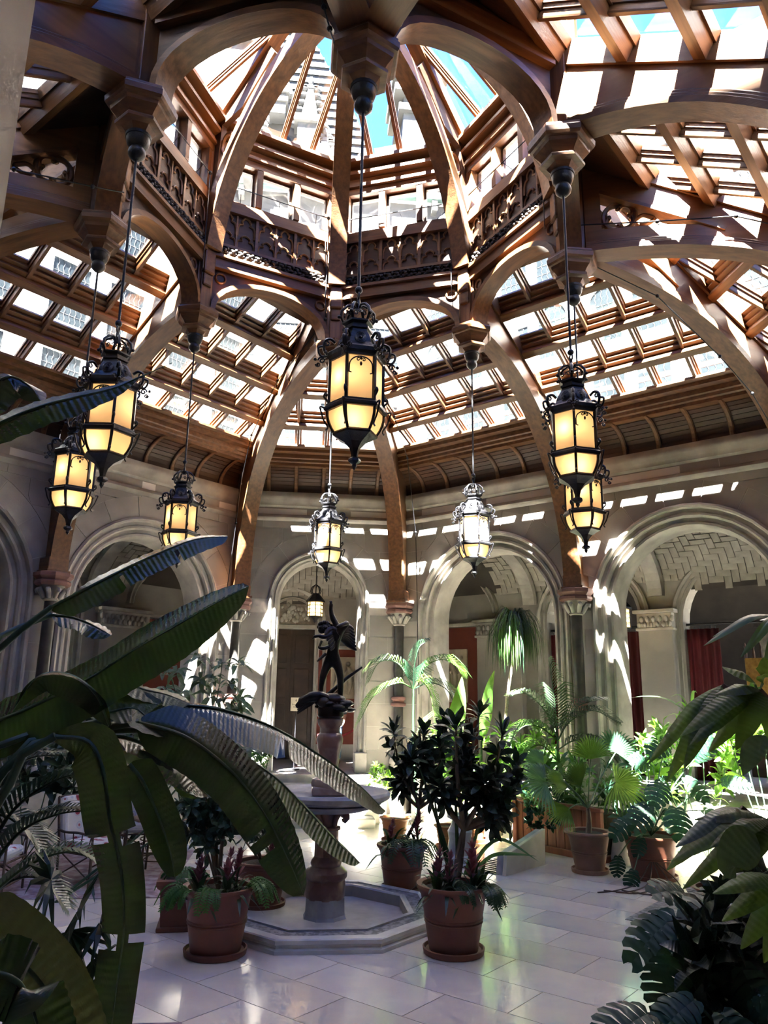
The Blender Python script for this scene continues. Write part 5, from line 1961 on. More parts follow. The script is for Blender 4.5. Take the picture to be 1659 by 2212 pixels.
BV = [(PP(0, 0, .95), (.15, .11)), (PP(0, 0, 1.1), (.14, .1)), (PP(0, .01, 1.3), (.17, .11)), (PP(0, 0, 1.42), (.13, .09)), (PP(0, 0, 1.5), .05), (PP(0, -.01, 1.58), .075), (PP(0, -.015, 1.68), .085), (PP(0, 0, 1.76), .06),
      (PP(-.18, 0, 1.4), .055), (PP(-.23, .02, 1.15), .042), (PP(-.22, -.06, .93), .032), (PP(-.22, -.08, .86), .035), (PP(-.215, -.09, .79), .02),
      (PP(.18, 0, 1.4), .055), (PP(.24, .02, 1.15), .042), (PP(.2, -.1, .98), .032), (PP(.17, -.14, .93), .035), (PP(.14, -.17, .9), .02),
      (PP(-.09, 0, .85), .095), (PP(-.1, -.01, .5), .065), (PP(-.1, .02, .1), .045), (PP(-.1, -.12, .035), .035),
      (PP(.09, 0, .85), .095), (PP(.1, -.03, .5), .065), (PP(.11, .0, .1), .045), (PP(.12, -.14, .035), .035)]
BE = [(0, 1), (1, 2), (2, 3), (3, 4), (4, 5), (5, 6), (6, 7), (3, 8), (8, 9), (9, 10), (10, 11), (11, 12), (3, 13), (13, 14), (14, 15), (15, 16), (16, 17), (0, 18), (18, 19), (19, 20), (20, 21), (0, 22), (22, 23), (23, 24), (24, 25)]
skin_mesh('body', [b[0] for b in BV], BE, [b[1] for b in BV], SKIN, ps)
skin_mesh('jeans', [BV[i][0] for i in (0, 18, 19, 20, 22, 23, 24)], [(0, 1), (1, 2), (2, 3), (0, 4), (4, 5), (5, 6)], [(.17, .13), .108, .08, .062, .108, .08, .062], JEANS, ps)
skin_mesh('shirt', [BV[i][0] for i in (1, 2, 3, 8, 9, 13, 14)], [(0, 1), (1, 2), (2, 3), (3, 4), (2, 5), (5, 6)], [(.165, .125), (.185, .125), (.14, .1), .07, .058, .07, .058], TOP, ps)
hm = MB().ball(PP(0, .015, 1.72), .1, 12, 9, (1, 1.05, 1.1))
hm.build('hair', pbr('dark_hair', (.04, .025, .015), None, .6, 20), ps, 60)
fc = MB()
for s_ in (-1, 1):
    fc.ball(PP(s_ * .032, -.095, 1.67), .011, 6, 5)
fc.build('eyes', INK, ps, 60)
# ================================================================ PLANTS: builders
def resample(pts, n):
    c = catmull(pts, 10)
    L = [0]
    for a, b in zip(c[:-1], c[1:]):
        L.append(L[-1] + (b - a).length)
    out = []
    j = 0
    for i in range(n + 1):
        s_ = L[-1] * i / n
        while j < len(L) - 2 and L[j + 1] < s_:
            j += 1
        t = (s_ - L[j]) / max(L[j + 1] - L[j], 1e-9)
        out.append(c[j].lerp(c[j + 1], t))
    return out


P_BAN = lambda u: min(1, (u / .10 + .12)) ** .7 * (1 if u < .55 else math.sqrt(max(0, 1 - ((u - .55) / .45) ** 2.4)))
P_LAN = lambda u: math.sin(PI * min(1, u * .97 + .02)) ** .8 * (1 - .15 * u)
P_OBO = lambda u: (math.sin(PI * min(1, (u ** 1.5) * .97 + .015)) ** .75)
P_STRAP = lambda u: 1 - u ** 3
P_OVA = lambda u: math.sin(PI * min(1, (u ** .75) * .98 + .01)) ** .9


def leaf_geo(mb, pts, W, up=(0, 0, 1), fl=.15, fr=.15, n=20, k=3, prof=P_LAN, rip=0.0, ripn=8, curl=0.0, tears=(), wl=1.0, wr=1.0, seed=0):
    """fl/fr: lift angle of the left/right half (negative droops); curl bends the halves further"""
    rnd = random.Random(seed)
    P = resample(pts, n)
    up = V(up)
    vs, uv = [], []
    prevS = None
    L = sum((b - a).length for a, b in zip(P[:-1], P[1:]))
    seg = 0
    ja = [0.0] * (n + 1)
    jb = [0.0] * (n + 1)
    va = vb = 0.0
    for i in range(n + 1):
        if (-1, i) in tears:
            va = rnd.uniform(-.35, .25)
        if (1, i) in tears:
            vb = rnd.uniform(-.35, .25)
        ja[i], jb[i] = va, vb
    for i, p in enumerate(P):
        T = (P[min(i + 1, n)] - P[max(i - 1, 0)]).normalized()
        S = T.cross(up)
        if S.length < .15 and prevS is not None:
            S = prevS - T * prevS.dot(T)
        S.normalize()
        if prevS is not None and S.dot(prevS) < 0:
            S = -S
        prevS = S
        N = S.cross(T)
        u = i / n
        w = W * prof(u)
        for j in range(-k, k + 1):
            v = j / k
            side = 1 if v > 0 else -1
            a = (fr + jb[i] * abs(v)) if v > 0 else (fl + ja[i] * abs(v))
            a += curl * abs(v)
            ww = w * (wr if v > 0 else wl)
            off = ww * abs(v)
            r_ = rip * ww * abs(v) * math.sin(2 * PI * ripn * (u + .03 * abs(v)))
            vs.append(p + S * (side * off * math.cos(a)) + N * (off * math.sin(a) + r_))
            uv.append((u * L, v))
    m = 2 * k + 1
    fs = []
    for i in range(n):
        for j in range(m - 1):
            v = (j + .5 - k)
            sd = 1 if v > 0 else -1
            if (sd, i) in tears and abs(v) > .6:
                continue
            a = i * m + j
            fs.append((a, a + 1, a + m + 1, a + m))
    mb.add(vs, fs, uv)
    return P


def leaf_ob(name, pts, W, mat, parent, **kw):
    m = MB()
    P = leaf_geo(m, pts, W, **kw)
    o = m.build(name, mat, parent, 179)
    return o, P


def rib_tube(P, r0, r1, mat, parent, name='midrib'):
    n = len(P)
    return MB().tube(P, [r0 + (r1 - r0) * i / (n - 1) for i in range(n)], 6).build(name, mat, parent, 60)


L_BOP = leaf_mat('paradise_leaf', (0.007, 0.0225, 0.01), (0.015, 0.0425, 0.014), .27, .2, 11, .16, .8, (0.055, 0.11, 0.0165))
L_BOPY = leaf_mat('paradise_leaf_backlight_tint', (0.0165, 0.04125, 0.011), (0.033, 0.0715, 0.0154), .34, .35, 11, .35, .5, (0.088, 0.154, 0.022))  # same leaf, with light from behind put into a brighter green
L_PALE = leaf_mat('ribbed_pale_leaf', (0.06, 0.068, 0.04), (0.096, 0.108, 0.068), .5, .2, 11, .5, .5)
L_STEM = pbr('green_stem', (.05, .10, .05), (.03, .07, .035), .4, 5)
L_DARK = leaf_mat('dark_leaf', (0.0072, 0.0192, 0.0108), (0.015, 0.036, 0.0156), .3, .1, 20, .2, .55)
L_PALM = leaf_mat('palm_leaf', (0.03, 0.078, 0.021), (0.06, 0.132, 0.03), .38, .3, 1, .0, .5)
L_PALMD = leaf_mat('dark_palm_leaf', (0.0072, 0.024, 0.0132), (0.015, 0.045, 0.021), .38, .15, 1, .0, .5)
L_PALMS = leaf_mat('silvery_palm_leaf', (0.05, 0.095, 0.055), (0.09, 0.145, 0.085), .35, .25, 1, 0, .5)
L_FAN = leaf_mat('fan_palm_leaf', (0.048, 0.12, 0.024), (0.096, 0.192, 0.036), .36, .35, 30, .3, .5, (0.1925, 0.33, 0.044), 'V')
L_FANB = leaf_mat('bluish_fan_leaf', (0.036, 0.096, 0.06), (0.072, 0.144, 0.09), .36, .3, 30, .3, .5, None, 'V')
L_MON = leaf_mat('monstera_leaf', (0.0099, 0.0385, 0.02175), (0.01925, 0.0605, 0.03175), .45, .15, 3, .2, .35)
L_MONB = leaf_mat('monstera_leaf_sun_tint', (0.03, 0.085, 0.03), (0.05, 0.125, 0.04), .32, .3, 3, .2, .6)  # monstera green brightened to paint sunshine into the leaf colour
L_SCH = leaf_mat('schefflera_leaf', (0.022, 0.06, 0.012), (0.04, 0.10, 0.018), .36, .45, 14, .3, .4, (0.13, 0.22, 0.03))
L_SCHG = leaf_mat('grey_green_leaf', (0.044, 0.0825, 0.0495), (0.077, 0.121, 0.0715), .35, .2, 14, .3, .55)
L_BAN = leaf_mat('young_banana_leaf', (0.06, 0.168, 0.03), (0.108, 0.252, 0.048), .35, .4, 24, .3, .5, (0.22, 0.4125, 0.055))
L_SHR = leaf_mat('small_shrub_leaf', (.03, .06, .036), (.056, .10, .058), .34, .15, 14, .2, .55)
L_PHI = leaf_mat('philodendron_leaf', (.010, .032, .012), (.022, .06, .020), .32, .2, 3, .2, .5)
L_FERN = leaf_mat('fern', (0.03, 0.096, 0.018), (0.06, 0.156, 0.03), .5, .3, 1, 0, .4)
L_BROM = leaf_mat('bromeliad_leaf', (0.018, 0.048, 0.018), (0.036, 0.078, 0.027), .35, .15, 1, 0, .5)
L_PINK = leaf_mat('bromeliad_bract', (0.21, 0.06, 0.084), (0.288, 0.12, 0.132), .4, .3, 1, 0, .5, (0.33, 0.11, 0.1375))
L_PURP = leaf_mat('bromeliad_purple', (0.06, 0.012, 0.03), (0.12, 0.03, 0.054), .4, .3, 1, 0, .5, (0.165, 0.033, 0.066))
L_LITE = leaf_mat('light_green_foliage', (0.084, 0.18, 0.036), (0.15, 0.27, 0.06), .45, .35, 1, 0, .45)


def frond_geo(mb, pts, llen, n=34, lw=.016, droop=.25, vang=.9, updir=(0, 0, 1), seed=0, vlift=.35, taper=True):
    """pinnate palm frond: rachis plus paired leaflets"""
    rnd = random.Random(seed)
    P = resample(pts, n)
    mb.tube(P, [.012 * (1 - .8 * i / n) + .002 for i in range(n + 1)], 5)
    mb.uv += [(0, 0)] * (len(mb.v) - len(mb.uv))
    up = V(updir)
    for i in range(4, n + 1):
        u = i / n
        T = (P[min(i + 1, n)] - P[i - 1]).normalized()
        S = T.cross(up)
        if S.length < .1:
            S = V((1, 0, 0))
        S.normalize()
        N = S.cross(T)
        L = llen * (math.sin(PI * (.12 + .80 * u)) ** .7 if taper else 1) * rnd.uniform(.9, 1.08)
        for sd in (-1, 1):
            d = (T * math.cos(vang) + S * sd * math.sin(vang) + N * vlift).normalized()
            p0 = P[i]
            p1 = p0 + d * L * .5
            p2 = p0 + d * L + V((0, 0, -droop * L))
            w = d.cross(N).normalized() * lw
            b = len(mb.v)
            q = [p0 - w * .4, p0 + w * .4, p1 - w, p1 + w, p2]
            mb.add(q, [(0, 1, 3, 2), (2, 3, 4)], [(0, 0), (0, 1), (.5, 0), (.5, 1), (1, .5)])


def fan_geo(mb, c, axis, face, R, n=22, spread=2.6, droop=.25, seed=0, cut=.55):
    """palmate fan: pleated segments from c; axis = leaf direction, face = surface normal"""
    rnd = random.Random(seed)
    c, axis, face = V(c), V(axis).normalized(), V(face).normalized()
    S = axis.cross(face).normalized()
    face = S.cross(axis)
    for i in range(n):
        a = -spread / 2 + spread * (i + .5) / n
        d = axis * math.cos(a) + S * math.sin(a)
        sd = -axis * math.sin(a) + S * math.cos(a)
        L = R * (1 - .12 * abs(a) / spread * 2) * rnd.uniform(.93, 1.05)
        hw = math.tan(spread / n / 2) * L * cut * 1.02
        pc = c + d * L * cut + V((0, 0, -droop * L * .12))
        pm = c + d * L * .8 + V((0, 0, -droop * L * .4))
        pt = c + d * L + V((0, 0, -droop * L))
        q = [c, pc - sd * hw - face * .008, pc + face * .012, pc + sd * hw - face * .008, pm - sd * hw * .5, pm + sd * hw * .5, pt]
        mb.add(q, [(0, 1, 2), (0, 2, 3), (1, 4, 2), (2, 4, 5), (2, 5, 3), (4, 6, 5)], [(0, i / n), (.5, i / n), (.5, i / n + .02), (.5, i / n + .04), (.8, i / n), (.8, i / n + .03), (1, i / n)])


def rosette_geo(mb, c, axis, n, L, W, spread=(.3, 1.3), droop=.3, seed=0, prof=P_OBO, k=1, seg=6, fl=.25):
    rnd = random.Random(seed)
    c, axis = V(c), V(axis).normalized()
    X = axis.orthogonal().normalized()
    Y = axis.cross(X)
    for i in range(n):
        a = 2.4 * i + rnd.uniform(-.2, .2)
        t = spread[0] + (spread[1] - spread[0]) * (i / max(1, n - 1))
        d = (X * math.cos(a) + Y * math.sin(a)) * math.sin(t) + axis * math.cos(t)
        l = L * rnd.uniform(.8, 1.1)
        b = c - axis * (.35 * L * i / n)
        pts = [b, b + d * l * .5 + V((0, 0, .04 * l)), b + d * l + V((0, 0, -droop * l * (.2 + math.sin(t))))]
        leaf_geo(mb, pts, W * rnd.uniform(.85, 1.1), up=(0, 0, 1) if abs(d.z) < .9 else (0, 1, 0), fl=fl, fr=fl, n=seg, k=k, prof=prof)


def shared_rosettes(count, **kw):
    return [(lambda m: (rosette_geo(m, (0, 0, 0), (0, 0, 1), seed=s_, **kw), m.mesh('leaf_rosette', 179))[1])(MB()) for s_ in range(count)]


def aim(p, d, roll=0.0, s_=1.0):
    d = V(d).normalized()
    q = d.to_track_quat('Z', 'Y')
    return Matrix.Translation(V(p)) @ q.to_matrix().to_4x4() @ Matrix.Rotation(roll, 4, 'Z') @ Matrix.Scale(s_, 4)


def plant(name, label, cat, loc, group=None):
    return tag(empty(name, loc), label, cat, group)


# ---------------------------------------------------------------- pots
def pot(label, x, y, h, rt, rb, mat, z=0.0, saucer=True, bands=True, group=None, soil=True, rim=.05):
    t = empty('terracotta_pot', (x, y, z))
    tag(t, label, 'pot', group)
    c = (x, y, z)
    b0 = .03 if saucer else 0
    zz = lambda f: b0 + (h - b0) * f
    rr = lambda f: rb + (rt - rb) * f
    pr = [(rb * .9, b0), (rr(0), b0), (rr(.05), zz(.05))]
    if bands:
        for f in (.42, .47):
            pr += [(rr(f), zz(f)), (rr(f) + .008, zz(f + .01)), (rr(f) + .008, zz(f + .025)), (rr(f), zz(f + .035))]
    pr += [(rr(.84), zz(.84)), (rr(.86) + .01, zz(.86)), (rr(.9) + .012, zz(.9)), (rt + rim * .5, zz(.93)), (rt + rim * .62, zz(.96)), (rt + rim * .5, zz(.995)), (rt + .005, zz(1)), (rt - .03, zz(.985)), (rt - .035, zz(.9))]
    MB().lathe(pr, 40, c).build('body', mat, t, 40)
    if saucer:
        MB().lathe([(rb + .02, 0), (rb + .055, .005), (rb + .065, .055), (rb + .05, .06), (rb + .035, .035), (rb * .8, .03)], 40, c).build('saucer', mat, t, 40)
    if soil:
        MB().lathe([(rt - .034, zz(.9)), (rt - .1, zz(.935)), (.02, zz(.94))], 24, c).build('soil', SOIL, t, 60)
    return t


PL, PR = (-1.07, -1.15), (1.20, -1.25)
pot('front terracotta pot with banded waist, left of the fountain', PL[0], PL[1], .60, .325, .235, TERRA)
pot('front terracotta pot with banded waist, right of the fountain', PR[0], PR[1], .62, .335, .235, TERRA)
pot('terracotta pot just behind the right front pot', 1.02, 1.2, .56, .30, .22, TERRA)
pot('terracotta pot showing its rim behind the left front pot', -.72, .55, .5, .3, .22, TERRA)
pot('weathered pale terracotta pot holding the fan palm', 3.86, 2.15, .56, .30, .2, TERRA_P, bands=True, rim=.09)
pot('dark broad terracotta pot under the monstera', 4.62, 1.75, .58, .38, .27, TERRA)
pot('small orange pot in the sun behind the dark shrub', 2.15, 4.0, .36, .2, .14, TERRA_B, group='small sunlit pots')
pot('small orange pot against the steps', 2.75, 4.6, .4, .2, .14, TERRA_B, group='small sunlit pots')
pot('orange pot between the fan palm and the monstera', 4.95, 2.75, .5, .27, .2, TERRA_B)
pot('terracotta pot half hidden by foliage at the lower right', 4.1, -1.0, .5, .28, .2, TERRA)
pot('bright terracotta pot beside the steps, left of the sunlit small pots', 1.35, 4.6, .4, .24, .17, TERRA_B)

# square planter behind the left pot
sq = empty('square_planter', (-1.52, -.2, 0))
tag(sq, 'square terracotta planter with flared rim behind the left pot', 'planter')
Mq = Matrix.Translation((-1.52, -.22, 0)) @ Matrix.Rotation(.08, 4, 'Z')
r2 = math.sqrt(2)
MB().lathe([(.2 * r2, .03), (.2 * r2, .05), (.225 * r2, .40), (.25 * r2, .42), (.265 * r2, .45), (.265 * r2, .49), (.22 * r2, .5), (.2 * r2, .44)], 4, M=Mq, a0=PI / 4).build('body', TERRA, sq)
MB().box(-.24, .24, -.24, .24, 0, .045, Mq).build('base', TERRA, sq, bevel=.012)
MB().box(-.19, .19, -.19, .19, .3, .45, Mq).build('soil', SOIL, sq)

# wooden planter box with vertical boards
wb = empty('wooden_planter', (4.3, 3.75, 0))
tag(wb, 'long red-brown wooden planter box with vertical boards', 'planter')
A, B = V((3.40, 4.25, 0)), V((4.25, 2.95, 0))
REDWOOD = pbr('red_wood', (.26, .085, .045), (.18, .055, .03), .5, 3, (5, 5, .6), bump=.1)
ax = (V((4.3, 2.75, 0)) - V((3.35, 4.3, 0))).normalized()
ay = V((-ax.y, ax.x, 0))
if ay.x < 0:
    ay = -ay
BM = frame(ax, ay, V((0, 0, 1)), (3.35, 4.2, 0))
if BM.determinant() < 0:
    BM = frame(ax, ay, V((0, 0, 1)), (3.35, 4.2, 0))
Lb, Wb, Hb = 1.75, .75, .78
MB().box(-.03, Lb + .03, -.03, Wb + .03, .0, .10, BM).build('base', REDWOOD, wb, bevel=.012)
for i in range(10):
    x0 = Lb * i / 10
    MB().box(x0 + .006, x0 + Lb / 10 - .006, 0, .04, .10, Hb - .06, BM).build('board', REDWOOD, wb, bevel=.006)
for i in range(5):
    y0 = Wb * i / 5
    MB().box(-.02, .02, y0 + .006, y0 + Wb / 5 - .006, .10, Hb - .06, BM).build('board', REDWOOD, wb, bevel=.006)
for x0 in (-.03, Lb - .06):
    MB().box(x0, x0 + .09, -.04, .05, .05, Hb, BM).build('corner_post', REDWOOD, wb, bevel=.01)
MB().box(-.04, Lb + .04, -.05, .06, Hb - .06, Hb, BM).build('rail', REDWOOD, wb, bevel=.012)
MB().box(.02, Lb - .02, .04, Wb, .1, Hb - .1, BM).build('soil', SOIL, wb)

# ---------------------------------------------------------------- A: bird of paradise, left foreground
bp = plant('bird_of_paradise', 'giant bird-of-paradise plant whose broad dark leaves fill the left foreground', 'plant', (-2.75, -5.4, 0))
Y0 = -5.3
R_ = lambda *q: [at(px, py, Y) for px, py, Y in q]
BASE = V((-2.75, -5.4, 0))


def stalk(pts, r0=.028, r1=.016):
    P = resample(pts, 16)
    rib_tube(P, r0, r1, L_STEM, bp, 'stalk')


def big(pts, W, mat=L_BOP, mid=True, **kw):
    o, P = leaf_ob('leaf', pts, W, mat, bp, prof=kw.pop('prof', P_BAN), n=kw.pop('n', 44), k=kw.pop('k', 4), **kw)
    if mid:
        n = len(P)
        MB().tube([p - V((0, 0, .002)) for p in P], [.011 * (1 - .85 * i / (n - 1)) for i in range(n)], 6).build('midrib', L_STEM, o, 60)
    return o


# the big two-toned leaf across the middle
big(R_((-60, 1575, -5.0), (60, 1530, -5.05), (192, 1465, -5.1), (287, 1405, -5.15), (388, 1347, -5.2), (470, 1300, -5.25), (538, 1266, -5.3)), .215, L_BOP, fl=.7, fr=-1.3, rip=0.0135, ripn=26, curl=.1, wl=.75, wr=1.0)
# upper leaf
big(R_((110, 1312, -5.0), (170, 1280, -5.0), (250, 1238, -4.95), (330, 1200, -4.9), (420, 1165, -4.85), (493, 1158, -4.8)), .13, L_BOP, fl=.3, fr=-1.1, rip=0.0225, ripn=16, tears=((1, 16), (1, 30)))
stalk([BASE + V((0, 0, .1)), at(-120, 1600, -5.3), at(-20, 1420, -5.1), at(60, 1350, -5.05), at(112, 1311, -5.0)])
# dark pointed leaf in front of the left lantern, and its neighbour
big(R_((-120, 985, -6.2), (-20, 925, -6.2), (80, 880, -6.15), (170, 856, -6.1), (245, 838, -6.05), (310, 810, -6.0), (372, 783, -5.95)), .115, L_BOP, fl=.5, fr=-1.05, rip=0.027, ripn=30, prof=lambda u: P_BAN(u) * (1 if u < .5 else max(0, 1 - (u - .5) / .34) ** .8))
big(R_((-150, 960, -6.4), (-60, 880, -6.4), (10, 815, -6.35), (60, 830, -6.3), (88, 866, -6.3)), .10, L_BOP, fl=.4, fr=-1.2, rip=0.0225, ripn=12)
stalk([BASE + V((.1, -.1, .1)), at(-260, 1500, -5.9), at(-200, 1100, -6.1), at(-120, 985, -6.2)])
# curled leaf
big(R_((238, 1566, -5.15), (205, 1495, -5.2), (145, 1455, -5.25), (80, 1462, -5.3), (28, 1535, -5.35)), .13, L_BOP, up=(0, .4, 1), fl=-.5, fr=-1.0, rip=0.0135, ripn=14, prof=P_LAN)
# pale sunlit leaf reaching to the fountain
big(R_((368, 1522, -4.6), (470, 1530, -4.5), (590, 1570, -4.35), (690, 1630, -4.2), (770, 1690, -4.1), (833, 1752, -4.0)), .23, L_BOP, fl=.15, fr=-.95, rip=0.02025, ripn=30, tears=((1, 20),), wl=.35, wr=.9)
stalk([BASE + V((.15, .1, .1)), at(-60, 1680, -5.2), at(120, 1585, -5.0), at(250, 1550, -4.8), at(370, 1523, -4.6)], .026, .018)
# two hanging leaves in front of the fountain column
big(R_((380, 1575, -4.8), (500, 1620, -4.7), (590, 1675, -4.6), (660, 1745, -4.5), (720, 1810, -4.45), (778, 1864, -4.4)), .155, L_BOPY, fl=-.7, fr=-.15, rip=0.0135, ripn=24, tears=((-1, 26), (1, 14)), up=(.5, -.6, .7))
big(R_((300, 1560, -5.0), (400, 1590, -5.0), (500, 1665, -4.9), (570, 1755, -4.85), (620, 1850, -4.8), (656, 1934, -4.75)), .165, L_BOP, fl=-.1, fr=-.5, rip=0.0225, ripn=24, up=(.6, -.7, .4), tears=((1, 30), (1, 33)))
stalk([BASE + V((.05, .05, .1)), at(-30, 1720, -5.3), at(120, 1600, -5.1), at(300, 1560, -5.0)], .026, .018)
stalk([BASE + V((.05, .15, .1)), at(-20, 1700, -5.2), at(150, 1590, -5.0), at(380, 1575, -4.8)], .026, .018)
# dark leaf masses behind
big(R_((200, 1600, -5.1), (260, 1590, -5.0), (340, 1620, -4.95), (400, 1660, -4.9), (450, 1720, -4.9)), .16, L_BOP, fl=-.9, fr=-.4, rip=0.018, ripn=16)
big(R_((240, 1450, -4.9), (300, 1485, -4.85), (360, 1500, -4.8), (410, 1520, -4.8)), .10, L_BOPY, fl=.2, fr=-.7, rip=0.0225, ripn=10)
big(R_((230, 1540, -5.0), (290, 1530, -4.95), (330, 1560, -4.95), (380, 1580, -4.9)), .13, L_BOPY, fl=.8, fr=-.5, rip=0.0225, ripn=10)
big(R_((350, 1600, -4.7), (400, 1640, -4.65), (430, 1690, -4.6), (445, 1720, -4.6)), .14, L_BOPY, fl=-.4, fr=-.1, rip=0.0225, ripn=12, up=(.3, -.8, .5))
# torn hanging leaf
big(R_((120, 1590, -5.6), (190, 1600, -5.62), (222, 1660, -5.65), (238, 1770, -5.65), (262, 1880, -5.6), (268, 2000, -5.6), (255, 2110, -5.6), (235, 2260, -5.6)), .125, L_BOP, up=(.1, -1, .15), fl=.12, fr=-.15, rip=0.009, ripn=30, tears=((-1, 18), (1, 18), (-1, 19), (1, 31), (-1, 31), (1, 32)), prof=lambda u: min(1, u * 6 + .2) * (1 - .25 * u), seed=4, wl=.85)
big(R_((280, 1650, -5.3), (310, 1690, -5.3), (345, 1770, -5.3), (368, 1840, -5.3), (378, 1895, -5.3)), .09, L_BOP, up=(.2, -1, .1), fl=.1, fr=-.4, rip=0.0135, ripn=14)
big(R_((112, 1328, -4.9), (150, 1332, -4.85), (190, 1345, -4.8), (240, 1372, -4.8)), .10, L_BOP, fl=.2, fr=-.8, rip=0.036, ripn=9)
stalk([BASE + V((-.1, .1, .1)), at(-60, 1480, -5.2), at(20, 1368, -5.0), at(112, 1328, -4.9)], .024, .014)
stalk([BASE + V((.1, -.15, .1)), at(-20, 1760, -5.6), at(40, 1640, -5.6), at(120, 1590, -5.6)], .03, .02)
# ribbed pale leaves close at the lower left
big(R_((-90, 1990, -7.0), (-10, 2030, -7.0), (60, 2090, -6.95), (120, 2170, -6.9), (160, 2280, -6.9)), .105, L_PALE, n=90, up=(-.25, -.75, .6), fl=.1, fr=.05, rip=.045, ripn=17, prof=lambda u: min(1, u * 5 + .35))
big(R_((-50, 2100, -7.2), (20, 2110, -7.2), (60, 2150, -7.15), (95, 2260, -7.15)), .085, L_BOP, n=70, up=(-.4, -.7, .6), fl=.1, fr=.1, rip=.04, ripn=13, prof=lambda u: min(1, u * 5 + .35))
stalk([V((-2.0, -7.1, .05)), at(-170, 2150, -7.1), at(-130, 2010, -7.0), at(-90, 1990, -7.0)])

# ---------------------------------------------------------------- B: palms at the lower left
pf = plant('feather_palm', 'dark feathery palm behind the torn hanging leaf at the lower left', 'plant', (-2.6, -4.6, 0))
for i, (q, l) in enumerate(((((-40, 1880), (20, 1760), (110, 1690), (210, 1660)), .3), (((-40, 1900), (40, 1800), (120, 1760), (190, 1750)), .28), (((-60, 1850), (-10, 1700), (60, 1640), (130, 1630)), .28),
                            (((-30, 1940), (60, 1870), (150, 1840), (230, 1870)), .25), (((-60, 1800), (0, 1760), (60, 1800), (90, 1860)), .28), (((-40, 1950), (30, 1900), (90, 1900), (140, 1960)), .25))):
    m = MB()
    frond_geo(m, [at(a, b, -4.7 + .1 * i) for a, b in q], l, 30, .013, .25, 1.0, seed=i)
    m.build('frond', L_PALMD if i not in (3,) else L_PALMS, pf)
MB().tube([(-2.6, -4.6, 0), at(-60, 1950, -4.6)], .03, 8).build('trunk', BARK, pf)
lp = plant('lady_palm', 'low lady palm with narrow dark fingers near the torn leaf', 'plant', (-1.9, -5.2, 0))
rnd = random.Random(9)
for i, (a, b, r, sp_, dirv) in enumerate(((165, 1975, .34, 5.6, (.3, -.5, .6)), (215, 1995, .22, 4.5, (.5, -.4, .2)), (110, 1900, .24, 4.5, (-.3, -.5, .6)), (200, 2075, .2, 3.5, (.6, -.4, -.2)), (150, 2010, .25, 3.5, (.2, -.5, -.5)), (175, 2150, .2, 3, (.7, -.3, .1)))):
    m = MB()
    c = at(a, b, -5.3)
    fan_geo(m, c, dirv, (-.1, -.6, .8), r, 9 if i else 13, sp_, .45, i, .35)
    m.build('fan_leaf', L_PALMD, lp)
    MB().tube(catmull([V((-1.9, -5.2, .02)), c * .5 + V((-1.9, -5.2, .02)) * .5 + V((0, 0, .15)), c], 5), .006, 5).build('petiole', L_STEM, lp)

# ---------------------------------------------------------------- shrubs with whorled dark leaves
ROS_D = shared_rosettes(4, n=16, L=.16, W=.026, spread=(.35, 1.75), droop=.12)
ROS_S = shared_rosettes(3, n=12, L=.12, W=.022, spread=(.3, 1.6), droop=.15)


def shrub(name, label, base, branches, r0, mats, ros, rosmat, size, per, group=None, seed=0):
    """branches: list of control point lists from the base; rosettes strung along the upper half"""
    t = plant(name, label, 'plant', base, group)
    rnd = random.Random(seed)
    for bi, pts in enumerate(branches):
        P = resample(pts, 14)
        MB().tube(P, [r0 * (1 - .65 * i / 14) for i in range(15)], 7).build('branch', mats, t, 60)
        for j in range(per):
            i = 14 - int(j * 8 / max(per, 1))
            d = (P[i] - P[max(i - 2, 0)]).normalized() if j == 0 else (V((rnd.uniform(-1, 1), rnd.uniform(-1, 1), .5)).normalized())
            s_ = size * rnd.uniform(.85, 1.15) * (1 if j == 0 else .85)
            link('leaf_rosette', ros[(bi + j) % len(ros)], t, aim(P[i] + (V((0, 0, 0)) if j == 0 else d * .05), d, rnd.uniform(0, 6), s_), rosmat)
    return t


b0 = V((PR[0], PR[1], .56))
def fork(b, k1, tips, Y, j=0.0):
    """branches from base b through the fork k1 to each tip"""
    out = []
    for i, (tx, ty) in enumerate(tips):
        e = at(tx, ty, Y + j * ((i % 3) - 1))
        m = k1.lerp(e, .45) + V(((e.x - k1.x) * .25, 0, 0))
        out.append([b, k1, m, e] if i == 0 else [k1, m, e])
    return out


shrub('whorled_shrub', 'dark whorled shrub with forked pale trunk in the right front pot', b0,
      [[b0, b0 + V((.06, 0, .15)), at(1002, 1790, -1.2), at(1010, 1700, -1.2), at(1020, 1620, -1.2), at(1036, 1540, -1.2)]] +
      fork(b0, at(1002, 1790, -1.2), [(1086, 1585), (1010, 1640), (1078, 1765), (985, 1572), (950, 1690), (1112, 1655), (1045, 1685), (1095, 1720)], -1.2, .16), .03, BARK, ROS_D, L_DARK, 1.35, 4, seed=3)
b1 = V((1.02, 1.2, .52))
shrub('whorled_shrub', 'dark whorled shrub in the pot just behind, right of the bowl', b1,
      fork(b1, at(905, 1745, 1.2), [(850, 1580), (915, 1583), (962, 1562), (888, 1635), (938, 1640), (865, 1690), (950, 1700)], 1.2, .2), .028, BARK, ROS_D, L_DARK, 1.6, 4, seed=8)
b2 = V((PL[0], PL[1], .54))
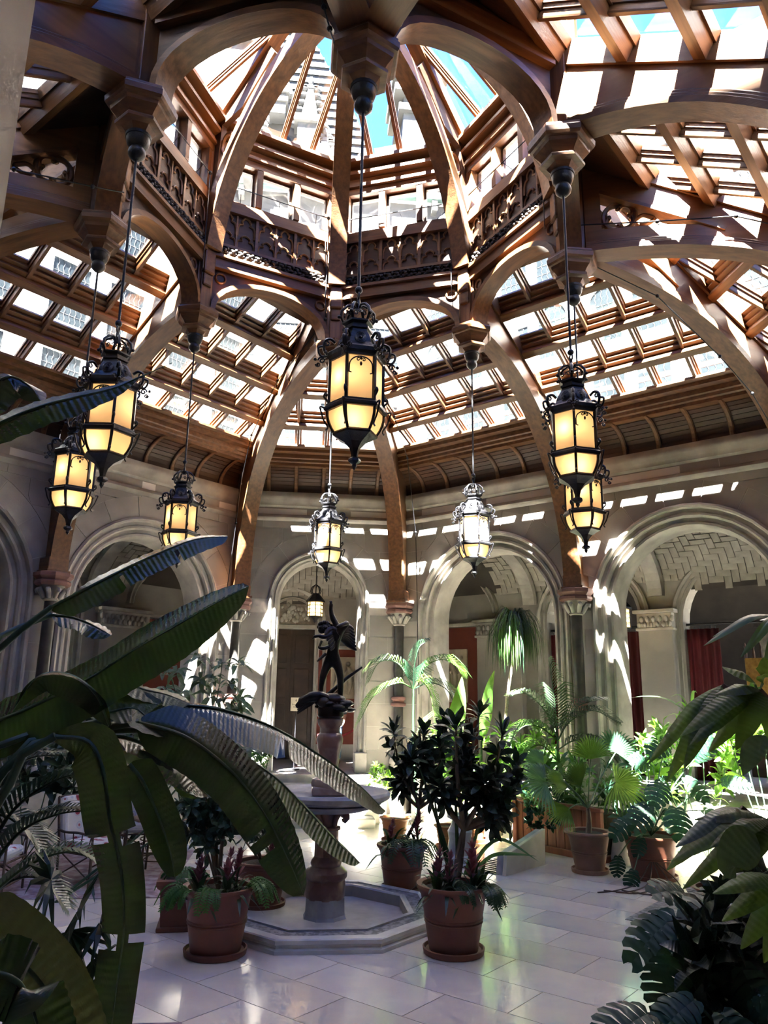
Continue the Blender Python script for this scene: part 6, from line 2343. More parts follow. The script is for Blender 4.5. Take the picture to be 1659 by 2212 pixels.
shrub('small_leaf_shrub', 'dark glossy shrub filling the left front pot', b2,
      [[b2, at(455, 1790, -1.1), at(440, 1700, -1.1)], [b2, at(490, 1780, -1.2), at(545, 1760, -1.2)], [b2, at(440, 1780, -1.1), at(385, 1750, -1.1)], [b2, at(470, 1780, -1.0), at(500, 1700, -1.0)], [b2, at(470, 1790, -1.1), at(500, 1740, -1.1), at(520, 1720, -1.1)], [b2, at(450, 1800, -1.2), at(420, 1760, -1.2), at(410, 1730, -1.2)],
       [b2, at(480, 1810, -1.2), at(510, 1790, -1.2), at(535, 1800, -1.2)], [b2, at(460, 1780, -1), at(470, 1720, -1), at(460, 1690, -1)], [b2, at(440, 1820, -1.2), at(420, 1800, -1.2), at(405, 1810, -1.2)]], .016, BARK, ROS_S, L_SHR, 1.5, 7, seed=5)
shrub('small_leaf_shrub', 'leafy dark shrub in the pot behind the left front pot', V((-.72, .55, .45)),
      [[V((-.72, .55, .45)), at(545, 1810, .5), at(540, 1760, .5)], [V((-.72, .55, .45)), at(560, 1830, .5), at(570, 1800, .5)], [V((-.72, .55, .45)), at(520, 1800, .5), at(500, 1730, .5)]], .014, BARK, ROS_S, L_SCHG, 1.3, 5, seed=6)

# bromeliads, ferns and strap leaves in the pots
BRO = [(lambda m: (rosette_geo(m, (0, 0, 0), (0, 0, 1), 16, .26, .018, (.3, 1.35), .45, s_, P_STRAP, 1, 6, .3), m.mesh('strap_rosette', 179))[1])(MB()) for s_ in range(3)]
SPK = [(lambda m: (rosette_geo(m, (0, 0, 0), (0, 0, 1), 12, .11, .016, (.15, 1.1), .1, s_ + 9, P_LAN, 1, 5, .3), m.mesh('flower_spike', 179))[1])(MB()) for s_ in range(2)]


def bromeliad(label, x, y, z, s_=1.0, spike=L_PINK, ss=1.0, seed=0, group='pink bromeliads in the pots'):
    s_, ss = s_ * 1.35, ss * 1.2
    t = plant('bromeliad', label, 'plant', (x, y, z), group)
    link('strap_rosette', BRO[seed % 3], t, Matrix.Translation((x, y, z)) @ Matrix.Rotation(seed, 4, 'Z') @ Matrix.Scale(s_, 4), L_BROM)
    if spike:
        for j in range(3):
            link('flower_spike', SPK[(seed + j) % 2], t, Matrix.Translation((x + .01 * j, y, z + .10 * s_ + .06 * j * ss)) @ Matrix.Rotation(seed + j, 4, 'Z') @ Matrix.Scale(ss * (1 - .2 * j), 4), spike)
    return t


def frn(label, x, y, z, n=9, L=.3, mat=L_FERN, seed=0, group='ferns in the pots', dirs=None):
    n, L = n + 2, L * 1.1
    t = plant('fern', label, 'plant', (x, y, z), group)
    rnd = random.Random(seed)
    for i in range(n):
        a = rnd.uniform(0, 2 * PI) if dirs is None else dirs[i % len(dirs)] + rnd.uniform(-.3, .3)
        l = L * rnd.uniform(.7, 1.1)
        d = V((math.cos(a), math.sin(a), 0))
        m = MB()
        frond_geo(m, [V((x, y, z)), V((x, y, z)) + d * l * .45 + V((0, 0, l * .35)), V((x, y, z)) + d * l * .85 + V((0, 0, l * .2)), V((x, y, z)) + d * l * 1.1 + V((0, 0, -l * .25))], l * .28, 18, .009, .1, 1.2, seed=i, vlift=.0)
        m.build('frond', mat, t)
    return t


bromeliad('pink bromeliad at the left of the left front pot', -1.25, -1.3, .56, 1.0, L_PINK, 1.1, 0)
bromeliad('tall pink bromeliad in the middle of the left front pot', -.98, -1.3, .58, 1.0, L_PINK, 1.2, 1)
bromeliad('purple bromeliad at the right of the left front pot', -.9, -1.2, .58, .9, L_PURP, 1.2, 2)
bromeliad('pale pink bromeliad at the left of the right front pot', 1.02, -1.38, .58, 1.0, L_PINK, 1.3, 3)
bromeliad('dark purple bromeliad at the front of the right front pot', 1.12, -1.42, .58, .9, L_PURP, 1.2, 4)
bromeliad('tall pink bromeliad at the right of the right front pot', 1.36, -1.36, .60, 1.0, L_PINK, 1.5, 5)
bromeliad('leafy bromeliad hanging over the right pot edge', 1.46, -1.28, .56, 1.05, None, 1, 6)
bromeliad('bromeliad spilling over the pot behind the right front pot', .86, 1.05, .52, 1.2, L_PINK, 1.0, 7)
bromeliad('purple bromeliad beside the dark shrub stem', 1.2, 1.1, .55, 1.1, L_PURP, 1.4, 8)
bromeliad('bromeliad seen in the pot behind the left front pot', -.62, .45, .46, 1.0, L_PINK, 1.0, 1)
frn('bright fern hanging over the front of the left pot', -1.12, -1.42, .56, 1, .26, L_FERN, 1, dirs=[-1.6, -1.4])
frn('fern at the right of the left front pot', -.82, -1.22, .56, 8, .26, L_FERN, 2, dirs=[-.5, 0, .4, -1])
frn('fern hanging over the right edge of the right front pot', 1.42, -1.42, .56, 8, .24, L_BROM, 3, dirs=[-.8, -.3, -1.4])
frn('fern in the middle of the right front pot', 1.2, -1.45, .57, 8, .2, L_BROM, 4)
frn('fern in the pot behind, beside the bromeliad', 1.1, 1.0, .52, 9, .34, L_BROM, 5)
frn('pale fern in the square planter', -1.5, -.3, .46, 10, .26, L_FERN, 6)
frn('fern in the left front pot beside its rim', -1.3, -1.35, .55, 8, .26, L_FERN, 7, dirs=[-2.4, -2, 3.0])
# sword-like leaves in the right pot
sw = plant('sword_plant', 'long arching sword leaves rising from the right front pot', 'plant', b0)
for i, q in enumerate((((985, 1900), (940, 1760), (900, 1640)), ((975, 1900), (950, 1800), (935, 1700)), ((990, 1900), (985, 1760), (983, 1670)), ((1010, 1890), (1050, 1830), (1090, 1815), (1165, 1862)), ((1005, 1890), (1030, 1800), (1050, 1760)), ((1015, 1895), (1060, 1850), (1110, 1845), (1160, 1850)))):
    leaf_ob('leaf', [at(a, b, -1.15) for a, b in q], .022, L_PALMD if i < 3 else L_FANB, sw, n=14, k=1, prof=P_STRAP, up=(0, -1, .4), fl=.4, fr=.4)

# ---------------------------------------------------------------- background plants
def palm(name, label, base, tops, trunk_r, mat, llen, n=34, lw=.02, droop=.3, trunk_pts=None, trunk_mat=None, seed=0, vlift=.3, vang=.9):
    t = plant(name, label, 'palm', base)
    if trunk_pts:
        P = resample(trunk_pts, 10)
        MB().tube(P, [trunk_r * (1 - .4 * i / 10) for i in range(11)], 9).build('trunk', trunk_mat or BARK, t, 60)
    for i, (q, mt) in enumerate(tops):
        m = MB()
        frond_geo(m, q, llen, n, lw, droop, vang, seed=seed + i, vlift=vlift)
        m.build('frond', mt or mat, t)
    return t


YI = 4.6
cI = at(893, 1488, YI)
q_ = lambda *p, Y=YI: [at(a, b, Y) for a, b in p]
palm('arching_palm', 'slim palm with arching fronds beside the statue', V((1.75, YI, 0)),
     [(q_((893, 1488), (862, 1435), (820, 1430), (795, 1475)), L_PALMS), (q_((893, 1488), (860, 1475), (810, 1500), (775, 1560)), L_PALM), (q_((893, 1488), (895, 1440), (905, 1400), (922, 1385)), L_PALMD),
      (q_((893, 1488), (920, 1440), (960, 1425), (1000, 1450)), L_PALM), (q_((893, 1488), (910, 1470), (930, 1500), (938, 1560)), L_LITE), (q_((893, 1488), (930, 1475), (965, 1490), (985, 1530)), L_PALMD)],
     .03, L_PALM, .55, 30, .013, .5, [V((1.75, YI, 0)), at(893, 1600, YI), cI], L_STEM, 1)
YL = 3.7
palm('feathery_palm', 'sunlit feathery palm in front of the sun-spotted column', at(1203, 1860, YL) * V((1, 1, 0)) if False else V((at(1203, 1700, YL).x, YL, 0)),
     [(q_((1205, 1600), (1200, 1540), (1195, 1490), (1185, 1425), Y=YL), L_PALMS), (q_((1205, 1600), (1180, 1540), (1140, 1500), (1105, 1500), Y=YL), L_PALMS), (q_((1205, 1600), (1230, 1560), (1280, 1535), (1335, 1560), Y=YL), L_PALMD),
      (q_((1205, 1600), (1165, 1570), (1130, 1570), (1105, 1600), Y=YL), L_PALM), (q_((1205, 1600), (1235, 1540), (1260, 1520), (1300, 1510), Y=YL), L_PALMD), (q_((1205, 1640), (1170, 1610), (1140, 1620), (1110, 1650), Y=YL), L_PALM),
      (q_((1205, 1620), (1240, 1600), (1290, 1600), (1330, 1640), Y=YL), L_PALMD)], .025, L_PALM, .52, 30, .015, .4, [at(1203, 1860, YL) * V((1, 1, 0)) if False else V((at(1203, 1700, YL).x, YL, 0)), at(1203, 1700, YL), at(1205, 1600, YL)], L_STEM, 11)

# ponytail palm
YK = 5.2
pk = plant('ponytail_palm', 'ponytail palm with a shaggy drooping mop of leaves on a thin trunk', 'palm', V((3.35, YK, 0)))
MB().tube(resample([V((3.35, YK, 0)), at(1090, 1600, YK), at(1097, 1500, YK), at(1108, 1420, YK), at(1110, 1360, YK)], 14), [.045 - .0015 * i for i in range(15)], 9).build('trunk', pbr('pale_trunk', (.38, .33, .24), (.25, .2, .14), .8, 18, (1, 1, 2), bump=.4), pk, 60)
c = at(1110, 1345, YK)
rnd = random.Random(12)
for gI in range(6):
    m = MB()
    for i in range(42):
        a = gI * PI / 3 + rnd.uniform(-.6, .6)
        r = rnd.uniform(.15, .52)
        h = rnd.uniform(.06, .30)
        l = rnd.uniform(.65, 1.25)
        d = V((math.cos(a), math.sin(a), 0))
        b = c + V((0, 0, rnd.uniform(-.2, .06)))
        leaf_geo(m, [b, b + d * r * .5 + V((0, 0, h)), b + d * r + V((0, 0, h * .2 - .1)), b + d * r * 1.15 + V((0, 0, -l * .7))], .013, n=7, k=1, prof=P_STRAP, fl=.3, fr=.3)
    o = m.build('leaf_tuft', L_PALMD if gI % 2 else L_PALM, pk)

# young banana leaves
bn = plant('young_banana', 'two upright bright green young banana leaves', 'plant', V((2.6, 4.4, 0)))
leaf_ob('leaf', q_((985, 1620), (982, 1570), (992, 1510), (998, 1462), Y=4.4), .17, L_BAN, bn, up=(.15, -1, .1), fl=.25, fr=.15, n=24, k=3, prof=P_OVA, rip=.03, ripn=14)
leaf_ob('leaf', q_((1040, 1600), (1048, 1545), (1055, 1490), (1068, 1448), Y=4.5), .13, L_BAN, bn, up=(.5, -1, .1), fl=.1, fr=.3, n=24, k=3, prof=P_OVA, rip=.03, ripn=14)
leaf_ob('leaf', q_((950, 1640), (952, 1590), (962, 1555), (965, 1530), Y=4.4), .07, L_BAN, bn, up=(.5, -1, .1), fl=.3, fr=.3, n=16, k=2, prof=P_OVA)
for a in ((985, 1620), (1040, 1600), (950, 1640)):
    MB().tube([V((2.6, 4.4, .02)), at(a[0], a[1] + 60, 4.4), at(a[0], a[1], 4.4)], .02, 7).build('stalk', L_STEM, bn, 60)

# fan palm in the pale pot
fp = plant('fan_palm', 'bright fan palm with pleated round leaves in the pale pot', 'palm', V((3.86, 2.15, .5)))
B0 = V((3.86, 2.15, .5))
TB = at(1270, 1745, 2.1)
MB().tube(resample([B0, B0 + V((0.02, 0, .2)), TB], 8), [.045 - .002 * i for i in range(9)], 8).build('trunk', BARK, fp, 60)
for i, (cx, cy, r, axis, face, sp_, mt, Yf) in enumerate((
        (1276, 1640, .46, (0, -.1, 1), (0, -1, .25), 2.7, L_FAN, 2.0), (1180, 1690, .5, (-.7, -.2, .15), (.1, -.75, .6), 3.6, L_FANB, 2.0), (1330, 1690, .5, (.6, -.3, -.15), (.1, -.8, .5), 3.8, L_FAN, 1.9),
        (1225, 1700, .46, (-.8, -.1, .5), (.1, -.6, .8), 2.2, L_FAN, 2.1), (1330, 1625, .46, (.4, .1, .9), (-.2, -1, .3), 3.6, L_FANB, 2.5), (1255, 1700, .52, (-.3, -.2, .8), (.3, -.9, .2), 1.6, L_FAN, 1.9),
        (1230, 1745, .42, (-.8, -.3, -.25), (.1, -.6, .8), 2.2, L_FAN, 1.9), (1175, 1650, .42, (-.8, 0, .35), (.1, -.7, .7), 3.0, L_FANB, 2.4))):
    c = at(cx, cy, Yf)
    m = MB()
    fan_geo(m, c, axis, face, r, 24, sp_, .22, i, .6)
    o = m.build('fan_leaf', mt, fp)
    MB().tube(catmull([TB, TB.lerp(c, .5) + V((0, 0, .05)), c], 5), .009, 6).build('petiole', L_STEM, o, 60)


# monstera leaves
def monstera_me(seed, n=7):
    """heart-shaped leaf with deep side cuts, along +x in the xy plane, about 1 long"""
    rnd = random.Random(seed)
    m = MB()
    for sd in (-1, 1):
        prof = lambda u: (.46 * math.sin(PI * min(1, (u * .92 + .09))) ** .65) * (1 - .12 * u)
        for i in range(n):
            u0, u1 = -.12 + 1.05 * i / n, -.12 + 1.05 * (i + 1) / n
            g = .10 if 0 < i < n else 0
            ue0, ue1 = u0 + (u1 - u0) * g + .10, u1 - (u1 - u0) * g + .10
            w0, w1 = prof(max(.0, u0 + .06)), prof(max(.0, u1 + .02))
            a = max(0, u0)
            b = max(0.0, u1)
            pts = [(a, .0), (b, .0), (u1 + .03, w1 * .52), (ue1, w1 * .92), ((ue0 + ue1) / 2 + .02, (w0 + w1) / 2 * 1.04), (ue0, w0 * .95), (u0 + .06, w0 * .52)]
            vs = [V((x, sd * y, .16 * y * (1 - y) * 2 - .75 * y * y - .42 * x * x)) for x, y in pts]
            m.add(vs, [(0, 1, 2, 6), (6, 2, 3, 5), (5, 3, 4)], [(x, y) for x, y in pts])
    return m.mesh('monstera_leaf', 179)


MON = [monstera_me(0, 7), monstera_me(1, 6)]
mo = plant('monstera', 'large monstera with split leaves spilling from the dark broad pot', 'plant', V((4.62, 1.75, .5)))
mb0 = V((4.62, 1.75, .55))
rnd = random.Random(21)


def mleaf(parent, px, py, Y, s_, ax, face, mat=L_MON, stem=None, seed=0):
    c = at(px, py, Y)
    ax = V(ax).normalized()
    f = V(face).normalized()
    S = f.cross(ax).normalized()
    f = ax.cross(S)
    o = link('leaf', MON[seed % 2], parent, frame(ax * s_, S * s_, f * s_, c), mat)
    if stem is not None:
        MB().tube(catmull([stem, stem.lerp(c, .5) + V((0, 0, .12)), c], 5), .008, 5).build('petiole', L_STEM, parent, 60)
    return o


for i, (px, py, Y, s_, ax, fc, mt) in enumerate((
        (1430, 1690, 1.6, .42, (-.4, -.5, -.3), (0, -.6, .8), L_MON), (1480, 1680, 1.6, .4, (.4, -.6, -.4), (.1, -.7, .7), L_MON), (1400, 1740, 1.4, .44, (-.6, -.5, -.4), (0, -.7, .7), L_MON), (1460, 1745, 1.35, .46, (-.2, -.7, -.5), (0, -.6, .8), L_MON),
        (1520, 1750, 1.4, .42, (.5, -.6, -.2), (.1, -.6, .8), L_MON), (1360, 1770, 1.6, .36, (-.8, -.2, -.5), (-.2, -.7, .6), L_MON), (1500, 1640, 1.9, .42, (.3, -.5, .5), (.1, -.9, .4), L_MON), (1370, 1880, 1.3, .26, (-.4, -.3, -.8), (-.2, -.9, .3), L_MON),
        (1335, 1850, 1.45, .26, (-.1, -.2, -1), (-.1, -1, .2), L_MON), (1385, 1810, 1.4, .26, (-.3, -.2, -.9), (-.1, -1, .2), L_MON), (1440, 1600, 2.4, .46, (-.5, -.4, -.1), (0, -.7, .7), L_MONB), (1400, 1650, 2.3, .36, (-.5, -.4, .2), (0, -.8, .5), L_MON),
        (1560, 1690, 1.7, .38, (.6, -.4, .1), (0, -.7, .7), L_MON))):
    mleaf(mo, px, py, Y, s_, ax, fc, mt, mb0, i)
rt = MB()
for i in range(5):
    x = 4.2 + i * .12
    rt.tube(catmull([(4.5, 1.5, .3), (x, 1.3 - .05 * i, .05), (x - .4, 1.05 - .08 * i, .012), (x - .7, .95 + .1 * (i % 2), .012)], 4), .008, 5)
rt.build('aerial_roots', TWIG, mo, 60)

# dracaena / corn plant, sunlit
da = plant('dracaena', 'sunlit spiky dracaena above the monstera', 'plant', V((5.6, 3.0, 0)))
MB().tube([V((5.6, 3.0, 0)), at(1495, 1640, 3.0), at(1492, 1560, 3.0)], .022, 8).build('stem', L_STEM, da, 60)
for i in range(16):
    a = 2.4 * i
    h = 1640 - 7 * i
    b = at(1494, h, 3.0)
    d = V((math.cos(a), math.sin(a) * .8, 0))
    l = .5 - .008 * i
    k_ = .25 + .035 * i
    leaf_ob('leaf', [b, b + d * l * .5 + V((0, 0, l * k_)), b + d * l + V((0, 0, l * (k_ * 1.4 - .35)))], .032, L_BAN if i % 3 else L_LITE, da, n=10, k=1, prof=P_LAN, fl=.35, fr=.35)
leaf_ob('leaf', [at(1490, 1540, 3.0), at(1440, 1508, 3.0), at(1390, 1503, 2.9), at(1355, 1510, 2.9)], .06, L_PALMS, da, n=14, k=2, prof=P_LAN, fl=-.2, fr=-.3)

# far-left schefflera and filler greenery
WH = [(lambda m: (rosette_geo(m, (0, 0, 0), (0, 0, 1), 9, .26, .045, (1.2, 1.7), .35, s_, P_LAN, 2, 8, .2), m.mesh('leaf_whorl', 179))[1])(MB()) for s_ in range(3)]


def whorls(name, label, base, pts, Y, mat, size, trunks, group=None, seed=0):
    t = plant(name, label, 'plant', base, group)
    rnd = random.Random(seed)
    for q in trunks:
        MB().tube(resample([V(base)] + [at(a, b, Y) for a, b in q], 10), [.02 - .0012 * i for i in range(11)], 6).build('stem', L_STEM, t, 60)
    for i, (a, b) in enumerate(pts):
        link('leaf_whorl', WH[i % 3], t, aim(at(a, b, Y + rnd.uniform(-.25, .25)), V((rnd.uniform(-.5, .5), rnd.uniform(-.9, .1), .8)), rnd.uniform(0, 6), size * rnd.uniform(.8, 1.15)), mat)
    return t


rnd = random.Random(31)
whorls('umbrella_plant', 'grey-green umbrella plant against the far left wall below the sun patches', V((-3.0, 3.5, 0)),
       [(x + rnd.uniform(-8, 8), y + rnd.uniform(-8, 8)) for x, y in ((440, 1425), (480, 1430), (520, 1435), (465, 1460), (505, 1470), (430, 1470), (380, 1450), (360, 1480), (400, 1500), (450, 1500), (490, 1510), (520, 1500), (370, 1530), (420, 1540), (470, 1545), (510, 1540), (345, 1440))], 3.5, L_SCHG, 1.05, [[(430, 1640), (470, 1500), (480, 1430)], [(400, 1640), (380, 1500), (360, 1440)]], seed=1)
whorls('umbrella_plant', 'dark umbrella plant in the shade behind the big leaves', V((-3.1, .8, 0)),
       [(x + rnd.uniform(-10, 10), y + rnd.uniform(-10, 10)) for x, y in ((230, 1560), (290, 1560), (260, 1600), (320, 1600), (210, 1620), (350, 1570), (390, 1590), (420, 1620), (300, 1640), (360, 1650), (460, 1640), (500, 1600), (530, 1620), (480, 1680), (420, 1670), (540, 1680))], .8, L_PALMD, .8, [[(350, 1750), (300, 1640)], [(420, 1750), (470, 1650)]], seed=2)


def filler(name, label, base, boxpx, Y, mat, cnt, L, W, seed, mesh_n=10, up=.4, depth=.5):
    """leafy plant: leaf sprigs scattered through a volume"""
    t = plant(name, label, 'plant', base)
    rnd = random.Random(seed)
    sp_ = []
    for s_ in range(3):
        m = MB()
        rosette_geo(m, (0, 0, 0), (0, 0, 1), mesh_n, L, W, (.2, 1.5), .25, seed + s_, P_LAN, 1, 5, .25)
        sp_.append(m.mesh('leaf_sprig', 179))
    x0, y0, x1, y1 = boxpx
    for i in range(cnt):
        px, py = rnd.uniform(x0, x1), rnd.uniform(y0, y1)
        p = at(px, py, Y + rnd.uniform(-depth, depth))
        p.z = max(p.z, .05)
        link('leaf_sprig', sp_[i % 3], t, aim(p, V((rnd.uniform(-.8, .8), rnd.uniform(-1, .3), up + rnd.uniform(0, .6))), rnd.uniform(0, 6), rnd.uniform(.8, 1.2)), mat)
    for i in range(4):
        px = x0 + (x1 - x0) * (i + .5) / 4
        MB().tube(catmull([V(base) + V((0, 0, .02)), V(base).lerp(at(px, (y0 + y1) / 2, Y), .6), at(px, y0 + (y1 - y0) * .2, Y)], 4), .009, 5).build('stem', L_STEM, t, 60)
    return t


filler('leafy_shrub', 'bright sunlit shrub behind the dark whorled plant', V((2.6, 4.6, 0)), (930, 1580, 1130, 1720), 4.5, L_LITE, 46, .22, .03, 1)
filler('leafy_shrub', 'pale green foliage at the foot of the far right column', V((3.3, 4.4, 0)), (1080, 1560, 1200, 1680), 4.4, L_LITE, 34, .22, .03, 2)
filler('leafy_shrub', 'small light green plant beside the steps right of the statue', V((1.5, 6.0, .5)), (795, 1655, 850, 1700), 5.6, L_LITE, 26, .12, .016, 3, 14)
filler('leafy_shrub', 'sunlit mixed foliage behind the monstera', V((6.0, 2.8, 0)), (1380, 1570, 1600, 1720), 2.8, L_LITE, 44, .24, .035, 4)
filler('leafy_shrub', 'dark leaves between the fan palm and the monstera', V((4.7, 3.0, 0)), (1310, 1620, 1460, 1780), 3.0, L_MON, 36, .22, .035, 5)
filler('ivy', 'ivy trailing over the front of the wooden planter', V((3.6, 3.7, .7)), (1135, 1700, 1220, 1790), 3.3, L_MON, 40, .09, .03, 6, 8, .1, .15)
filler('leafy_shrub', 'greenery along the far right wall', V((4.3, 3.9, 0)), (1150, 1640, 1320, 1740), 3.6, L_PALM, 40, .25, .03, 7)
filler('leafy_shrub', 'yellow-green bush at the right edge in the sun', V((6.4, 1.6, 0)), (1540, 1480, 1659, 1640), 2.6, L_LITE, 34, .22, .04, 8)
filler('leafy_shrub', 'soft feathery green plant beside the left of the steps', V((-1.3, 5.2, 0)), (530, 1620, 585, 1760), 4.2, L_FERN, 40, .16, .012, 9, 16)
filler('leafy_shrub', 'dark foliage along the left wall behind the chairs', V((-4.2, 3.0, 0)), (0, 1560, 330, 1720), 2.6, L_PALMD, 60, .3, .045, 10)

# ---------------------------------------------------------------- foreground right: umbrella tree and split-leaf philodendron
ut = plant('umbrella_tree', 'umbrella tree with long drooping dark leaflets filling the right foreground', 'plant', V((1.75, -6.3, 0)))
YR = -6.0


def drooper(cx, cy, Y, tips, W, mat=L_SCH, mats=None):
    c = at(cx, cy, Y)
    for i, (tx, ty) in enumerate(tips):
        e = at(tx, ty, Y - .12 + .08 * (i % 3))
        mid = c.lerp(e, .5) + V((0, -.04, .10 * (c - e).length))
        leaf_ob('leaflet', [c, c.lerp(mid, .5) + V((0, 0, .01)), mid, e], W, (mats or {}).get(i, mat), ut, n=16, k=3, prof=P_LAN, fl=-.25, fr=-.25, up=(0, -.5, 1), rip=.02, ripn=8)
    return c


C1 = drooper(1640, 1490, -5.9, ((1470, 1590), (1490, 1610), (1530, 1625), (1590, 1620), (1545, 1500), (1560, 1440), (1680, 1640), (1650, 1420)), .055)
C2 = drooper(1560, 1480, -5.8, ((1478, 1660), (1440, 1690), (1400, 1650)), .048)
C3 = drooper(1660, 1770, -6.1, ((1535, 1830), (1450, 1860), (1500, 1770), (1600, 1880), (1560, 1900), (1475, 1920)), .05, L_SCH, {4: L_SCHG})
C4 = drooper(1600, 1745, -6.0, ((1460, 1830), (1440, 1880), (1485, 1800), (1640, 1850)), .045, L_SCH, {0: L_SCHG})
leaf_ob('leaflet', [at(1630, 1800, -6.4), at(1600, 1830, -6.42), at(1575, 1870, -6.42), at(1590, 1895, -6.4)], .075, L_SCHG, ut, n=16, k=3, prof=P_OVA, up=(0, -1, .3), fl=.1, fr=.1)
leaf_ob('leaflet', [at(1655, 1590, -6.2), at(1625, 1625, -6.2), at(1605, 1675, -6.2)], .045, L_SCHG, ut, n=16, k=3, prof=P_OVA, up=(-.3, -1, .5), fl=.1, fr=.1)
C5 = drooper(1680, 1330, -5.7, ((1520, 1395), (1540, 1375), (1640, 1340), (1600, 1420), (1650, 1440)), .03, L_PALMS)
C6 = drooper(1690, 1900, -6.3, ((1560, 1990), (1600, 2050), (1650, 2080), (1540, 1930)), .05, L_SCH)
for c in (C1, C2, C3, C4, C5, C6):
    MB().tube(catmull([V((1.75, -6.3, .02)), V((1.95, -6.2, 1.0)), V((1.95, -6.1, c.z * .8)), c], 6), [.03 - .0009 * i for i in range(19)], 7).build('stem', TWIG, ut, 60)
ph = plant('split_leaf_philodendron', 'split-leaf philodendron with torn dark leaves at the lower right', 'plant', V((2.2, -5.2, 0)))
pb = V((2.2, -5.2, .05))
for i, (px, py, Y, s_, ax_, fc, mt) in enumerate((
        (1460, 1980, -5.0, .55, (-.9, -.2, -.35), (-.2, -.5, .9), L_MON), (1500, 2010, -5.0, .5, (-.8, -.3, -.5), (-.1, -.6, .8), L_SCHG), (1450, 2060, -5.2, .45, (-.4, -.3, -.9), (-.3, -.8, .4), L_SCH), (1560, 1950, -4.9, .5, (-.6, -.4, .1), (0, -.5, .9), L_PHI),
        (1620, 1970, -5.0, .5, (.5, -.5, .1), (0, -.5, .9), L_PHI), (1540, 2080, -5.2, .5, (-.3, -.4, -.8), (-.1, -.8, .4), L_SCH), (1600, 2090, -5.3, .5, (.3, -.4, -.8), (0, -.8, .4), L_DARK), (1500, 2160, -5.4, .42, (-.8, -.3, -.2), (-.1, -.5, .9), L_SCHG),
        (1400, 2190, -5.6, .5, (-.7, -.4, .0), (0, -.5, .9), L_PHI), (1560, 2190, -5.6, .5, (.2, -.5, -.3), (0, -.5, .9), L_DARK), (1640, 2150, -5.6, .5, (.5, -.4, -.5), (0, -.7, .6), L_DARK), (1480, 1930, -4.8, .42, (-.6, -.4, .3), (0, -.5, .8), L_SCH),
        (1580, 2020, -4.9, .48, (-.2, -.5, -.4), (0, -.7, .6), L_DARK), (1640, 2040, -5.1, .5, (.2, -.5, -.5), (0, -.7, .6), L_SCH), (1430, 1975, -4.9, .36, (-.5, -.3, -.8), (-.2, -.8, .4), L_SCH))):
    mleaf(ph, px, py, Y, s_ * .62, ax_, fc, mt, pb, i)
    if i % 3 != 2:
        mleaf(ph, px + 35 - 25 * (i % 4), py + 30 - 20 * (i % 3), Y + .15, s_ * .5, (ax_[0] * .6 + .3, ax_[1], ax_[2] - .3), fc, L_PHI if i % 2 else L_SCH, pb, i + 1)
filler('leafy_shrub', 'dense dark undergrowth in the lower right corner', V((2.6, -4.6, 0)), (1500, 1900, 1700, 2230), -4.9, L_DARK, 60, .26, .045, 14, 9, .3, .4)
# ================================================================ RATTAN CHAIRS, TABLE, RUGS, STONE WEDGE
def fabric(name):
    m, nt, out = mk(name)
    N, Lk = nt.nodes.new, nt.links.new
    b = N('ShaderNodeBsdfPrincipled')
    b.inputs['Roughness'].default_value = .9
    tc = N('ShaderNodeTexCoord')
    vo = N('ShaderNodeTexVoronoi')
    vo.inputs['Scale'].default_value = 7
    Lk(tc.outputs['Object'], vo.inputs['Vector'])
    rp = N('ShaderNodeValToRGB')
    e = rp.color_ramp.elements
    e[0].position, e[0].color = 0, (.5, .25, .2, 1)
    e[1].position, e[1].color = .5, (.66, .64, .62, 1)
    for p, c in ((.12, (.22, .02, .04, 1)), (.30, (.30, .04, .06, 1)), (.34, (.66, .64, .62, 1)), (.42, (.42, .46, .55, 1)), (.46, (.66, .64, .62, 1))):
        n_ = e.new(p)
        n_.color = c
    Lk(vo.outputs['Distance'], rp.inputs[0])
    Lk(rp.outputs[0], b.inputs['Base Color'])
    Lk(b.outputs[0], out.inputs[0])
    return m


FAB = fabric('floral_fabric')


def rattan_chair(label, x, y, rz, z=0.0):
    t = empty('rattan_chair', (x, y, z), rz)
    tag(t, label, 'chair', 'rattan garden chairs')
    M = WM[t]

    def tb(name, pts, r=.016):
        return MB().tube([M @ V(p) for p in pts], r, 7).build(name, TWIG, t, 60)
    for sx in (-1, 1):
        tb('leg', [(sx * .30, -.28, 0), (sx * .29, -.27, .62)])
        tb('leg', [(sx * .28, .30, 0), (sx * .28, .32, .45), (sx * .27, .42, 1.05)])
        tb('armrest', catmull([(sx * .29, -.27, .62), (sx * .31, -.05, .65), (sx * .30, .2, .64), (sx * .28, .36, .66)], 4))
        for k in range(4):
            tb('arm_spindle', [(sx * .30, -.2 + .12 * k, .42), (sx * .30, -.26 + .16 * k, .63)], .008)
        tb('brace', [(sx * .30, -.26, .12), (sx * .28, .28, .40)], .009)
        tb('brace', [(sx * .30, -.26, .40), (sx * .28, .28, .12)], .009)
    for p, q in (((-.3, -.28, .40), (.3, -.28, .40)), ((-.28, .31, .40), (.28, .31, .40)), ((-.3, -.28, .4), (-.28, .31, .4)), ((.3, -.28, .4), (.28, .31, .4)), ((-.27, .42, 1.05), (.27, .42, 1.05)), ((-.3, -.28, .14), (.3, -.28, .14))):
        tb('rail', [p, q], .014)
    tb('front_brace', [(-.3, -.28, .14), (.3, -.28, .40)], .009)
    tb('front_brace', [(.3, -.28, .14), (-.3, -.28, .40)], .009)
    MB().box(-.27, .27, -.27, .28, .41, .53, M).build('seat_cushion', FAB, t, bevel=.045)
    MB().box(-.25, .25, -.06, .06, 0, .56, M @ Matrix.Translation((0, .30, .50)) @ Matrix.Rotation(-.17, 4, 'X')).build('back_cushion', FAB, t, bevel=.045)
    return t


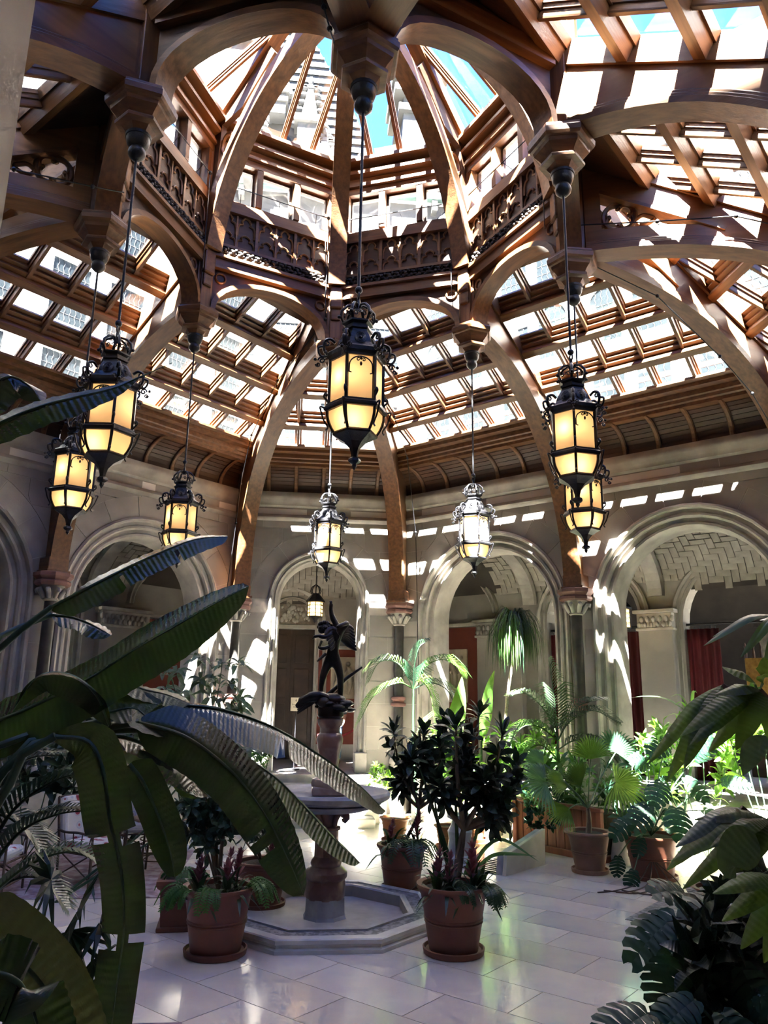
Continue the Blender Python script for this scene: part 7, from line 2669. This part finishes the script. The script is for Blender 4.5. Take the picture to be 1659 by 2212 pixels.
rattan_chair('rattan chair with red-flowered cushions facing the rug, nearest the torn leaf', -2.95, 1.75, 1.0)
rattan_chair('rattan chair with floral back cushion behind the round table', -2.6, 3.2, .1)
rattan_chair('rattan chair in the shade at the far left', -4.0, 1.2, 1.5)
tbm = empty('rattan_table', (-2.2, 2.3, 0))
tag(tbm, 'round rattan-topped table between the floral chairs', 'table')
MB().lathe([(.02, .69), (.36, .69), (.38, .70), (.39, .715), (.38, .73), (.36, .735), (.02, .735)], 32, (-2.2, 2.3, 0)).build('top', RATTAN, tbm, 40)
for k in range(4):
    a = PI / 4 + PI / 2 * k
    d = V((math.cos(a), math.sin(a), 0))
    MB().tube([V((-2.2, 2.3, .69)) + d * .24, V((-2.2, 2.3, 0)) + d * .28], .016, 7).build('leg', TWIG, tbm, 60)
for zz in (.2, .45):
    MB().tube([V((-2.2, 2.3, zz)) + V((math.cos(2 * PI * i / 20), math.sin(2 * PI * i / 20), 0)) * .265 for i in range(20)], .009, 6, True).build('ring', TWIG, tbm, 60)
for k in range(4):
    a, b = PI / 4 + PI / 2 * k, PI / 4 + PI / 2 * (k + 1)
    MB().tube([V((-2.2 + .27 * math.cos(a), 2.3 + .27 * math.sin(a), .2)), V((-2.2 + .26 * math.cos(b), 2.3 + .26 * math.sin(b), .45))], .008, 6).build('brace', TWIG, tbm, 60)
tag(MB().box(-4.8, -1.9, .95, 3.9, .002, .012).build('rug', RUG), 'faded pinkish patterned rug under the rattan chairs', 'rug')
tag(MB().box(-2.9, -1.15, -4.6, -2.75, .002, .012).build('rug', RUG), 'corner of a reddish rug at the bottom left', 'rug')
tag(MB().extr([(-.7, -.5), (.7, -.5), (.7, .5), (-.7, .5)], .002, .010, Matrix.Translation((4.2, -.1, 0)) @ Matrix.Rotation(PI / 4, 4, 'Z')).build('mosaic_inlay', MOSAIC), 'grey mosaic inlay in the floor at the right', 'mosaic')

# wedge-shaped stone-faced floor grille cover
wd = empty('stone_wedge', (2.9, 2.3, 0))
tag(wd, 'wedge-shaped stone block with cream face and dark grille beside the wooden planter', 'stone block')
wa, wc = V((2.57, 1.94, 0)), V((3.37, 2.67, 0))
wx = (wc - wa).normalized()
wy = V((-wx.y, wx.x, 0))
WMx = frame(wx, V((0, 0, 1)), wx.cross(V((0, 0, 1))), wa)
SLAB = pbr('cream_slab', (.58, .53, .42), (.48, .43, .33), .5, 4)
Lw = (wc - wa).length
MB().extr([(0, 0), (Lw, 0), (Lw + .03, .50), (.05, .27)], -.06, .0, WMx).build('face', SLAB, wd, bevel=.008)
MB().extr([(0, 0), (Lw, 0), (Lw + .02, .48), (.05, .26)], -.16, -.06, WMx).build('core', GREYSTONE, wd)
for i in range(9):
    MB().box(.06 + i * .11, .10 + i * .11, .0, .02, -.75, -.18, WMx).build('grille_bar', IRON, wd)
MB().box(.0, 1.08, .0, .012, -.77, -.17, WMx).build('grille_bed', IRON, wd)
# pale stone pedestal behind the dark shrub
tag(MB().lathe([(.26, 0), (.26, .06), (.2, .1), (.17, .3), (.19, .42), (.14, .5), (.12, .58), (.2, .62), (.2, .66)], 20, (2.15, 3.0, 0)).build('stone_pedestal', GREYSTONE, None, 40), 'pale stone pedestal glimpsed through the dark shrub leaves', 'pedestal')
# small white stone animal figure beside the planter
ow = empty('stone_figure', (4.55, 2.55, 0))
tag(ow, 'small pale stone figure behind the fan palm pot', 'figurine')
MB().lathe([(.15, 0), (.16, .1), (.13, .3), (.10, .45), (.07, .5)], 14, (4.55, 2.65, 0)).build('body', POOLSTONE, ow, 60)
MB().ball((4.55, 2.62, .56), .09, 12, 9, (1, 1.1, 1.1)).build('head', POOLSTONE, ow, 60)

# iron tie cables along the ribs and clerestory
tie = 0
for k, (lab, pts) in enumerate((
        ('thin iron tie rod in front of the right quatrefoil rib', [at(1235, 487, -.25), at(1420, 478, -.75), at(1590, 467, -1.05), at(1675, 486, -1.3)]),
        ('thin iron stay cable hanging below the large right rib', [at(1290, 578, .1), at(1420, 640, .45), at(1555, 770, .9), at(1625, 850, 1.2), at(1690, 960, 1.5)]),
        ('thin iron tie rod in front of the left quatrefoil rib', [at(268, 416, -.25), at(200, 403, -.5), at(30, 366, -1.0), at(-40, 352, -1.1)]),
        ('curved black iron stay left of the nearest pendant post', [at(684, -40, -3.1), at(700, 15, -3.25), at(712, 62, -3.35), at(722, 92, -3.4)]),
        ('curved black iron stay right of the nearest pendant post', [at(905, -30, -3.1), at(884, 15, -3.25), at(864, 50, -3.35), at(848, 76, -3.4)]),
        ('thin iron stay cable along the far left sunlit rib', [at(703, 520, 2.9), at(703, 690, 2.95), at(600, 822, 5.3), at(543, 940, 6.5), at(520, 1045, 7.1), at(510, 1130, 7.3), at(488, 1290, 7.3)]),
        ('thin iron stay cable along the rib past the statue', [at(758, 640, 2.9), at(762, 700, 2.95), at(852, 900, 5.6), at(880, 990, 6.6), at(898, 1150, 7.2), at(905, 1500, 7.3)]))):
    t = empty('tie_cable', pts[0])
    tag(t, lab, 'cable')
    MB().tube(pts, .009, 6).build('cable', IRON, t, 60)
    for p in pts[1:-1]:
        MB().ball(p, .03, 8, 6).build('turnbuckle', IRON, t, 60)
for az, lab in ((22.5, 'far right'), (337.5, 'far left'), (67.5, 'right'), (292.5, 'left')):
    M = wallM(az)
    t = empty('window_rod', M @ V((0, AP - .2, 10.75)))
    tag(t, 'thin black window-opening rod across the %s clerestory windows' % lab, 'rod')
    MB().tube([M @ V((-.95, AP - .22, 10.75)), M @ V((.95, AP - .22, 10.75))], .009, 6).build('rod', IRON, t, 60)
    for x in (-.7, 0, .7):
        MB().tube([M @ V((x, AP - .22, 10.75)), M @ V((x + .06, AP - .02, 10.62))], .006, 5).build('arm', IRON, t, 60)
    MB().tube([M @ V((.93, AP - .22, 10.75)), M @ V((.93, AP - .22, 9.0))], .008, 6).build('drop_rod', IRON, t, 60)
    MB().ball(M @ V((.93, AP - .22, 10.75)), .035, 8, 6).build('gear', IRON, t, 60)
